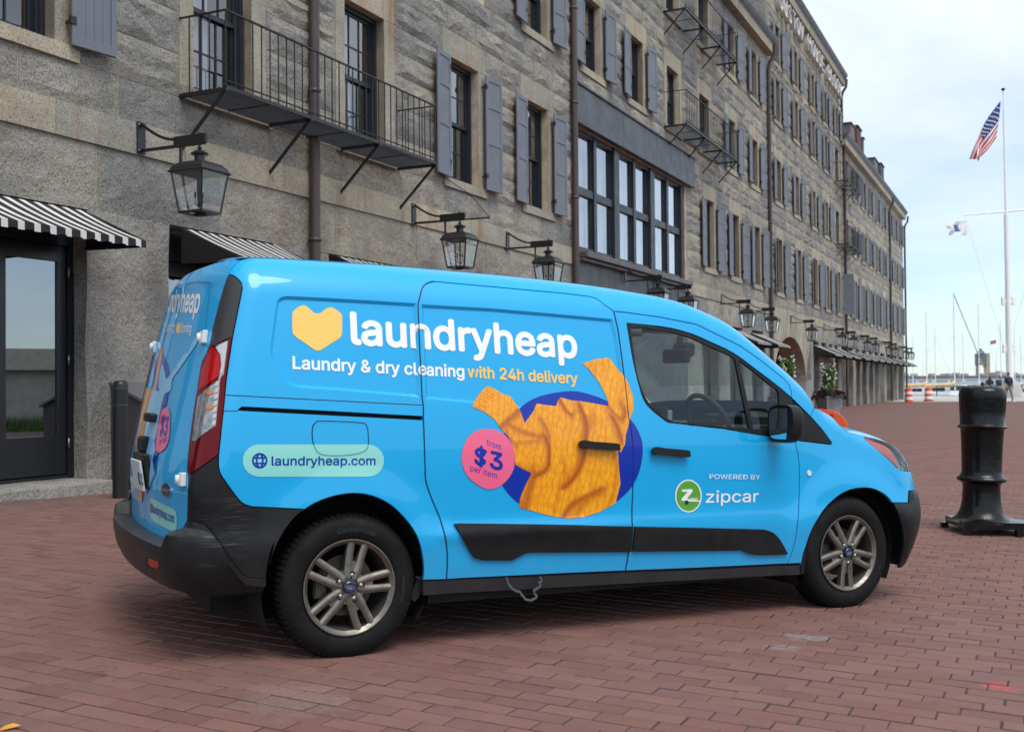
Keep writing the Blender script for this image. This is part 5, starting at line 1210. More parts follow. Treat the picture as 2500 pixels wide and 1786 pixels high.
def text_on(name, body, A, B2, H, m, bold=.018, lay=0, capfrac=None, shear=0.0, thin=.012, ptz=True):
    """lettering between two body points A (left baseline) and B2 (right baseline); H = x-height or cap height in metres"""
    g = glyph(body, 1.0, 0, 0); v = np.array([w.co[:] for w in g.vertices]); x0, x1 = v[:, 0].min(), v[:, 0].max()
    gl = glyph('x' if capfrac == 'x' else 'H', 1.0, 0, 0); hv = np.array([w.co[:] for w in gl.vertices]); hh = hv[:, 1].max() - hv[:, 1].min()
    A = np.asarray(A); B2 = np.asarray(B2); e = (B2 - A) / (x1 - x0); per = np.array([0, 1.0]) * H / hh
    bm = bmesh.new(); bm.from_mesh(g); bmesh.ops.triangulate(bm, faces=bm.faces)
    mx = thin / (np.linalg.norm(e) + 1e-9)
    for _ in range(3):
        ed = [q for q in bm.edges if q.calc_length() > mx * 3]
        if not ed: break
        bmesh.ops.subdivide_edges(bm, edges=ed, cuts=1, use_grid_fill=False)
    bmesh.ops.triangulate(bm, faces=bm.faces)
    bm.to_mesh(g); bm.free(); v = np.array([w.co[:] for w in g.vertices]); T = A + (v[:, :1] - x0) * e + v[:, 1:2] * per
    # heavier weight: the same letters struck again a hair to each side
    rad = max(bold, 0) * .80 * H / hh; st = [(0, 0)] + ([(rad * math.cos(u), rad * math.sin(u)) for u in np.linspace(0, 2 * math.pi, 8, endpoint=False)] if rad > .0004 else [])
    V_ = []; F_ = []; N_ = []; pf = [tuple(f.vertices) for f in g.polygons]; rc = rec(T[:, 0], T[:, 1]); nn = Mn(T[:, 0], T[:, 1])
    for i, (dx, dz) in enumerate(st):
        X = MS(T[:, 0] + dx, T[:, 1] + dz, DO + lay * .0007 + i * .00006 + rc); o_ = len(V_); V_ += [tuple(p) for p in X]; F_ += [tuple(q + o_ for q in f) for f in pf]; N_ += [tuple(n) for n in nn]
    g = bpy.data.meshes.new(name); g.from_pydata(V_, [], F_)
    g.materials.append(m); g.polygons.foreach_set('use_smooth', [True] * len(g.polygons)); g.normals_split_custom_set_from_vertices(N_); g.update(); return obj(name, g, van)
def T1(k, *p): return tz(k, *p)
# heart
heart = spl(T1('D', (712, 580), (735, 548), (785, 510), (835, 503), (875, 530), (925, 573), (965, 583), (1005, 570), (1045, 535), (1085, 521), (1125, 533), (1180, 570), (1205, 605), (1206, 690), (1204, 790), (1170, 835), (1090, 885), (1000, 943), (965, 952), (930, 943), (850, 885), (760, 825), (722, 785), (712, 740), (711, 660)), 3, True)
decal('heart_logo', heart, P_yel)
a, b_ = T1('D', (1308, 879)), T1('G', (1026, 428)); hl = T1('D', (1306, 572)); text_on('brand_lettering', 'laundryheap', a[0], b_[0], (hl[0][1] - a[0][1]) * .98, P_white, .032)
a, b_, hl = T1('D', (720, 1130)), T1('G', (338, 548)), T1('D', (722, 1010)); text_on('slogan_lettering', 'Laundry & dry cleaning', a[0], b_[0], hl[0][1] - a[0][1], P_white, .028)
a, b_ = T1('G', (362, 548)), T1('G', (1030, 590)); text_on('slogan_lettering', 'with 24h delivery', a[0], b_[0], hl[0][1] - T1('D', (720, 1130))[0][1], P_yel, .026)
# web address lozenge
def loz(k, x0, y0, x1, y1, n=10):
    r = (y1 - y0) / 2; c = [(x0 + r - r * math.sin(u), y0 + r + r * math.cos(u)) for u in np.linspace(0, math.pi, n)] + [(x1 - r + r * math.sin(u), y0 + r - r * math.cos(u)) for u in np.linspace(0, math.pi, n)]; return T1(k, *c)
decal('web_lozenge', loz('F', 855, 1210, 1718, 1407), P_mint)
a, b_, hl = T1('F', (1032, 1337)), T1('F', (1664, 1335)), T1('F', (1034, 1283)); text_on('web_lettering', 'laundryheap.com', a[0], b_[0], hl[0][1] - a[0][1], P_navy, .018, 1)
def globe(k, cx, cy, r, m, lay, w=.10, ax=1.0):
    rg = [];
    def C_(rx, ry): return [(cx + rx * r * ax * math.cos(u), cy + ry * r * math.sin(u)) for u in np.linspace(0, 2 * math.pi, 33)]
    for rx in (.95, .42): ribbon('globe_mark', T1(k, *C_(rx, .95)), .008, m, DO + lay * .0007)
    for dy, hw in ((-.38, .86), (.38, .86)): ribbon('globe_mark', T1(k, (cx - hw * r * ax, cy + dy * r), (cx + hw * r * ax, cy + dy * r)), .007, m, DO + lay * .0007)
globe('F', 959, 1309, 44, P_navy, 1)
# big blue disc with the jumper
disc = spl(T1('G', (985, 633), (1110, 655), (1230, 705), (1340, 800), (1400, 890), (1422, 985), (1405, 1110), (1360, 1210), (1290, 1285), (1200, 1345), (1080, 1400), (960, 1412), (840, 1390), (720, 1350), (630, 1290), (560, 1200), (545, 1110), (560, 960), (600, 830), (680, 735), (800, 665)), 3, True)
decal('blue_disc', disc, P_navy)
pink = spl(T1('G', (480, 867), (545, 880), (600, 925), (632, 985), (640, 1055), (625, 1130), (570, 1200), (495, 1233), (420, 1210), (350, 1150), (318, 1070), (320, 1000), (350, 925), (410, 875)), 3, True)
decal('price_disc', pink, P_pink, 2)
def knit():
    m = bpy.data.materials.new('print_jumper'); m.use_nodes = True; t = NT(m); b = t.b
    P = t.coord('Object'); f = t.noise(P, 5.5, 4, .55, .8); g = t.noise(t.coord('Object', scale=(1, 1, .35), rot=(0, R(-14), 0)), 11, 3, .5, 1.0)
    fo_ = t.node('Attribute', attribute_name='fold', attribute_type='GEOMETRY')
    c = t.ramp(g, (.26, (.74, .22, .002)), (.38, (.93, .36, .003)), (.64, (.97, .42, .004)), (.8, (.98, .49, .015)))
    w1 = t.node('TexWave', wave_type='BANDS', bands_direction='X', i_Scale=9.0, i_Distortion=4.0, i_Detail=1.0); t.link(t.coord('Object', rot=(0, R(-12), 0)), w1.inputs['Vector'])
    v = t.node('TexVoronoi', feature='F1', i_Scale=55.0); t.link(t.coord('Object', scale=(1, 1, .6), rot=(0, R(-12), 0)), v.inputs['Vector'])
    c = t.mix(t.math('MULTIPLY', t.ramp(v.outputs['Distance'], (.40, (0, 0, 0)), (.62, (1, 1, 1))), .30), c, (.60, .17, .004))
    c = t.mix(t.math('MULTIPLY', t.ramp(w1.outputs['Fac'], (.0, (1, 1, 1)), (.12, (0, 0, 0))), .42), c, (.50, .12, .004))
    c = t.mix(t.math('MULTIPLY', fo_.outputs['Fac'], 1.1, True), c, (.42, .075, .002))
    t.link(c, b.inputs['Base Color']); b.inputs['Roughness'].default_value = .35; b.inputs['Coat Weight'].default_value = .35; return m
M_knit = knit(); M_fold = flatmat('print_fold', (.55, .125, .003)); M_fold2 = flatmat('print_fold_soft', (.74, .23, .003))
jump = [(1060, 465), (1090, 455), (1150, 437), (1215, 430), (1232, 440), (1290, 520), (1335, 590), (1362, 670), (1366, 740), (1345, 800), (1330, 860), (1318, 900), (1312, 960), (1285, 1010), (1268, 980), (1275, 1100), (1285, 1200), (1255, 1318), (1160, 1370), (1060, 1404), (960, 1412), (850, 1393), (750, 1365), (667, 1345), (672, 1290), (700, 1220), (735, 1150), (740, 1133), (690, 1110), (645, 1085), (640, 1020), (625, 960), (600, 910), (560, 870), (520, 810), (460, 765), (380, 730), (400, 695), (440, 640), (478, 602), (530, 622), (570, 650), (620, 665), (660, 720), (680, 770), (700, 830), (715, 810), (760, 750), (782, 710), (850, 720), (900, 725), (910, 690), (930, 672), (990, 690), (1050, 695), (1110, 705), (1220, 725), (1215, 690), (1185, 620), (1140, 545), (1090, 490)]
ZV['X'] = (1025, 903, 1.9915)
jt = T1('G', *jump); jo = decal('jumper_print', resamp(jt, .02, True), M_knit, 1, .012); JT = LAST_T
folds = [([(385, 275), (430, 235), (480, 190)], .020, .8), ([(610, 320), (628, 360), (632, 410), (626, 470), (600, 500), (560, 520)], .016, 1.0), ([(590, 235), (620, 290), (630, 330)], .014, .7), ([(688, 140), (715, 190), (738, 214)], .014, .9), ([(738, 214), (760, 190)], .012, .5),
         ([(785, 165), (806, 230), (814, 300), (804, 370), (800, 420), (772, 495), (735, 545), (700, 575)], .020, .95), ([(940, 225), (968, 290), (985, 345)], .018, .9), ([(900, 130), (935, 190), (980, 235)], .016, .7), ([(985, 150), (1000, 210), (990, 245)], .014, .7),
         ([(560, 500), (545, 560), (525, 640), (512, 690)], .028, .75), ([(690, 712), (735, 650), (820, 602), (880, 575)], .022, .85), ([(760, 690), (800, 640), (830, 610)], .016, .6), ([(430, 260), (500, 295), (570, 315), (615, 325)], .014, .7), ([(470, 350), (540, 345), (610, 335)], .012, .5), ([(470, 455), (530, 490), (590, 495)], .014, .6), ([(420, 290), (440, 330), (470, 360)], .014, .6), ([(650, 690), (670, 600), (700, 520), (690, 430)], .012, .4), ([(900, 680), (935, 600), (950, 500), (940, 420)], .016, .4)]
fv_ = np.zeros(len(JT))
for pts_, wd, st in folds:
    Lf = spl(T1('X', *pts_), 5); d = np.full(len(JT), 9.); sd_ = np.zeros(len(JT))
    for p0_, p1_ in zip(Lf[:-1], Lf[1:]):
        e_ = p1_ - p0_; u_ = np.clip(((JT - p0_) @ e_) / (e_ @ e_ + 1e-12), 0, 1); v_ = JT - (p0_ + u_[:, None] * e_); dd_ = np.linalg.norm(v_, axis=1); cr_ = e_[0] * v_[:, 1] - e_[1] * v_[:, 0]; nw = dd_ < d; sd_ = np.where(nw, cr_, sd_); d = np.minimum(d, dd_)
    fv_ = np.maximum(fv_, st * np.exp(-(d / np.where(sd_ > 0, wd * .45, wd * 1.5)) ** 2))
at_ = jo.data.attributes.new('fold', 'FLOAT', 'POINT'); at_.data.foreach_set('value', fv_.astype(np.float32))
for k in range(7):
    u = k / 7; ribbon('cuff_rib', T1('G', (1075 + 140 * u + 8, 463 - 30 * u), (1130 + 120 * u, 545 - 50 * u)), .003, M_fold2, DO + .0016); ribbon('cuff_rib', T1('G', (390 + 85 * u, 722 - 112 * u), (452 + 90 * u, 752 - 105 * u)), .003, M_fold2, DO + .0016)
def tt_(k, s, xa, ya, xb, yb, yt, m, bold, lay=3, cf=None): a, b2, h = T1(k, (xa, ya)), T1(k, (xb, yb)), T1(k, (xa, yt)); return text_on('price_lettering', s, a[0], b2[0], h[0][1] - a[0][1], m, bold, lay, cf)
tt_('G', 'from', 468, 965, 556, 995, 928, P_navy, .004); tt_('G', '$3', 396, 1080, 562, 1118, 978, P_navy, .03); tt_('G', 'per item', 368, 1118, 532, 1170, 1082, P_navy, .004)
# partner mark on the front door
tt_('H', 'POWERED BY', 469, 950, 720, 953, 927, P_white, -.002)
ci = lambda k, cx, cy, rx, ry: T1(k, *[(cx + rx * math.cos(u), cy + ry * math.sin(u)) for u in np.linspace(0, 2 * math.pi, 36, endpoint=False)])
decal('partner_disc_rim', ci('H', 366, 1035, 66, 81), P_white, 0); decal('partner_disc', ci('H', 366, 1035, 60, 75), P_green, 1)
decal('partner_letter', T1('H', (332, 1003), (384, 1001), (386, 1012), (358, 1049), (424, 1058), (424, 1063), (378, 1062), (330, 1058), (331, 1048), (362, 1014), (334, 1014)), P_white, 2, .02)
for y in (1046, 1052): ribbon('partner_speed_line', T1('H', (372, y), (412, y + 1)), .003, P_white, DO + .0016)
decal('partner_wheel', ci('H', 356, 1067, 10, 11), P_dark, 3, .02)
tt_('H', 'zipcar', 452, 1068, 712, 1064, 1010, P_white, .01, 0)
# ---- rear door print
def rdec(name, k, pts, m, lay=0, s=True): return decal(name, spl(T1(k, *pts), 3, True) if s else T1(k, *pts), m, lay, .025)
a, b_, hl = T1('A', (455, 770)), T1('A', (792, 778)), T1('A', (620, 580))
text_on('rear_brand_lettering', 'undryheap', T1('A', (470, 768))[0], b_[0], .115, P_white, .03)
text_on('rear_small_lettering', 'Dry cleaning', T1('A', (428, 975))[0], T1('A', (535, 980))[0], .045, P_white, .012); text_on('rear_small_lettering', 'Ironing', T1('A', (603, 990))[0], T1('A', (714, 992))[0], .047, P_white, .012)
rdec('rear_icon', 'A', [(560, 945), (580, 890), (605, 905), (605, 960), (585, 1005), (563, 985)], P_yel)
rdec('rear_disc', 'A', [(330, 1300), (370, 1235), (425, 1220), (470, 1310), (495, 1430), (500, 1560), (490, 1620), (330, 1600)], P_navy, 0, False)
rdec('rear_sleeve_print', 'A', [(365, 1300), (385, 1190), (408, 1120), (420, 1170), (412, 1260), (390, 1370), (370, 1480), (345, 1590), (330, 1580), (350, 1430)], P_tan, 1)
rdec('rear_arm_print', 'A', [(805, 1030), (805, 1060), (775, 1110), (735, 1170), (650, 1290), (590, 1380), (520, 1480), (500, 1600), (390, 1600), (385, 1460), (405, 1350), (425, 1325), (445, 1400), (460, 1475), (500, 1430), (560, 1350), (640, 1225), (690, 1190), (730, 1090), (775, 1030)], P_lb, 2)
rdec('rear_body_print', 'B', [(480, 235), (560, 250), (620, 255), (600, 330), (560, 450), (530, 620), (510, 720), (490, 800), (500, 900), (470, 1000), (490, 1150), (450, 1260), (400, 1385), (375, 1350), (365, 1100), (335, 980), (355, 820), (380, 700), (400, 560), (420, 420)], P_lb, 2, False)
rdec('rear_body_shade', 'B', [(600, 275), (640, 265), (620, 400), (560, 470), (545, 640), (525, 720), (540, 900), (510, 1010), (505, 1150), (470, 1250), (490, 1150), (470, 1000), (500, 900), (490, 800), (515, 700), (560, 440)], P_navy, 3, False)
rdec('rear_side_print', 'B', [(390, 200), (480, 230), (420, 420), (395, 560), (375, 700), (345, 830), (325, 960), (300, 1000), (280, 800), (310, 690), (335, 520), (365, 330)], P_tan, 1, False)
rdec('rear_side_print', 'B', [(350, 1030), (375, 1060), (360, 1350), (355, 1470), (310, 1440), (320, 1250)], P_tan, 3, False)
rdec('rear_price_disc', 'B', [(590, 440), (625, 428), (655, 460), (665, 560), (655, 740), (625, 850), (570, 912), (525, 915), (508, 870), (520, 740), (545, 560), (565, 480)], P_pink, 4)
text_on('rear_price_lettering', '$3', T1('B', (553, 730))[0], T1('B', (628, 735))[0], .085, P_navy, .03, 5)
text_on('rear_price_lettering', 'from', T1('B', (568, 580))[0], T1('B', (622, 575))[0], .03, P_navy, .004, 5); text_on('rear_price_lettering', 'per item', T1('B', (542, 835))[0], T1('B', (628, 805))[0], .03, P_navy, .004, 5)
rdec('rear_web_lozenge', 'C', [(415, 510), (430, 492), (470, 510), (560, 560), (650, 600), (685, 640), (695, 720), (690, 810), (660, 833), (600, 815), (500, 760), (435, 715), (415, 650)], P_mint, 0)
text_on('rear_web_lettering', 'laundryheap.com', T1('C', (443, 640))[0], T1('C', (668, 752))[0], .040, P_navy, .014, 1)
globe('C', 431, 597, 45, P_navy, 1, ax=.28)
# the shut lines cut through the print
for nm, L2 in (('fuel_flap_seam', np.concatenate([fuel, fuel[:1]])), ('sliding_door_seam', slide_r), ('door_seam', bseam)): ribbon(nm, L2, .0042 if nm != 'fuel_flap_seam' else .0022, mat('seam_dark', (.004, .03, .06), .5), .0042)
# window press line on the rear door: its shade painted as darker blue strips
for L2 in (T1('A', (515, 528), (560, 507), (640, 480), (760, 467), (900, 466), (915, 476)), T1('A', (915, 476), (905, 560), (860, 980))): ribbon('press_line_shade', L2, .008, MATS['wrap_shade'], .0008)

# ================================================================ things on the facade
def froot(name, s, o, h, label, cat, group=None, rz=0): return obj(name, None, None, tuple(FW(s, o, h)), (0, 0, FROT[2] + rz), label, cat, group)
# ---- wall lanterns (local: x along wall, -y out of the wall, z up; origin = middle of back plate)
M_lg = glass_mat('lantern_glass', (.97, .97, .97), .95, .01, 1.5, 3.0); M_blk = mat('black_enamel', (.010, .0105, .012), .38, var=.2, vscale=10)
def lantern(s, h, label):
    r = froot('wall_lantern', s, .038, h, label, 'lantern', 'lanterns along the granite wall')
    b = MB(); b.bbox((-.07, -.03, -.20), (.07, -.002, .20), .004); b.build('back_plate', M_blk, r, None)
    for sx in (-.045, .045):
        for z in (-.165, .165): q = MB(); q.lathe([(.0001, .012), (.008, .010), (.011, 0)], 8); q.v = [(v[0] + sx, -.03 - v[2], v[1] + z) for v in q.v]; q.build('bolt', mat('steel', (.35, .35, .36), .35, 1), r, None)
    b = MB(); n = 10; top = [(-.03 - .60 * k / n, .17 - .265 * math.sin(math.pi / 2 * k / n) ** 1.0 + .02 * (k / n) ** 2) for k in range(n + 1)]
    for (y0, z0), (y1, z1) in zip(top[:-1], top[1:]): b.bar((0, y0, z0), (0, y1, z1), .022, .035, up=(1, 0, 0) if False else (0, 0, 1))
    b.bar((0, -.03, -.165), (0, -.64, -.165), .022, .04); b.box((-.012, -1.06, -.185), (.012, -.56, -.045)); b.bbox((-.02, -1.08, -.17), (.02, -1.02, -.05), .004); b.build('arm', M_blk, r, None)
    b = MB(); b.bar((0, -.67, -.17), (0, -.67, -.44), .03, .03); b.bar((0, -.67, -.44), (0, -.80, -1.03), .02, .02); b.build('stay_rod', M_blk, r, None)
    cy = -.97; a, t = .26, .175; ez, bz = -.53, -1.03
    b = MB(); b.lathe([(.0001, .11), (.018, .095), (.022, .08), (.012, .065), (.02, .06)], 12, (0, cy, -.12)); b.build('finial', M_blk, r, 40); b = MB(); b.lathe([(.012, .0), (.012, -.04), (.028, -.05), (.028, -.07), (.012, -.085)], 12, (0, cy, -.16)); b.build('hanger', M_blk, r, 40); b = MB(); b.lathe([(.02, -.145), (.05, -.155), (.085, -.175), (.11, -.19), (.108, -.205), (.07, -.21), (.062, -.26), (.078, -.30), (.08, -.32)], 20, (0, cy, -.10)); b.build('chimney_cap', M_blk, r, 40)
    b = MB(); lv = [(.08, -.39), (.13, -.40), (.19, -.425), (.235, -.47), (a, ez + .012), (a + .012, ez), (a + .006, ez - .018), (a - .03, ez - .02)]; vs = []
    for w, z in lv: vs += [(-w, cy - w, z), (w, cy - w, z), (w, cy + w, z), (-w, cy + w, z)]
    b.add(vs, [(i * 4 + k, i * 4 + (k + 1) % 4, (i + 1) * 4 + (k + 1) % 4, (i + 1) * 4 + k) for i in range(len(lv) - 1) for k in range(4)]); b.build('lantern_roof', M_blk, r, None)
    b = MB(); at, bt = a - .02, t
    for sx in (-1, 1):
        for sy in (-1, 1): b.bar((sx * at, cy + sy * at, ez - .01), (sx * bt, cy + sy * bt, bz), .024)
    for z, w in ((bz, bt),):
        for (p, q) in (((-w, -w), (w, -w)), ((w, -w), (w, w)), ((w, w), (-w, w)), ((-w, w), (-w, -w))): b.bar((p[0], cy + p[1], z), (q[0], cy + q[1], z), .026)
    b.box((-.05, cy - .05, bz - .035), (.05, cy + .05, bz - .012)); b.box((-bt, cy - bt, bz - .012), (bt, cy + .02, bz - .004)); b.build('cage', M_blk, r, None)
    for (sx, sy) in ((0, -1), (1, 0), (0, 1), (-1, 0)):
        px_ = (-sy, sx); vs = [(sx * at + px_[0] * at, cy + sy * at + px_[1] * at, ez - .02), (sx * at - px_[0] * at, cy + sy * at - px_[1] * at, ez - .02), (sx * bt - px_[0] * bt, cy + sy * bt - px_[1] * bt, bz + .01), (sx * bt + px_[0] * bt, cy + sy * bt + px_[1] * bt, bz + .01)]
        MB().add(vs, [(0, 1, 2, 3)]).build('pane', M_lg, r, None)
    b = MB(); b.tube([(0, cy, bz), (0, cy, ez + .02)], .014, 6)
    for k in range(3):
        u = 2 * math.pi * k / 3 + .4; x, y = .055 * math.cos(u), cy + .055 * math.sin(u); b.tube([(0, cy, bz + .10), (x * .7, cy + (y - cy) * .7, bz + .08), (x, y, bz + .12), (x, y, bz + .19)], .005, 6); b.tube([(x, y, bz + .19), (x, y, bz + .25)], .013, 8)
    b.build('candle_cluster', M_gap, r, 40)
    for k in range(3):
        u = 2 * math.pi * k / 3 + .4; q = MB(); q.lathe([(.0001, .0), (.011, .005), (.013, .02), (.008, .045), (.0001, .065)], 8, (.055 * math.cos(u), cy + .055 * math.sin(u), bz + .25)); q.build('candle_bulb', mat('bulb', (.75, .68, .5), .2, coat=.5), r, None)
    return r
LL = [(.75, 4.45, 'nearest wall lantern, large black one over the two striped awnings'), (7.62, 4.41, 'second lantern along the wall, black, with a thin iron rod behind it'), (11.62, 4.38, 'black wall lantern just left of the brown downpipe, third from the left'),
      (19.25, 4.30, 'left of the two lanterns under the tall glazed bay'), (22.13, 4.27, 'right of the two lanterns under the tall glazed bay'), (29.75, 4.33, 'left lantern of the pair between the glazed bay and the archway'), (33.85, 4.29, 'right lantern of the pair between the glazed bay and the archway'),
      (42.5, 4.24, 'single lantern in front of the stone arch')]
for (s, n) in ((51.5, 'first'), (55.65, 'second'), (61.5, 'third'), (65.3, 'fourth'), (72.8, 'fifth'), (76.7, 'sixth'), (84.1, 'seventh'), (88.3, 'last')): LL.append((s, 4.26 - .002 * (s - 50), n + ' black lantern beyond the arch, over the far awnings'))
proto = None
for s, h, lb in LL:
    if proto is None: proto = lantern(s, h, lb)
    else:
        c = copy_tree(proto, None, tuple(FW(s, .038, h)), (0, 0, FROT[2])); c['label'] = lb
# ---- fire balconies
def fire_escape(s0, s1, h, dep, rail, label, ends=(1, 1), grp='iron fire balconies'):
    r = froot('fire_balcony', s0, 0, h, label, 'balcony', grp); L0 = s1 - s0
    for k in range(int(dep / .075)): b = MB(); y = -.06 - k * .075; b.bar((0, y, 0), (L0, y, 0), .012, .035); b.build('floor_slat', M_iron, r, None)
    n = max(2, round(L0 / 1.9))
    for k in range(n + 1):
        x = L0 * k / n; b = MB(); b.bar((x, 0, -.03), (x, -dep - .03, -.03), .05, .05); b.bar((x, -dep * .96, -.05), (x, .0, -.78), .035, .035); b.build('bracket', M_iron, r, None)
        if k < n: q = MB(); q.bar((x + L0 / n * .5, -.03, -.022), (x + L0 / n * .5, -dep, -.022), .03, .012); q.build('floor_cross_bar', M_iron, r, None)
    b = MB(); b.bar((0, -dep, .0), (L0, -dep, 0), .045, .05); b.build('edge_beam', M_iron, r, None)
    b = MB(); b.bar((0, -dep, rail), (L0, -dep, rail), .04, .02); b.bar((0, -dep, .09), (L0, -dep, .09), .03, .012)
    for e, x in zip(ends, (0, L0)):
        if e:
            b.bar((x, 0, rail), (x, -dep, rail), .03, .02)
            for q in range(1, int(dep / .17)): b.bar((x, -q * .17, 0), (x, -q * .17, rail), .014)
    b.build('handrail', M_iron, r, None)
    m2 = int(L0 / .185)
    mb = MB().bar((0, 0, 0), (0, 0, rail), .014).mesh('baluster', M_iron)
    for k in range(m2 + 1): obj('baluster', mb, r, (L0 * k / m2, -dep, 0))
    return r
fire_escape(1.52, 7.15, 5.20, .78, 1.02, 'long black iron balcony crossing the brown downpipe, nearest on the facade')
fire_escape(23.15, 29.6, 9.30, .72, 1.05, 'black iron balcony just right of the dark fascia over the glazed bay')
fire_escape(23.15, 29.6, 12.90, .72, 1.05, 'upper black iron balcony under the cornice, above the middle one')
fire_escape(55.9, 61.3, 9.30, .72, 1.05, 'far lower black balcony where the tall block meets the far wing')
fire_escape(55.9, 61.3, 12.95, .72, 1.05, 'far upper black balcony where the tall block meets the far wing')
# ---- rod with chain beside the second lantern
r = froot('sign_rod', 8.1, 0, 4.33, 'thin empty iron sign rod held by a chain behind the second lantern', 'sign bracket')
b = MB(); b.tube([(0, 0, 0), (.05, -1.35, .0)], .016, 8); b.build('rod', M_iron, r, 40)
b = MB(); b.tube([(.05, -1.32, .03 + .0), (.3, -.8, .52), (.55, -.05, .98)], .008, 5); b.build('chain', M_iron, r, 40)
# ---- awnings
def stripe_mat():
    m = bpy.data.materials.new('striped_canvas'); m.use_nodes = True; t = NT(m); sx = t.node('SeparateXYZ'); t.link(t.coord('Object'), sx.inputs[0])
    f = t.math('FRACT', t.math('MULTIPLY', sx.outputs[0], 1 / .205)); c = t.math('GREATER_THAN', f, .60); n = t.noise(t.coord('Object'), 3, 4)
    t.link(t.mix(c, (.012, .012, .014), t.ramp(n, (.3, (.55, .54, .52)), (.7, (.66, .65, .63)))), t.b.inputs['Base Color']); t.b.inputs['Roughness'].default_value = .85; t.bump(t.noise(t.coord('Object'), 5, 3), .2, .02); return m
M_str = stripe_mat(); M_cblk = mat('black_canvas', (.009, .009, .010), .8)
def awning(s0, s1, h, dep, drop, label, grp='striped shop awnings'):
    r = froot('awning', s0, 0, h, label, 'awning', grp); L0 = s1 - s0; n = 8; b = MB(); vs = []
    for k in range(n + 1):
        u = k / n
        for i in range(9): vs.append((L0 * i / 8, -.01 - dep * u, -drop * u - .02 * math.sin(math.pi * u) + .006 * math.sin(i * 2.2) * math.sin(math.pi * u)))
    b.add(vs, [(k * 9 + i, k * 9 + i + 1, (k + 1) * 9 + i + 1, (k + 1) * 9 + i) for k in range(n) for i in range(8)], 0, True); b.build('canopy', M_str, r, None)
    b = MB(); nn = int(L0 / .1025); 
    for k in range(nn): b.add([(L0 * k / nn, -.012 - dep, -drop), (L0 * (k + 1) / nn, -.012 - dep, -drop), (L0 * (k + 1) / nn, -.014 - dep, -drop - .075 - .012 * (k % 2)), (L0 * k / nn, -.014 - dep, -drop - .075 - .012 * (k % 2))], [(0, 1, 2, 3)])
    b.build('valance', M_str, r, None)
    for x, nm in ((.0, 'end_panel'), (L0, 'end_panel')): b = MB(); b.add([(x, -.01, -.004), (x, -dep - .01, -drop - .004), (x, -dep - .012, -drop - .08), (x, -.01, -drop - .06)], [(0, 1, 2, 3)]); b.build(nm, M_cblk, r, None)
    b = MB()
    for x in (.02, L0 - .02): b.bar((x, -.01, -drop - .04), (x, -dep, -drop - .04), .02)
    b.bar((.02, -dep, -drop - .04), (L0 - .02, -dep, -drop - .04), .02); b.build('awning_frame', M_iron, r, None)
AW = [(-2.25, -.12, 'black and white striped awning over the glass door at the left edge'), (1.53, 3.55, 'striped awning behind the rear roof of the van'), (5.15, 7.25, 'striped awning just right of the near downpipe, mostly behind the van roof')]
for a, e, lb in AW: awning(a, e, 3.40, .95, .42, lb)
for a, e, lb in ((27.0, 29.5, 'dark striped awning above the windscreen of the van, left one'), (30.8, 33.2, 'dark striped awning left of the arch, middle one'), (34.4, 36.9, 'dark striped awning touching the left side of the arch')): awning(a, e, 3.30, 1.1, .5, lb)
fa = [(48.4, 50.9), (52.0, 54.4), (55.3, 57.8), (59.6, 62.0), (63.2, 65.6), (66.8, 69.2), (70.4, 72.8), (74.2, 76.6), (78.0, 80.4), (82.3, 84.7), (85.9, 88.3), (89.9, 92.4)]
for k, (a, e) in enumerate(fa): awning(a, e, 3.22 - .004 * k, 1.1, .5, 'one of the row of black awnings beyond the arch, number %d counted from the arch' % (k + 1) if False else ['first', 'second', 'third', 'fourth', 'fifth', 'sixth', 'seventh', 'eighth', 'ninth', 'tenth', 'eleventh', 'last'][k] + ' black striped awning in the row beyond the arch')
# ---- utility box by the wall, small bollard
r = froot('utility_box', .28, 0, gh(.5, .3), 'dark grey box with sloping lid standing against the granite pier', 'box')
M_ub = mat('box_grey_paint', (.060, .058, .066), .5, var=.1, vscale=2)
b = MB(); b.add([(0, -.01, .12), (1.3, -.01, .12), (1.3, -.66, .12), (0, -.66, .12), (0, -.01, 1.29), (1.3, -.01, 1.29), (1.3, -.66, 1.02), (0, -.66, 1.02)], [(0, 1, 2, 3), (0, 3, 7, 4), (1, 5, 6, 2), (3, 2, 6, 7), (0, 4, 5, 1), (4, 7, 6, 5)]); b.build('body', M_ub, r, None)
b = MB(); b.add([(-.03, .0, 1.30), (1.33, .0, 1.30), (1.33, -.70, 1.015), (-.03, -.70, 1.015), (-.03, .0, 1.335), (1.33, .0, 1.335), (1.33, -.71, 1.045), (-.03, -.71, 1.045)], [(0, 1, 2, 3), (7, 6, 5, 4), (0, 3, 7, 4), (1, 5, 6, 2), (3, 2, 6, 7)]); b.build('lid', mat('box_lid_paint', (.12, .12, .135), .45), r, None)
b = MB(); b.box((.05, -.6, 0), (.17, -.5, .12)); b.box((1.1, -.6, 0), (1.22, -.5, .12)); b.box((.05, -.12, 0), (.17, -.03, .12)); b.build('foot', M_iron, r, None)
for x in (.43, .86): b = MB(); b.box((x, -.672, .14), (x + .006, -.655, 1.0)); b.build('panel_joint', M_gap, r, None)
bx, by = -4.36, 12.31
r = obj('bollard', None, None, (bx, by, float(G(bx, by))), None, 'plain thin black post bollard behind the rear of the van', 'bollard')
b = MB(); b.lathe([(.0001, 1.305), (.05, 1.30), (.074, 1.285), (.083, 1.26), (.083, 1.20), (.0825, 1.05), (.085, .6), (.089, .0)], 28); b.build('post', mat('black_sleeve', (.010, .010, .011), .42, var=.2, vscale=6), r, 40)
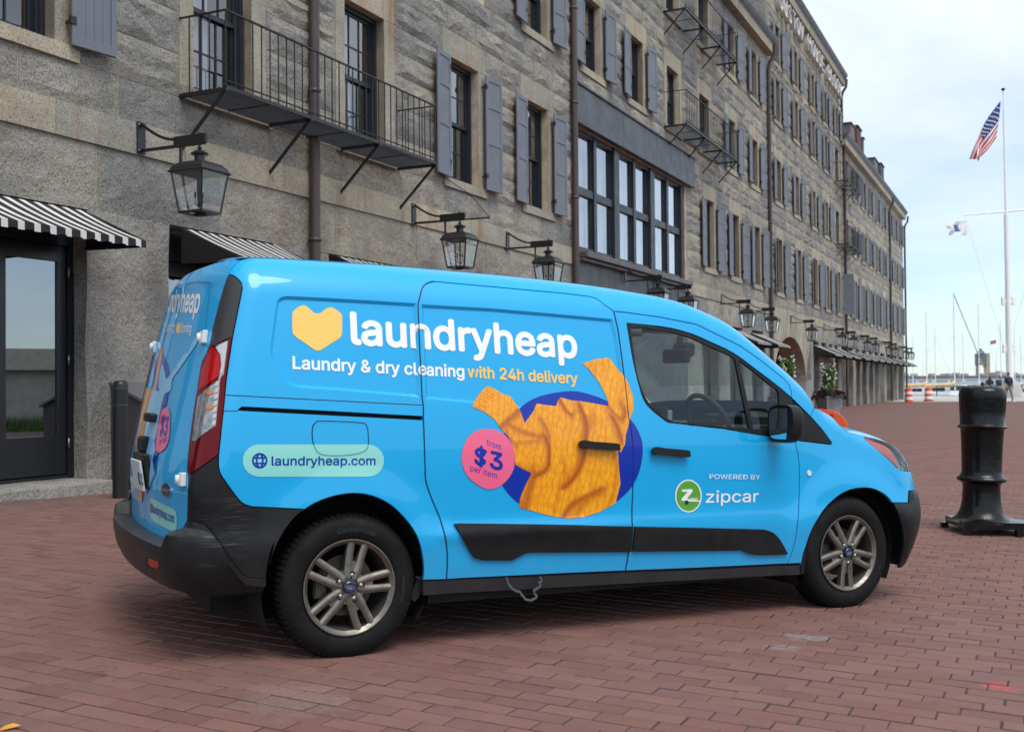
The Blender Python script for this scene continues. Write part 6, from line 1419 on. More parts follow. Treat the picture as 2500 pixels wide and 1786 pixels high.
for z in (1.215, 1.03): b = MB(); b.lathe([(.0835, 0), (.0846, .001), (.0846, .004), (.0835, .005)], 28, (0, 0, z)); b.build('ring_line', mat('ring_grey', (.09, .09, .095), .5), r, None)
# ---- big iron bollard on its plate
cx, cy = 4.215, 10.0; gz = float(G(cx, cy))
r = obj('dock_bollard', None, None, (cx, cy, gz), (0, R(1.6), R(-4)), 'big black cast iron mooring bollard on the right, in front of the harbour', 'bollard')
def rough_iron():
    m = mat('bollard_paint', (.010, .0105, .012), .28, spec=.35); t = NT(m); P = t.coord('Object'); t.bump(t.noise(P, 26, 5, .6), .22, .012); t.link(t.ramp(t.noise(P, 9, 5), (.3, (.14,) * 3), (.7, (.32,) * 3)), t.b.inputs['Roughness'])
    t.link(t.ramp(t.noise(P, 60, 4, .7), (.68, (.0035, .0038, .0046)), (.80, (.03, .03, .03))), t.b.inputs['Base Color']); return m
M_bol = rough_iron()
b = MB(); b.lathe([(.30, 0.1000), (.262, 0.1135), (.215, 0.1450), (.188, 0.1990), (.174, 0.2620), (.168, 0.3520), (.166, 0.4150), (.172, 0.4375), (.185, 0.4510), (.212, 0.4600), (.221, 0.4708), (.219, 0.4870), (.198, 0.5005), (.181, 0.5230), (.176, 0.5500), (.183, 0.7750), (.192, 0.9100), (.1935, 0.9280), (.205, 0.9334), (.221, 0.9424), (.222, 0.9514), (.205, 0.9604), (.1965, 0.9694), (.2035, 1.0900), (.2095, 1.1980), (.211, 1.2385), (.206, 1.2700), (.19, 1.2952), (.16, 1.3114), (.11, 1.3195), (.0001, 1.3222)], 48)
b.v = [(v[0] * .955, v[1] * .955, v[2]) for v in b.v]; b.build('post', M_bol, r, 60)
b = MB(); b.lathe([(.0001, 1.350), (.012, 1.346), (.02, 1.334), (.022, 1.318)], 10)
for k in range(10): u = 2 * math.pi * k / 10; b.bar((.05 * math.cos(u), .05 * math.sin(u), 1.3225), (.13 * math.cos(u), .13 * math.sin(u), 1.318), .014, .006)
b.build('cap_knob', M_bol, r, None)
b = MB(); out_ = [(-.235, -.27), (-.10, -.29), (.10, -.25), (.30, -.24), (1.3, -.24), (1.3, .06), (.34, .10), (.33, .25), (.30, .29), (-.17, .30), (-.23, .26)]
n = len(out_); b.add([(x, y, .055) for x, y in out_] + [(x, y, .115) for x, y in out_], [tuple(range(n))[::-1], tuple(range(n, 2 * n))] + [(i, (i + 1) % n, n + (i + 1) % n, n + i) for i in range(n)])
for x in (-.225, .22, .9): b.box((x, -.26, 0), (x + .06, -.20, .055))
for x in (-.28, .24): b.box((x, .2, 0), (x + .06, .26, .055))
b.build('base_plate', M_bol, r, None)
for x, y in ((.24, .20), (.24, .14)): q = MB(); q.box((x, y, .1155), (x + .055, y + .02, .118)); q.build('bolt_slot', M_gap, r, None)
# ---- traffic barrels and barricade
M_or = mat('traffic_orange', (.78, .10, .018), .5, var=.08, vscale=3); M_wh = mat('reflective_white', (.78, .78, .77), .4)
def barrel(x, y, label, skirt):
    r = obj('traffic_barrel', None, None, (x, y, float(G(x, min(y, 83)))), None, label, 'traffic barrel', 'orange and white traffic barrels')
    zs = [0, .17, .38, .58, .79, .97, 1.0]; rs = [.30, .292, .284, .275, .266, .255, .22]
    for i in range(len(zs) - 1): b = MB(); b.lathe([(rs[i], zs[i]), (rs[i + 1], zs[i + 1])], 24); b.build('band', M_wh if i in (1, 3) else M_or, r, None)
    b = MB(); b.lathe([(.22, 1.0), (.19, 1.03), (.0001, 1.035)], 20); b.bbox((-.12, -.02, 1.02), (.12, .02, 1.10), .015); b.build('top_handle', M_or, r, None)
    if skirt: b = MB(); b.lathe([(.29, .08), (.36, .06), (.47, .0), (.0001, -.0)], 8); b.build('rubber_base', M_rub, r, None)
barrel(29.6, 82.6, 'left orange and white traffic barrel at the building corner', False); barrel(31.6, 84.0, 'right orange and white traffic barrel on a black rubber skirt', True)
ox, oy = 2.985, 10.75
r = obj('orange_barricade', None, None, (ox, oy, float(G(ox, oy))), (0, 0, R(-20)), 'orange plastic barricade mostly hidden behind the van bonnet', 'barricade')
b = MB(); prof = [(-.62, .80), (-.62, 1.02), (-.5, 1.055), (.0, 1.06), (.12, 1.045), (.20, 1.00), (.25, .93), (.26, .86), (.10, .84)]
b.prism(prof, .07, a=-.035); b.build('top_board', M_or, r, None)
for x in (-.5, .1): b = MB(); b.bbox((x, -.05, 0), (x + .10, .05, .82), .01); b.build('leg', M_or, r, None)
b = MB(); b.lathe([(.0001, .0), (.022, 0), (.026, -.006)], 14); b.v = [(v[0] + .11, -.036 + v[2], v[1] + .985) for v in b.v]; b.build('bolt_eye', mat('dull_orange', (.55, .07, .015), .5), r, None)
b = MB(); b.bbox((-.20, -.04, .955), (-.02, .04, 1.005), .01); b.build('grip_hole', mat('hole_grey', (.2, .2, .19), .8), r, None)

# ================================================================ planters
def leaf_cloud(pts, size, m, name, parent, up=.3, long=1.6):
    b = MB(); vs = []; fs = []
    for p in pts:
        d = Vector((random.gauss(0, 1), random.gauss(0, 1), random.gauss(up, .8))).normalized(); u = d.orthogonal().normalized(); v = d.cross(u); a = random.uniform(0, 6.28); u, v = u * math.cos(a) + v * math.sin(a), v * math.cos(a) - u * math.sin(a)
        s = size * random.uniform(.6, 1.3); p = Vector(p); k = len(vs); vs += [(p - v * s * long)[:], (p + u * s + d * s * .3)[:], (p + v * s * long)[:], (p - u * s + d * s * .3)[:]]; fs += [(k, k + 1, k + 2), (k, k + 2, k + 3)]
    b.add(vs, fs); return b.build(name, m, parent, None)
M_leaf = mat('leaf_green', (.075, .17, .020), .6, var=.5, vscale=9); M_leafd = mat('leaf_dark', (.030, .085, .014), .6, var=.5, vscale=9); M_purp = mat('leaf_purple', (.022, .012, .026), .55, var=.5, vscale=9); M_flo = mat('petal_white', (.80, .80, .70), .7, var=.1); M_redf = mat('petal_red', (.45, .03, .03), .6)
M_pot = mat('zinc_planter', (.27, .28, .30), .5, .2, var=.2, vscale=2)
def planter(x, y, label, H=1.9, lean=0):
    z = float(G(x, y)); r = obj('flower_planter', None, None, (x, y, z), (0, 0, R(20)), label, 'planter', 'flower planters by the archway')
    b = MB(); b.add([(sx * w, sy * w, zz_) for w, zz_ in ((.30, 0), (.42, .72), (.45, .72), (.45, .78), (.38, .78), (.36, .70)) for sx, sy in ((-1, -1), (1, -1), (1, 1), (-1, 1))], [(i * 4 + k, i * 4 + (k + 1) % 4, (i + 1) * 4 + (k + 1) % 4, (i + 1) * 4 + k) for i in range(5) for k in range(4)] + [(20, 21, 22, 23)]); b.build('pot', M_pot, r, None)
    P = []
    for _ in range(750):
        u = random.random(); rr = (.36 - .12 * u + .06 * math.sin(u * 9)) * math.sqrt(random.random()); a = random.uniform(0, 6.28); P.append((rr * math.cos(a), rr * math.sin(a), .85 + u * (H - .95)))
    leaf_cloud(P[:420], .035, M_leaf, 'foliage', r); leaf_cloud(P[420:], .04, M_leafd, 'foliage', r)
    st = MB(); st.tube([(0, 0, .7), (.02, 0, H * .7), (0, .02, H - .1)], .015, 6); st.build('stem', M_leafd, r, None)
    fl = []
    for _ in range(46):
        u = random.random() ** .5; a = random.uniform(0, 6.28); rr = .36 - .08 * u; c = Vector((rr * math.cos(a), rr * math.sin(a), 1.0 + u * (H - .95)))
        fl += [(c + Vector((random.gauss(0, .025), random.gauss(0, .025), random.gauss(0, .025))))[:] for _ in range(7)]
    leaf_cloud(fl, .028, M_flo, 'white_blossom', r, 1, 1.0)
    pp = []
    for _ in range(420): a = random.uniform(0, 6.28); rr = random.uniform(.25, .72); pp.append((rr * math.cos(a), rr * math.sin(a), .80 + .25 * random.random() - .55 * max(0, rr - .4)))
    leaf_cloud(pp, .055, M_purp, 'purple_foliage', r)
    leaf_cloud([(random.uniform(-.1, .5), random.uniform(-.5, .1), random.uniform(.98, 1.15)) for _ in range(40)], .022, M_redf, 'red_blossom', r)
planter(13.62, 47.6, 'planter with purple foliage and a white flowering climber, right of the arch', 2.15)
planter(10.72, 43.2, 'white flowering planter left of the arch, half hidden by the windscreen pillar', 2.35)
# ================================================================ quay, water, boats, far shore
def conc():
    m = mat('concrete_quay', (.44, .43, .41), .9); t = NT(m); P = t.coord('World'); t.link(t.ramp(t.noise(P, .35, 6, .65), (.3, (.34, .33, .315)), (.7, (.52, .51, .48))), t.b.inputs['Base Color']); t.bump(t.noise(P, 8, 4), .2, .02); return m
M_con = conc(); b = MB(); vs = []; nx = 40
bl = [(24.0, 90.0), (28.5, 85.5), (31.0, 78.0), (34.0, 70.2), (38, 68.6), (60, 68.0), (150, 68.0)]
bx_ = np.array([p[0] for p in bl]); by_ = np.array([p[1] for p in bl]); xsq = np.concatenate([np.linspace(24, 40, 26), np.linspace(43, 150, 30)])
for x in xsq:
    y0 = float(np.interp(x, bx_, by_))
    for k in range(9): y = y0 + (118 - y0) * k / 8; vs.append((x, y, float(G(x, y)) + .012))
b.add(vs, [(i * 9 + k, (i + 1) * 9 + k, (i + 1) * 9 + k + 1, i * 9 + k + 1) for i in range(len(xsq) - 1) for k in range(8)], 0, True); b.build('concrete_quay', M_con, None, None, kind='structure')
b = MB(); b.add([(-200, 84, -.30), (24.4, 84, -.30), (24.4, 118, -.30), (-200, 118, -.30)], [(0, 1, 2, 3)]); b.build('quay_back', M_con, None, None, kind='structure')
b = MB(); b.box((-300, 118, -8), (400, 119, -.28)); b.bbox((23, 117.7, -.33), (150, 118.4, -.20), .02); b.build('quay_wall', M_con, None, None, kind='structure')
def sea():
    m = mat('harbour_water', (.035, .085, .095), .12); t = NT(m); t.bump(t.noise(t.coord('World', scale=(1, 1, 1)), .8, 5, .6), .5, .12); return m
b = MB(); b.add([(-6000, 119, -2.6), (9000, 119, -2.6), (9000, 9000, -2.6), (-6000, 9000, -2.6)], [(0, 1, 2, 3)]); b.build('water', sea(), None, None, kind='structure')
def at(pxx, pyy, d): v = ray(pxx, pyy); return CO + v * (d / v[1])
M_mast = mat('mast_white', (.80, .81, .82), .4); M_hull = mat('hull_white', (.78, .79, .80), .35); M_tan = mat('sail_cover', (.62, .44, .25), .85, var=.15, vscale=1.5); M_rig = mat('rigging', (.5, .51, .53), .5); M_teak = mat('deck_teak', (.28, .18, .10), .7)
def hull_mb(L0, Bm, fb):
    b = MB(); n = 14; vs = []
    for i in range(n + 1):
        u = i / n; w = Bm / 2 * (math.sin(math.pi * min(1, .18 + u * .82)) ** .7) * (1 if u < .98 else .3); x = -L0 / 2 + L0 * u; sh = fb * (1 + .25 * (2 * u - 1) ** 2)
        vs += [(x, -w, sh), (x, -w * .75, -.2), (x, 0, -.5), (x, w * .75, -.2), (x, w, sh), (x, 0, sh + .06)]
    b.add(vs, [(i * 6 + j, i * 6 + (j + 1) % 6, (i + 1) * 6 + (j + 1) % 6, (i + 1) * 6 + j) for i in range(n) for j in range(6)] + [tuple(range(6))[::-1]], 0, True); return b
def sailboat(pxb, pytop, d, label, heading=0, cover=True, jib=False, L0=10):
    base = at(pxb, 930, d); top = at(pxb - (930 - pytop) * .0125, pytop, d)
    r = obj('sailing_boat', None, None, (base[0], base[1], -2.6), (0, 0, R(heading)), label, 'sailing boat', 'sailing boats moored in the harbour'); H = top[2] + 2.6
    hull_mb(L0, 3.0, 1.3).build('hull', M_hull, r, 40); q = MB(); q.bbox((-2.2, -1.0, 1.3), (1.8, 1.0, 1.85), .15); q.build('cabin', M_hull, r, None)
    q = MB(); q.tube([(0, 0, 1.2), (0, 0, H)], [.10, .06], 8); q.build('mast', M_mast, r, 40)
    q = MB(); q.bar((0, -.9, H * .62), (0, .9, H * .62), .06, .04); q.build('spreader', M_mast, r, None)
    if cover: q = MB(); q.tube([(.1, 0, 3.9), (0, 0, 3.75), (-.4, 0, 3.45), (-2.0, 0, 3.4), (-4.0, 0, 3.35), (-4.6, 0, 3.35)], [.12, .30, .33, .27, .20, .10], 8); q.build('boom_cover', M_tan, r, 60)
    else: q = MB(); q.tube([(0, 0, 3.3), (-4, 0, 3.3)], .09, 6); q.build('boom', M_mast, r, 60)
    for x, w in ((L0 / 2 - .2,   .075 if jib else .010), (-L0 / 2 + .2, .010)): q = MB(); q.tube([(0, 0, H - .3), (x, 0, 1.6)], w, 5); q.build('stay', M_tan if (jib and x > 0) else M_rig, r, 40)
    for y in (-1.3, 1.3): q = MB(); q.tube([(0, 0, H * .9), (0, y * .65, H * .62), (0, y, 1.4)], .009, 4); q.build('shroud', M_rig, r, 40)
    return r
sailboat(2331, 711, 150, 'sailing boat with the tallest mast, tan boom cover and tan furled foresail', 12, True, True, 13)
sailboat(2263, 762, 158, 'sailing boat with tan boom cover just right of the traffic barrels', 14, True, False, 11)
sailboat(2391, 741, 175, 'sailing boat whose white mast stands in front of the control tower', 25, False, False, 11)
sailboat(2444, 783, 190, 'sailing boat with a thin mast beside the flagpole', 30, False, False, 10)
sailboat(2229, 822, 215, 'distant sailing boat with a short mast by the building corner', 20, False, False, 10)
M_cab = mat('cabin_window', (.03, .04, .05), .2)
def motorboat(pxb, d, L0, label, hd=0, hh=1.6):
    p = at(pxb, 935, d); r = obj('motor_boat', None, None, (p[0], p[1], -2.6), (0, 0, R(hd)), label, 'motor boat', 'white motor boats at the pontoons')
    hull_mb(L0, L0 * .3, 1.5).build('hull', M_hull, r, 40); q = MB(); q.bbox((-L0 * .25, -L0 * .11, 1.4), (L0 * .15, L0 * .11, 1.4 + hh), .2); q.bbox((-L0 * .28, -L0 * .12, 1.4 + hh), (L0 * .12, L0 * .12, 1.5 + hh), .05); q.build('cabin', M_hull, r, None)
    q = MB(); q.box((-L0 * .24, -L0 * .113, 1.4 + hh * .45), (L0 * .14, L0 * .113, 1.4 + hh * .8)); q.build('cabin_windows', M_cab, r, None)
for i, (pxb, d, L0, hd, hh, lb) in enumerate(((2225, 205, 11, 5, 1.6, 'white motor boat behind the left traffic barrel'), (2300, 200, 13, 8, 1.8, 'white motor boat between the two tan sail covers'), (2362, 195, 14, -6, 2.2, 'white cabin cruiser below the control tower'), (2405, 230, 16, 4, 2.4, 'larger white cruiser behind the walking people'), (2490, 215, 12, 12, 1.8, 'white motor boat right of the flagpole'), (2520, 180, 10, 10, 1.5, 'white motor boat cut by the right edge'))): motorboat(pxb, d, L0, lb, hd, hh)
for i, (pxx, d) in enumerate(((2478, 240), (2493, 260), (2284, 240), (2212, 240), (2352, 250))): sailboat(pxx, (800, 815, 800, 850, 812)[i], d, ('bare mast right of the flagpole, nearer one', 'bare mast at the right edge of the harbour', 'thin bare mast between the two tan boom covers', 'thin bare mast at the very corner of the building', 'thin bare mast left of the control tower')[i], 15, False, False, 9)
# railing on the quay edge
r = obj('quay_railing', None, None, (at(2310, 955, 117)[0], 117, -.25), None, 'low dark railing at the quay edge beyond the traffic barrels', 'railing')
b = MB(); b.bar((-1, 0, 1.05), (11, 0, 1.05), .06); b.bar((-1, 0, .6), (11, 0, .6), .05); b.build('rail', M_iron, r, None)
for x in (-1, 2, 5, 5.6, 8, 11): q = MB(); q.bar((x, 0, 0), (x, 0, 1.05), .07); q.build('post', M_iron, r, None)
# far shore
M_shed = mat('pier_shed_white', (.62, .64, .66), .7, var=.08, vscale=.05); M_rr = mat('pier_roof_red', (.20, .14, .135), .8); M_gl = mat('pier_glazing', (.30, .34, .38), .4)
a = at(2195, 930, 430); e = at(2560, 930, 470)
r = obj('pier_building', None, None, (a[0], a[1], -2.6), (0, 0, math.atan2(e[1] - a[1], e[0] - a[0])), 'long low white pier building with a thin red roof across the water', 'building'); L0 = float(np.linalg.norm(e - a))
b = MB(); b.box((0, 0, 0), (L0, 30, 5.6)); b.build('wall', M_shed, r, None); b = MB(); b.bbox((-.5, -.6, 5.6), (L0 + .5, 31, 6.3), .05); b.build('roof', M_rr, r, None)
for z0, z1 in ((1.2, 2.2), (3.6, 4.6)):
    for k in range(10): q = MB(); q.box((2 + k * L0 / 10, -.06, z0), (2 + k * L0 / 10 + L0 / 10 - 1.6, .02, z1)); q.build('window_strip', M_gl, r, None)
for k in range(9): q = MB(); q.bbox((4 + k * L0 / 9, 5, 6.3), (6 + k * L0 / 9, 7, 7.3), .1); q.build('roof_vent', M_gl, r, None)
M_far = mat('far_building', (.33, .33, .36), .8); M_far2 = mat('far_building_tan', (.42, .36, .32), .8)
for i, (pxx, pw, ph, mm, lb) in enumerate(((2215, 10, 11, M_far, 'far grey block at the building corner across the water'), (2318, 40, 8, M_far2, 'far low tan building behind the tallest mast'), (2345, 26, 10, M_far, 'far low grey building left of the control tower'), (2450, 24, 13, M_far2, 'far tan block behind the flagpole'), (2488, 22, 9, M_far, 'far low block at the right edge'))):
    p = at(pxx, 930, 1500); w = pw * 1500 / 2700; hh = 1.25 + (ph + 9) * 1500 / 2700
    r = obj('far_building', None, None, (p[0], p[1], -2.6), None, lb, 'building', 'low far buildings across the harbour'); b = MB(); b.box((-w / 2, 0, 0), (w / 2, 40, hh + 2.6)); b.build('wall', mm, r, None); q = MB(); q.box((-w * .2, 5, hh + 2.6), (w * .1, 20, hh + 4.5)); q.build('plant_room', M_far, r, None)
b = MB(); b.box((-300, 1700, -2.6), (2600, 1760, 2.6)); o = b.build('far_shore', mat('far_shore', (.16, .19, .19), .9, var=.3, vscale=.01), None, None, kind='structure')
p = at(2400, 930, 2600); k = 2600 / 2700
r = obj('control_tower', None, None, (p[0], p[1], -2.6), None, 'airport control tower on two tan legs, far across the water', 'tower')
M_tt = mat('tower_tan', (.40, .33, .29), .8); M_td = mat('tower_glass', (.07, .10, .17), .4)
for x0, x1, z1 in ((-15, -10.5, 52), (5, 15, 70)): b = MB(); b.box((x0 * k, -6, 0), (x1 * k, 6, z1 * k + 3)); b.build('tower_leg', M_tt, r, None)
b = MB(); b.bbox((-16 * k, -8, 44 * k), (6 * k, 8, 72 * k), 1); b.build('cab_block', M_td, r, None)
for z in range(46, 72, 5): b = MB(); b.box((-16.2 * k, -8.3, z * k), (6.1 * k, 8.2, (z + 1) * k)); b.build('floor_band', M_tt, r, None)
b = MB(); b.lathe([(10 * k, 72 * k), (8 * k, 78 * k), (4 * k, 79 * k), (3.6 * k, 84 * k), (.3, 85 * k)], 10, (-5 * k, 0, 0)); b.build('cab', M_td, r, None)
# small far flag
p = at(2432, 838, 300); r = obj('far_flag', None, None, tuple(p), None, 'tiny distant flag flying right of the control tower', 'flag'); b = MB(); b.add([(0, 0, 0), (-2.6, .2, -.5), (-2.5, .2, .9), (0, 0, 1.5)], [(0, 1, 2, 3)]); b.v = [(v[0] * .6, v[1], v[2] * .7) for v in b.v]; b.build('cloth', mat('far_flag_red', (.45, .16, .22), .8), r, None); b = MB(); b.tube([(.05, 0, -12), (.05, 0, 1.8)], .06, 5); b.build('staff', M_mast, r, None)
# ================================================================ flagpole
D0 = 92.0; base = at(2467, 968, D0); gz = float(G(base[0], base[1]))
r = obj('flagpole', None, None, (base[0], base[1], gz), None, 'tall white flagpole with a cross yard at the harbour edge', 'flagpole')
topw = at(2449, 222, D0) - np.array([base[0], base[1], gz]); H = topw[2]; ln = topw[0] / H
pt = lambda z: (ln * z, 0, z)
b = MB(); b.tube([pt(.2), pt(4), pt(9)], [.30, .28, .24], 14); b.tube([pt(9), pt(15.3)], [.22, .19], 14); b.tube([pt(14.6), pt(19), pt(H)], [.12, .095, .06], 12); b.build('pole', M_mast, r, 40)
ya = at(2356, 525, D0) - np.array([base[0], base[1], gz]); yz = at(2458, 516, D0) - np.array([base[0], base[1], gz])
b = MB(); d_ = (yz - ya); b.tube([ya, yz, yz + d_ * 1.0], [.05, .09, .05], 8); b.build('yard', M_mast, r, 40)
for zf in (735, 851): q = at(2460, zf, D0)[2] - gz; b = MB(); b.bbox((ln * q - .55, -.12, q - .35), (ln * q - .3, .12, q + .35), .02); b.bbox((ln * q + .3, -.12, q - .35), (ln * q + .55, .12, q + .35), .02); b.bar((ln * q - .4, 0, q), (ln * q + .4, 0, q), .2); b.build('clamp', M_mast, r, None)
b = MB(); b.lathe([(.95, 0), (.85, .9), (.6, 1.35), (.35, 1.5)], 12); b.build('stone_base', M_con, r, 30)
b = MB(); b.lathe([(.0001, .25), (.14, .2), (.16, .1), (.07, 0)], 10, pt(H)); b.build('truck', M_gap, r, None)
for p0, p1 in (((2449, 235), (2458, 700)), ((2356, 525), (2455, 860)), ((2560, 520), (2475, 800))): q0 = at(*p0, D0) - np.array([base[0], base[1], gz]); q1 = at(*p1, D0) - np.array([base[0], base[1], gz]); b = MB(); b.tube([q0, q1], .012, 4); b.build('halyard', mat('rope', (.6, .6, .6), .8), r, None)
def cloth(name, label, corners, nu, nv, mats, idx, wav, grp=None, bulge=0.0):
    """corners in photo pixels: hoist top, hoist bottom, fly bottom, fly top"""
    hp_, hb, fb_, ft = [np.array(at(*c, D0 - .4)) for c in corners]; o0 = hp_; vs = []; b = MB()
    for j in range(nv + 1):
        for i in range(nu + 1):
            u, v = i / nu, j / nv; p = (hp_ * (1 - v) + hb * v) * (1 - u) + (ft * (1 - v) + fb_ * v) * u; p = p + np.array([wav * .35 * math.sin(v * 9 + u * 3) * u, wav * math.sin(u * 8 - v * 5) * (u * .8 + .2), -.10 * wav * math.sin(u * 7)]); vs.append(p - o0 - np.array([bulge * math.sin(math.pi * u) * (1 - .6 * v), 0, bulge * .35 * math.sin(math.pi * u)]))
    r = obj(name, None, None, tuple(o0), None, label, 'flag')
    n = nu + 1
    for k, mm in enumerate(mats):
        fs = [(j * n + i, j * n + i + 1, (j + 1) * n + i + 1, (j + 1) * n + i) for j in range(nv) for i in range(nu) if idx(i / nu, j) == k]
        if fs: c = MB(); c.add(vs, fs, 0, True); c.build(('field', 'stripes', 'canton')[k] if len(mats) == 3 else ('field', 'shield')[k], mm, r, None)
    return r, vs
M_fr = mat('flag_red', (.55, .015, .035), .8); M_fw = mat('flag_white', (.78, .78, .80), .8); M_fb = mat('flag_blue', (.03, .055, .22), .8)
fl, fv = cloth('stars_and_stripes_flag' if False else 'national_flag', 'red white and blue striped flag hanging from the top of the flagpole', [(2443, 246), (2434, 336), (2392, 396), (2371, 384)], 30, 13, [M_fw, M_fr, M_fb], lambda u, j: 2 if (u < .42 and j < 7) else (1 if j % 2 == 0 else 0), .40, None, .55)
b = MB(); n = 31
for jj in range(1, 7):
    for ii in range(1, 12, 2):
        q = fv[jj * n + ii + (jj % 2)]; s_ = .07; b.add([(q[0] - s_, q[1] - .05, q[2]), (q[0], q[1] - .05, q[2] - s_), (q[0] + s_, q[1] - .05, q[2]), (q[0], q[1] - .05, q[2] + s_)], [(0, 1, 2, 3)])
b.build('stars', M_fw, fl, None)
cloth('white_flag', 'small white flag with a blue shield under the left end of the yard', [(2359, 536), (2362, 574), (2318, 574), (2311, 546)], 20, 12, [M_fw, mat('shield_blue', (.10, .22, .50), .8)], lambda u, j: 1 if (abs(u - .5) < .14 and 3 <= j <= 8) else 0, .3)
# ================================================================ people on the quay
def person(x, y, label, bones, mats, face=0, hat=None):
    """bones: list of (a, b, ra, rb, material index); skinned into one body"""
    z = float(G(x, y)) + .012; r = obj('person', None, None, (x, y, z), (0, 0, R(face)), label, 'person', None)
    J = {}; vs = []; es = []; rad = []
    def vid(p, rr):
        k = tuple(round(c, 3) for c in p)
        if k not in J: J[k] = len(vs); vs.append(k); rad.append(rr)
        return J[k]
    for a, b2, ra, rb, mi in bones: es.append((vid(a, ra), vid(b2, rb)))
    me = bpy.data.meshes.new('body'); me.from_pydata(vs, es, []); o = obj('body', me, r); sk = o.modifiers.new('s', 'SKIN'); sv = me.skin_vertices[0].data
    for i, rr in enumerate(rad): sv[i].radius = (rr, rr)
    sv[0].use_root = True; o.modifiers.new('u', 'SUBSURF').levels = 2; dg = bpy.context.evaluated_depsgraph_get(); m2 = bpy.data.meshes.new_from_object(o.evaluated_get(dg)); o.modifiers.clear(); o.data = m2; m2.materials.clear()
    for mm in mats: m2.materials.append(mm)
    seg = [(np.array(a), np.array(b2), mi) for a, b2, _, _, mi in bones]
    for p in m2.polygons:
        c = np.array(p.center); best = 9; k = 0
        for a, b2, mi in seg:
            u = np.clip(np.dot(c - a, b2 - a) / (np.dot(b2 - a, b2 - a) + 1e-9), 0, 1); d = np.linalg.norm(c - a - u * (b2 - a))
            if d < best: best = d; k = mi
        p.material_index = k; p.use_smooth = True
    for sg in (-1, 1): pass
    return r
M_sk = mat('skin', (.36, .20, .14), .6); M_jk = mat('navy_cloth', (.015, .02, .045), .8); M_ws = mat('white_shirt', (.6, .62, .66), .8); M_tr = mat('grey_trousers', (.20, .21, .21), .85); M_shoe = mat('white_shoes', (.6, .6, .58), .6); M_hair = mat('dark_hair', (.015, .012, .012), .7); M_blu = mat('dark_blue_top', (.03, .05, .12), .8)
def fig(jk, sh, tr, bend=0, stride=.22, hair=2):
    b_ = bend; pel = (0, 0, .95); ch = (0, -.0 - b_ * .5, 1.35 - b_ * .1); nk = (0, -b_ * .75, 1.50 - b_ * .22); hd = (0, -b_ * .95, 1.66 - b_ * .3); tp = (0, -b_ * 1.0, 1.78 - b_ * .32)
    B = [(pel, ch, .15, .17, jk), (ch, nk, .17, .065, jk), (nk, hd, .065, .095, 3), (hd, tp, .095, .06, 4)]
    for s in (-1, 1):
        hp = (s * .10, 0, .90); kn = (s * .11, -s * stride * .55, .50); an = (s * .11, -s * stride, .09 if s > 0 else .10); toe = (s * .12, -s * stride - .16, .04)
        B += [(pel, hp, .15, .10, tr), (hp, kn, .10, .072, tr), (kn, an, .072, .05, tr), (an, toe, .05, .04, 5)]
        shd = (s * .19, ch[1] - .0, ch[2] + .06); el = (s * .27, ch[1] + s * .08, 1.12 - b_ * .1); wr = (s * .30, ch[1] + s * .16 - .12, .90); hn = (s * .30, ch[1] + s * .18 - .16, .82)
        B += [(ch, shd, .17, .075, jk), (shd, el, .075, .052, jk), (el, wr, .052, .038, sh), (wr, hn, .038, .035, 3)]
    return B
pm = [M_jk, M_ws, M_tr, M_sk, M_hair, M_shoe]
q = at(2463, 978, 68.4); man = person(float(q[0]), 68.4, 'man walking in a dark open jacket over a white shirt and grey trousers', fig(0, 3, 2), pm, 8); man.scale = (1.06, 1.06, 1.06)
o = None
q = at(2434, 972, 74.0); person(float(q[0]), 74.0, 'person in a dark blue top leaning forward beside the walking man', fig(0, 3, 0, .35, .12), [M_blu, M_ws, M_blu, M_sk, M_hair, M_shoe], 20)
q = at(2416, 970, 78.0); person(float(q[0]), 78.0, 'person in a black and white top, mostly hidden by the bollard', fig(0, 1, 0, .15, .05), [M_jk, M_ws, M_jk, M_sk, M_hair, M_shoe], -10)
q = at(2361, 945, 112); r = obj('orange_float', None, None, (float(q[0]), 112, -.24), None, 'small orange float on the quay behind the bollard', 'float'); b = MB(); b.lathe([(.0001, .95), (.3, .92), (.5, .75), (.55, .5), (.45, .2), (.2, .0)], 16); b.build('float_body', M_or, r, 50); b = MB(); b.tube([(0, 0, .93), (0, 0, 1.15)], .06, 8); b.build('float_eye', M_or, r, None)
# ================================================================ across the wharf, seen only in the door glass
r = obj('white_shed', None, None, (21.6, 20.6, float(G(21, 20))), (0, 0, R(8)), 'small white weatherboard shed with grey roof, reflected in the glass door', 'shed')
M_wb = mat('shed_white', (.62, .63, .60), .8, var=.15, vscale=3); b = MB(); b.box((0, -1.4, 0), (2.6, 1.2, 2.0)); b.build('wall', M_wb, r, None)
for k in range(13): q = MB(); q.box((-.02, -1.41, .1 + k * .145), (-.001, 1.21, .1 + k * .145 + .13)); q.build('weatherboard', M_wb, r, None)
b = MB(); b.add([(-.25, -1.6, 1.95), (-.25, 1.4, 1.95), (1.3, 1.4, 2.75), (1.3, -1.6, 2.75), (2.85, 1.4, 1.95), (2.85, -1.6, 1.95)], [(0, 1, 2, 3), (3, 2, 4, 5), (0, 3, 5), (1, 4, 2)]); b.build('roof', mat('shed_roof', (.16, .16, .15), .9, var=.2, vscale=6), r, None)
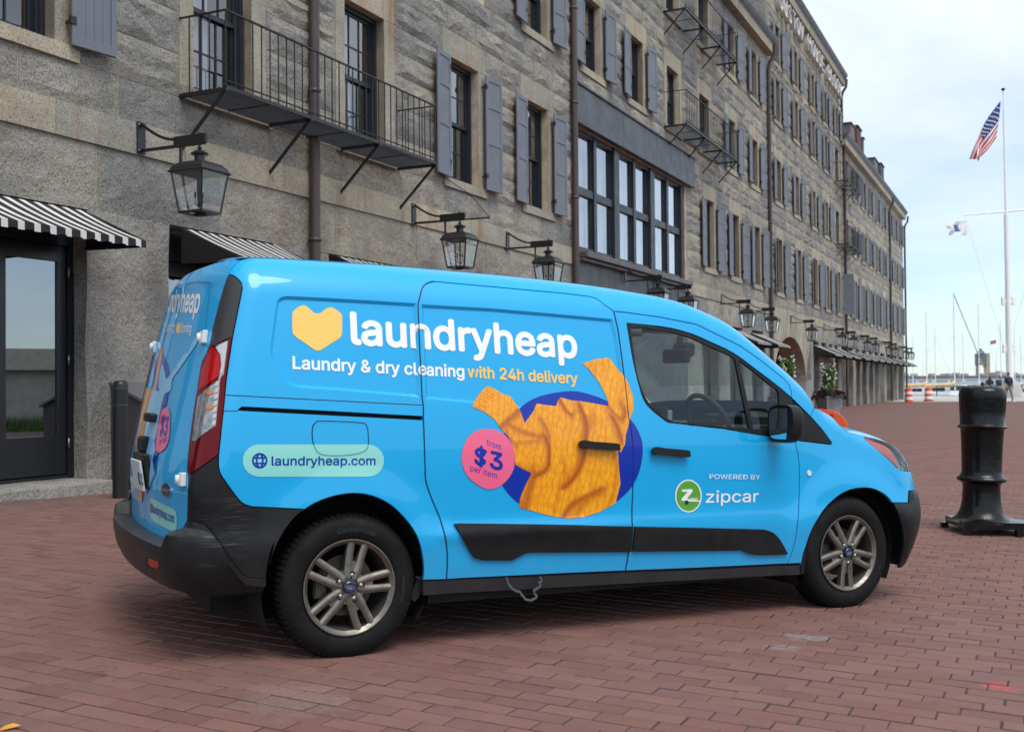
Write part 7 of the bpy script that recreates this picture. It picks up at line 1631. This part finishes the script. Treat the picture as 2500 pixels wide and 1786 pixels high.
b = MB(); b.box((-.035, -.5, .1), (-.02, .4, 1.8)); b.build('shed_door', M_wb, r, None)
b = MB(); gv = []; gf = []
for _ in range(5000):
    x, y = random.uniform(15.5, 21.4), random.uniform(17, 22.5); z = float(G(x, y)); a = random.uniform(0, 6.28); h_ = random.uniform(.15, .5); k = len(gv); gv += [(x, y, z), (x + .02 * math.cos(a), y + .02 * math.sin(a), z), (x + random.gauss(0, .08), y + random.gauss(0, .08), z + h_)]; gf.append((k, k + 1, k + 2))
b.add(gv, gf); b.build('grass', mat('grass_green', (.06, .12, .025), .8, var=.5, vscale=2), None, None, kind='stuff')
r = obj('timber_bin', None, None, (13.6, 18.9, float(G(13.6, 18.9))), (0, 0, R(10)), 'dark timber box with sloped lid, reflected in the glass door', 'box'); b = MB(); b.add([(0, 0, 0), (.9, 0, 0), (.9, 1.1, 0), (0, 1.1, 0), (0, 0, .9), (.9, 0, .9), (.9, 1.1, 1.2), (0, 1.1, 1.2)], [(0, 3, 2, 1), (4, 5, 6, 7), (0, 1, 5, 4), (1, 2, 6, 5), (2, 3, 7, 6), (3, 0, 4, 7)]); b.build('boards', mat('dark_timber', (.04, .035, .03), .8, var=.3, vscale=5), r, None); b = MB(); b.add([(-.05, -.05, .91), (.95, -.05, .91), (.95, 1.15, 1.235), (-.05, 1.15, 1.235)], [(0, 1, 2, 3)]); b.build('lid', M_iron, r, None)
# fallen leaf by the lower left corner
z = float(G(-1.79, 3.92)); r = obj('fallen_leaf', None, None, (-1.79, 3.93, z + .004), (R(8), R(-6), R(30)), 'single yellow fallen leaf on the paving at the lower left', 'leaf'); b = MB(); b.add([(-.035, 0, 0), (-.01, -.018, .006), (.02, -.014, .004), (.04, 0, .0), (.018, .016, .007), (-.012, .016, .005)], [(0, 1, 2, 3, 4, 5)]); b.build('blade', mat('leaf_yellow', (.60, .28, .03), .6), r, None); b = MB(); b.bar((-.035, 0, .001), (-.06, .006, .002), .002); b.build('stalk', mat('leaf_yellow'), r, None)
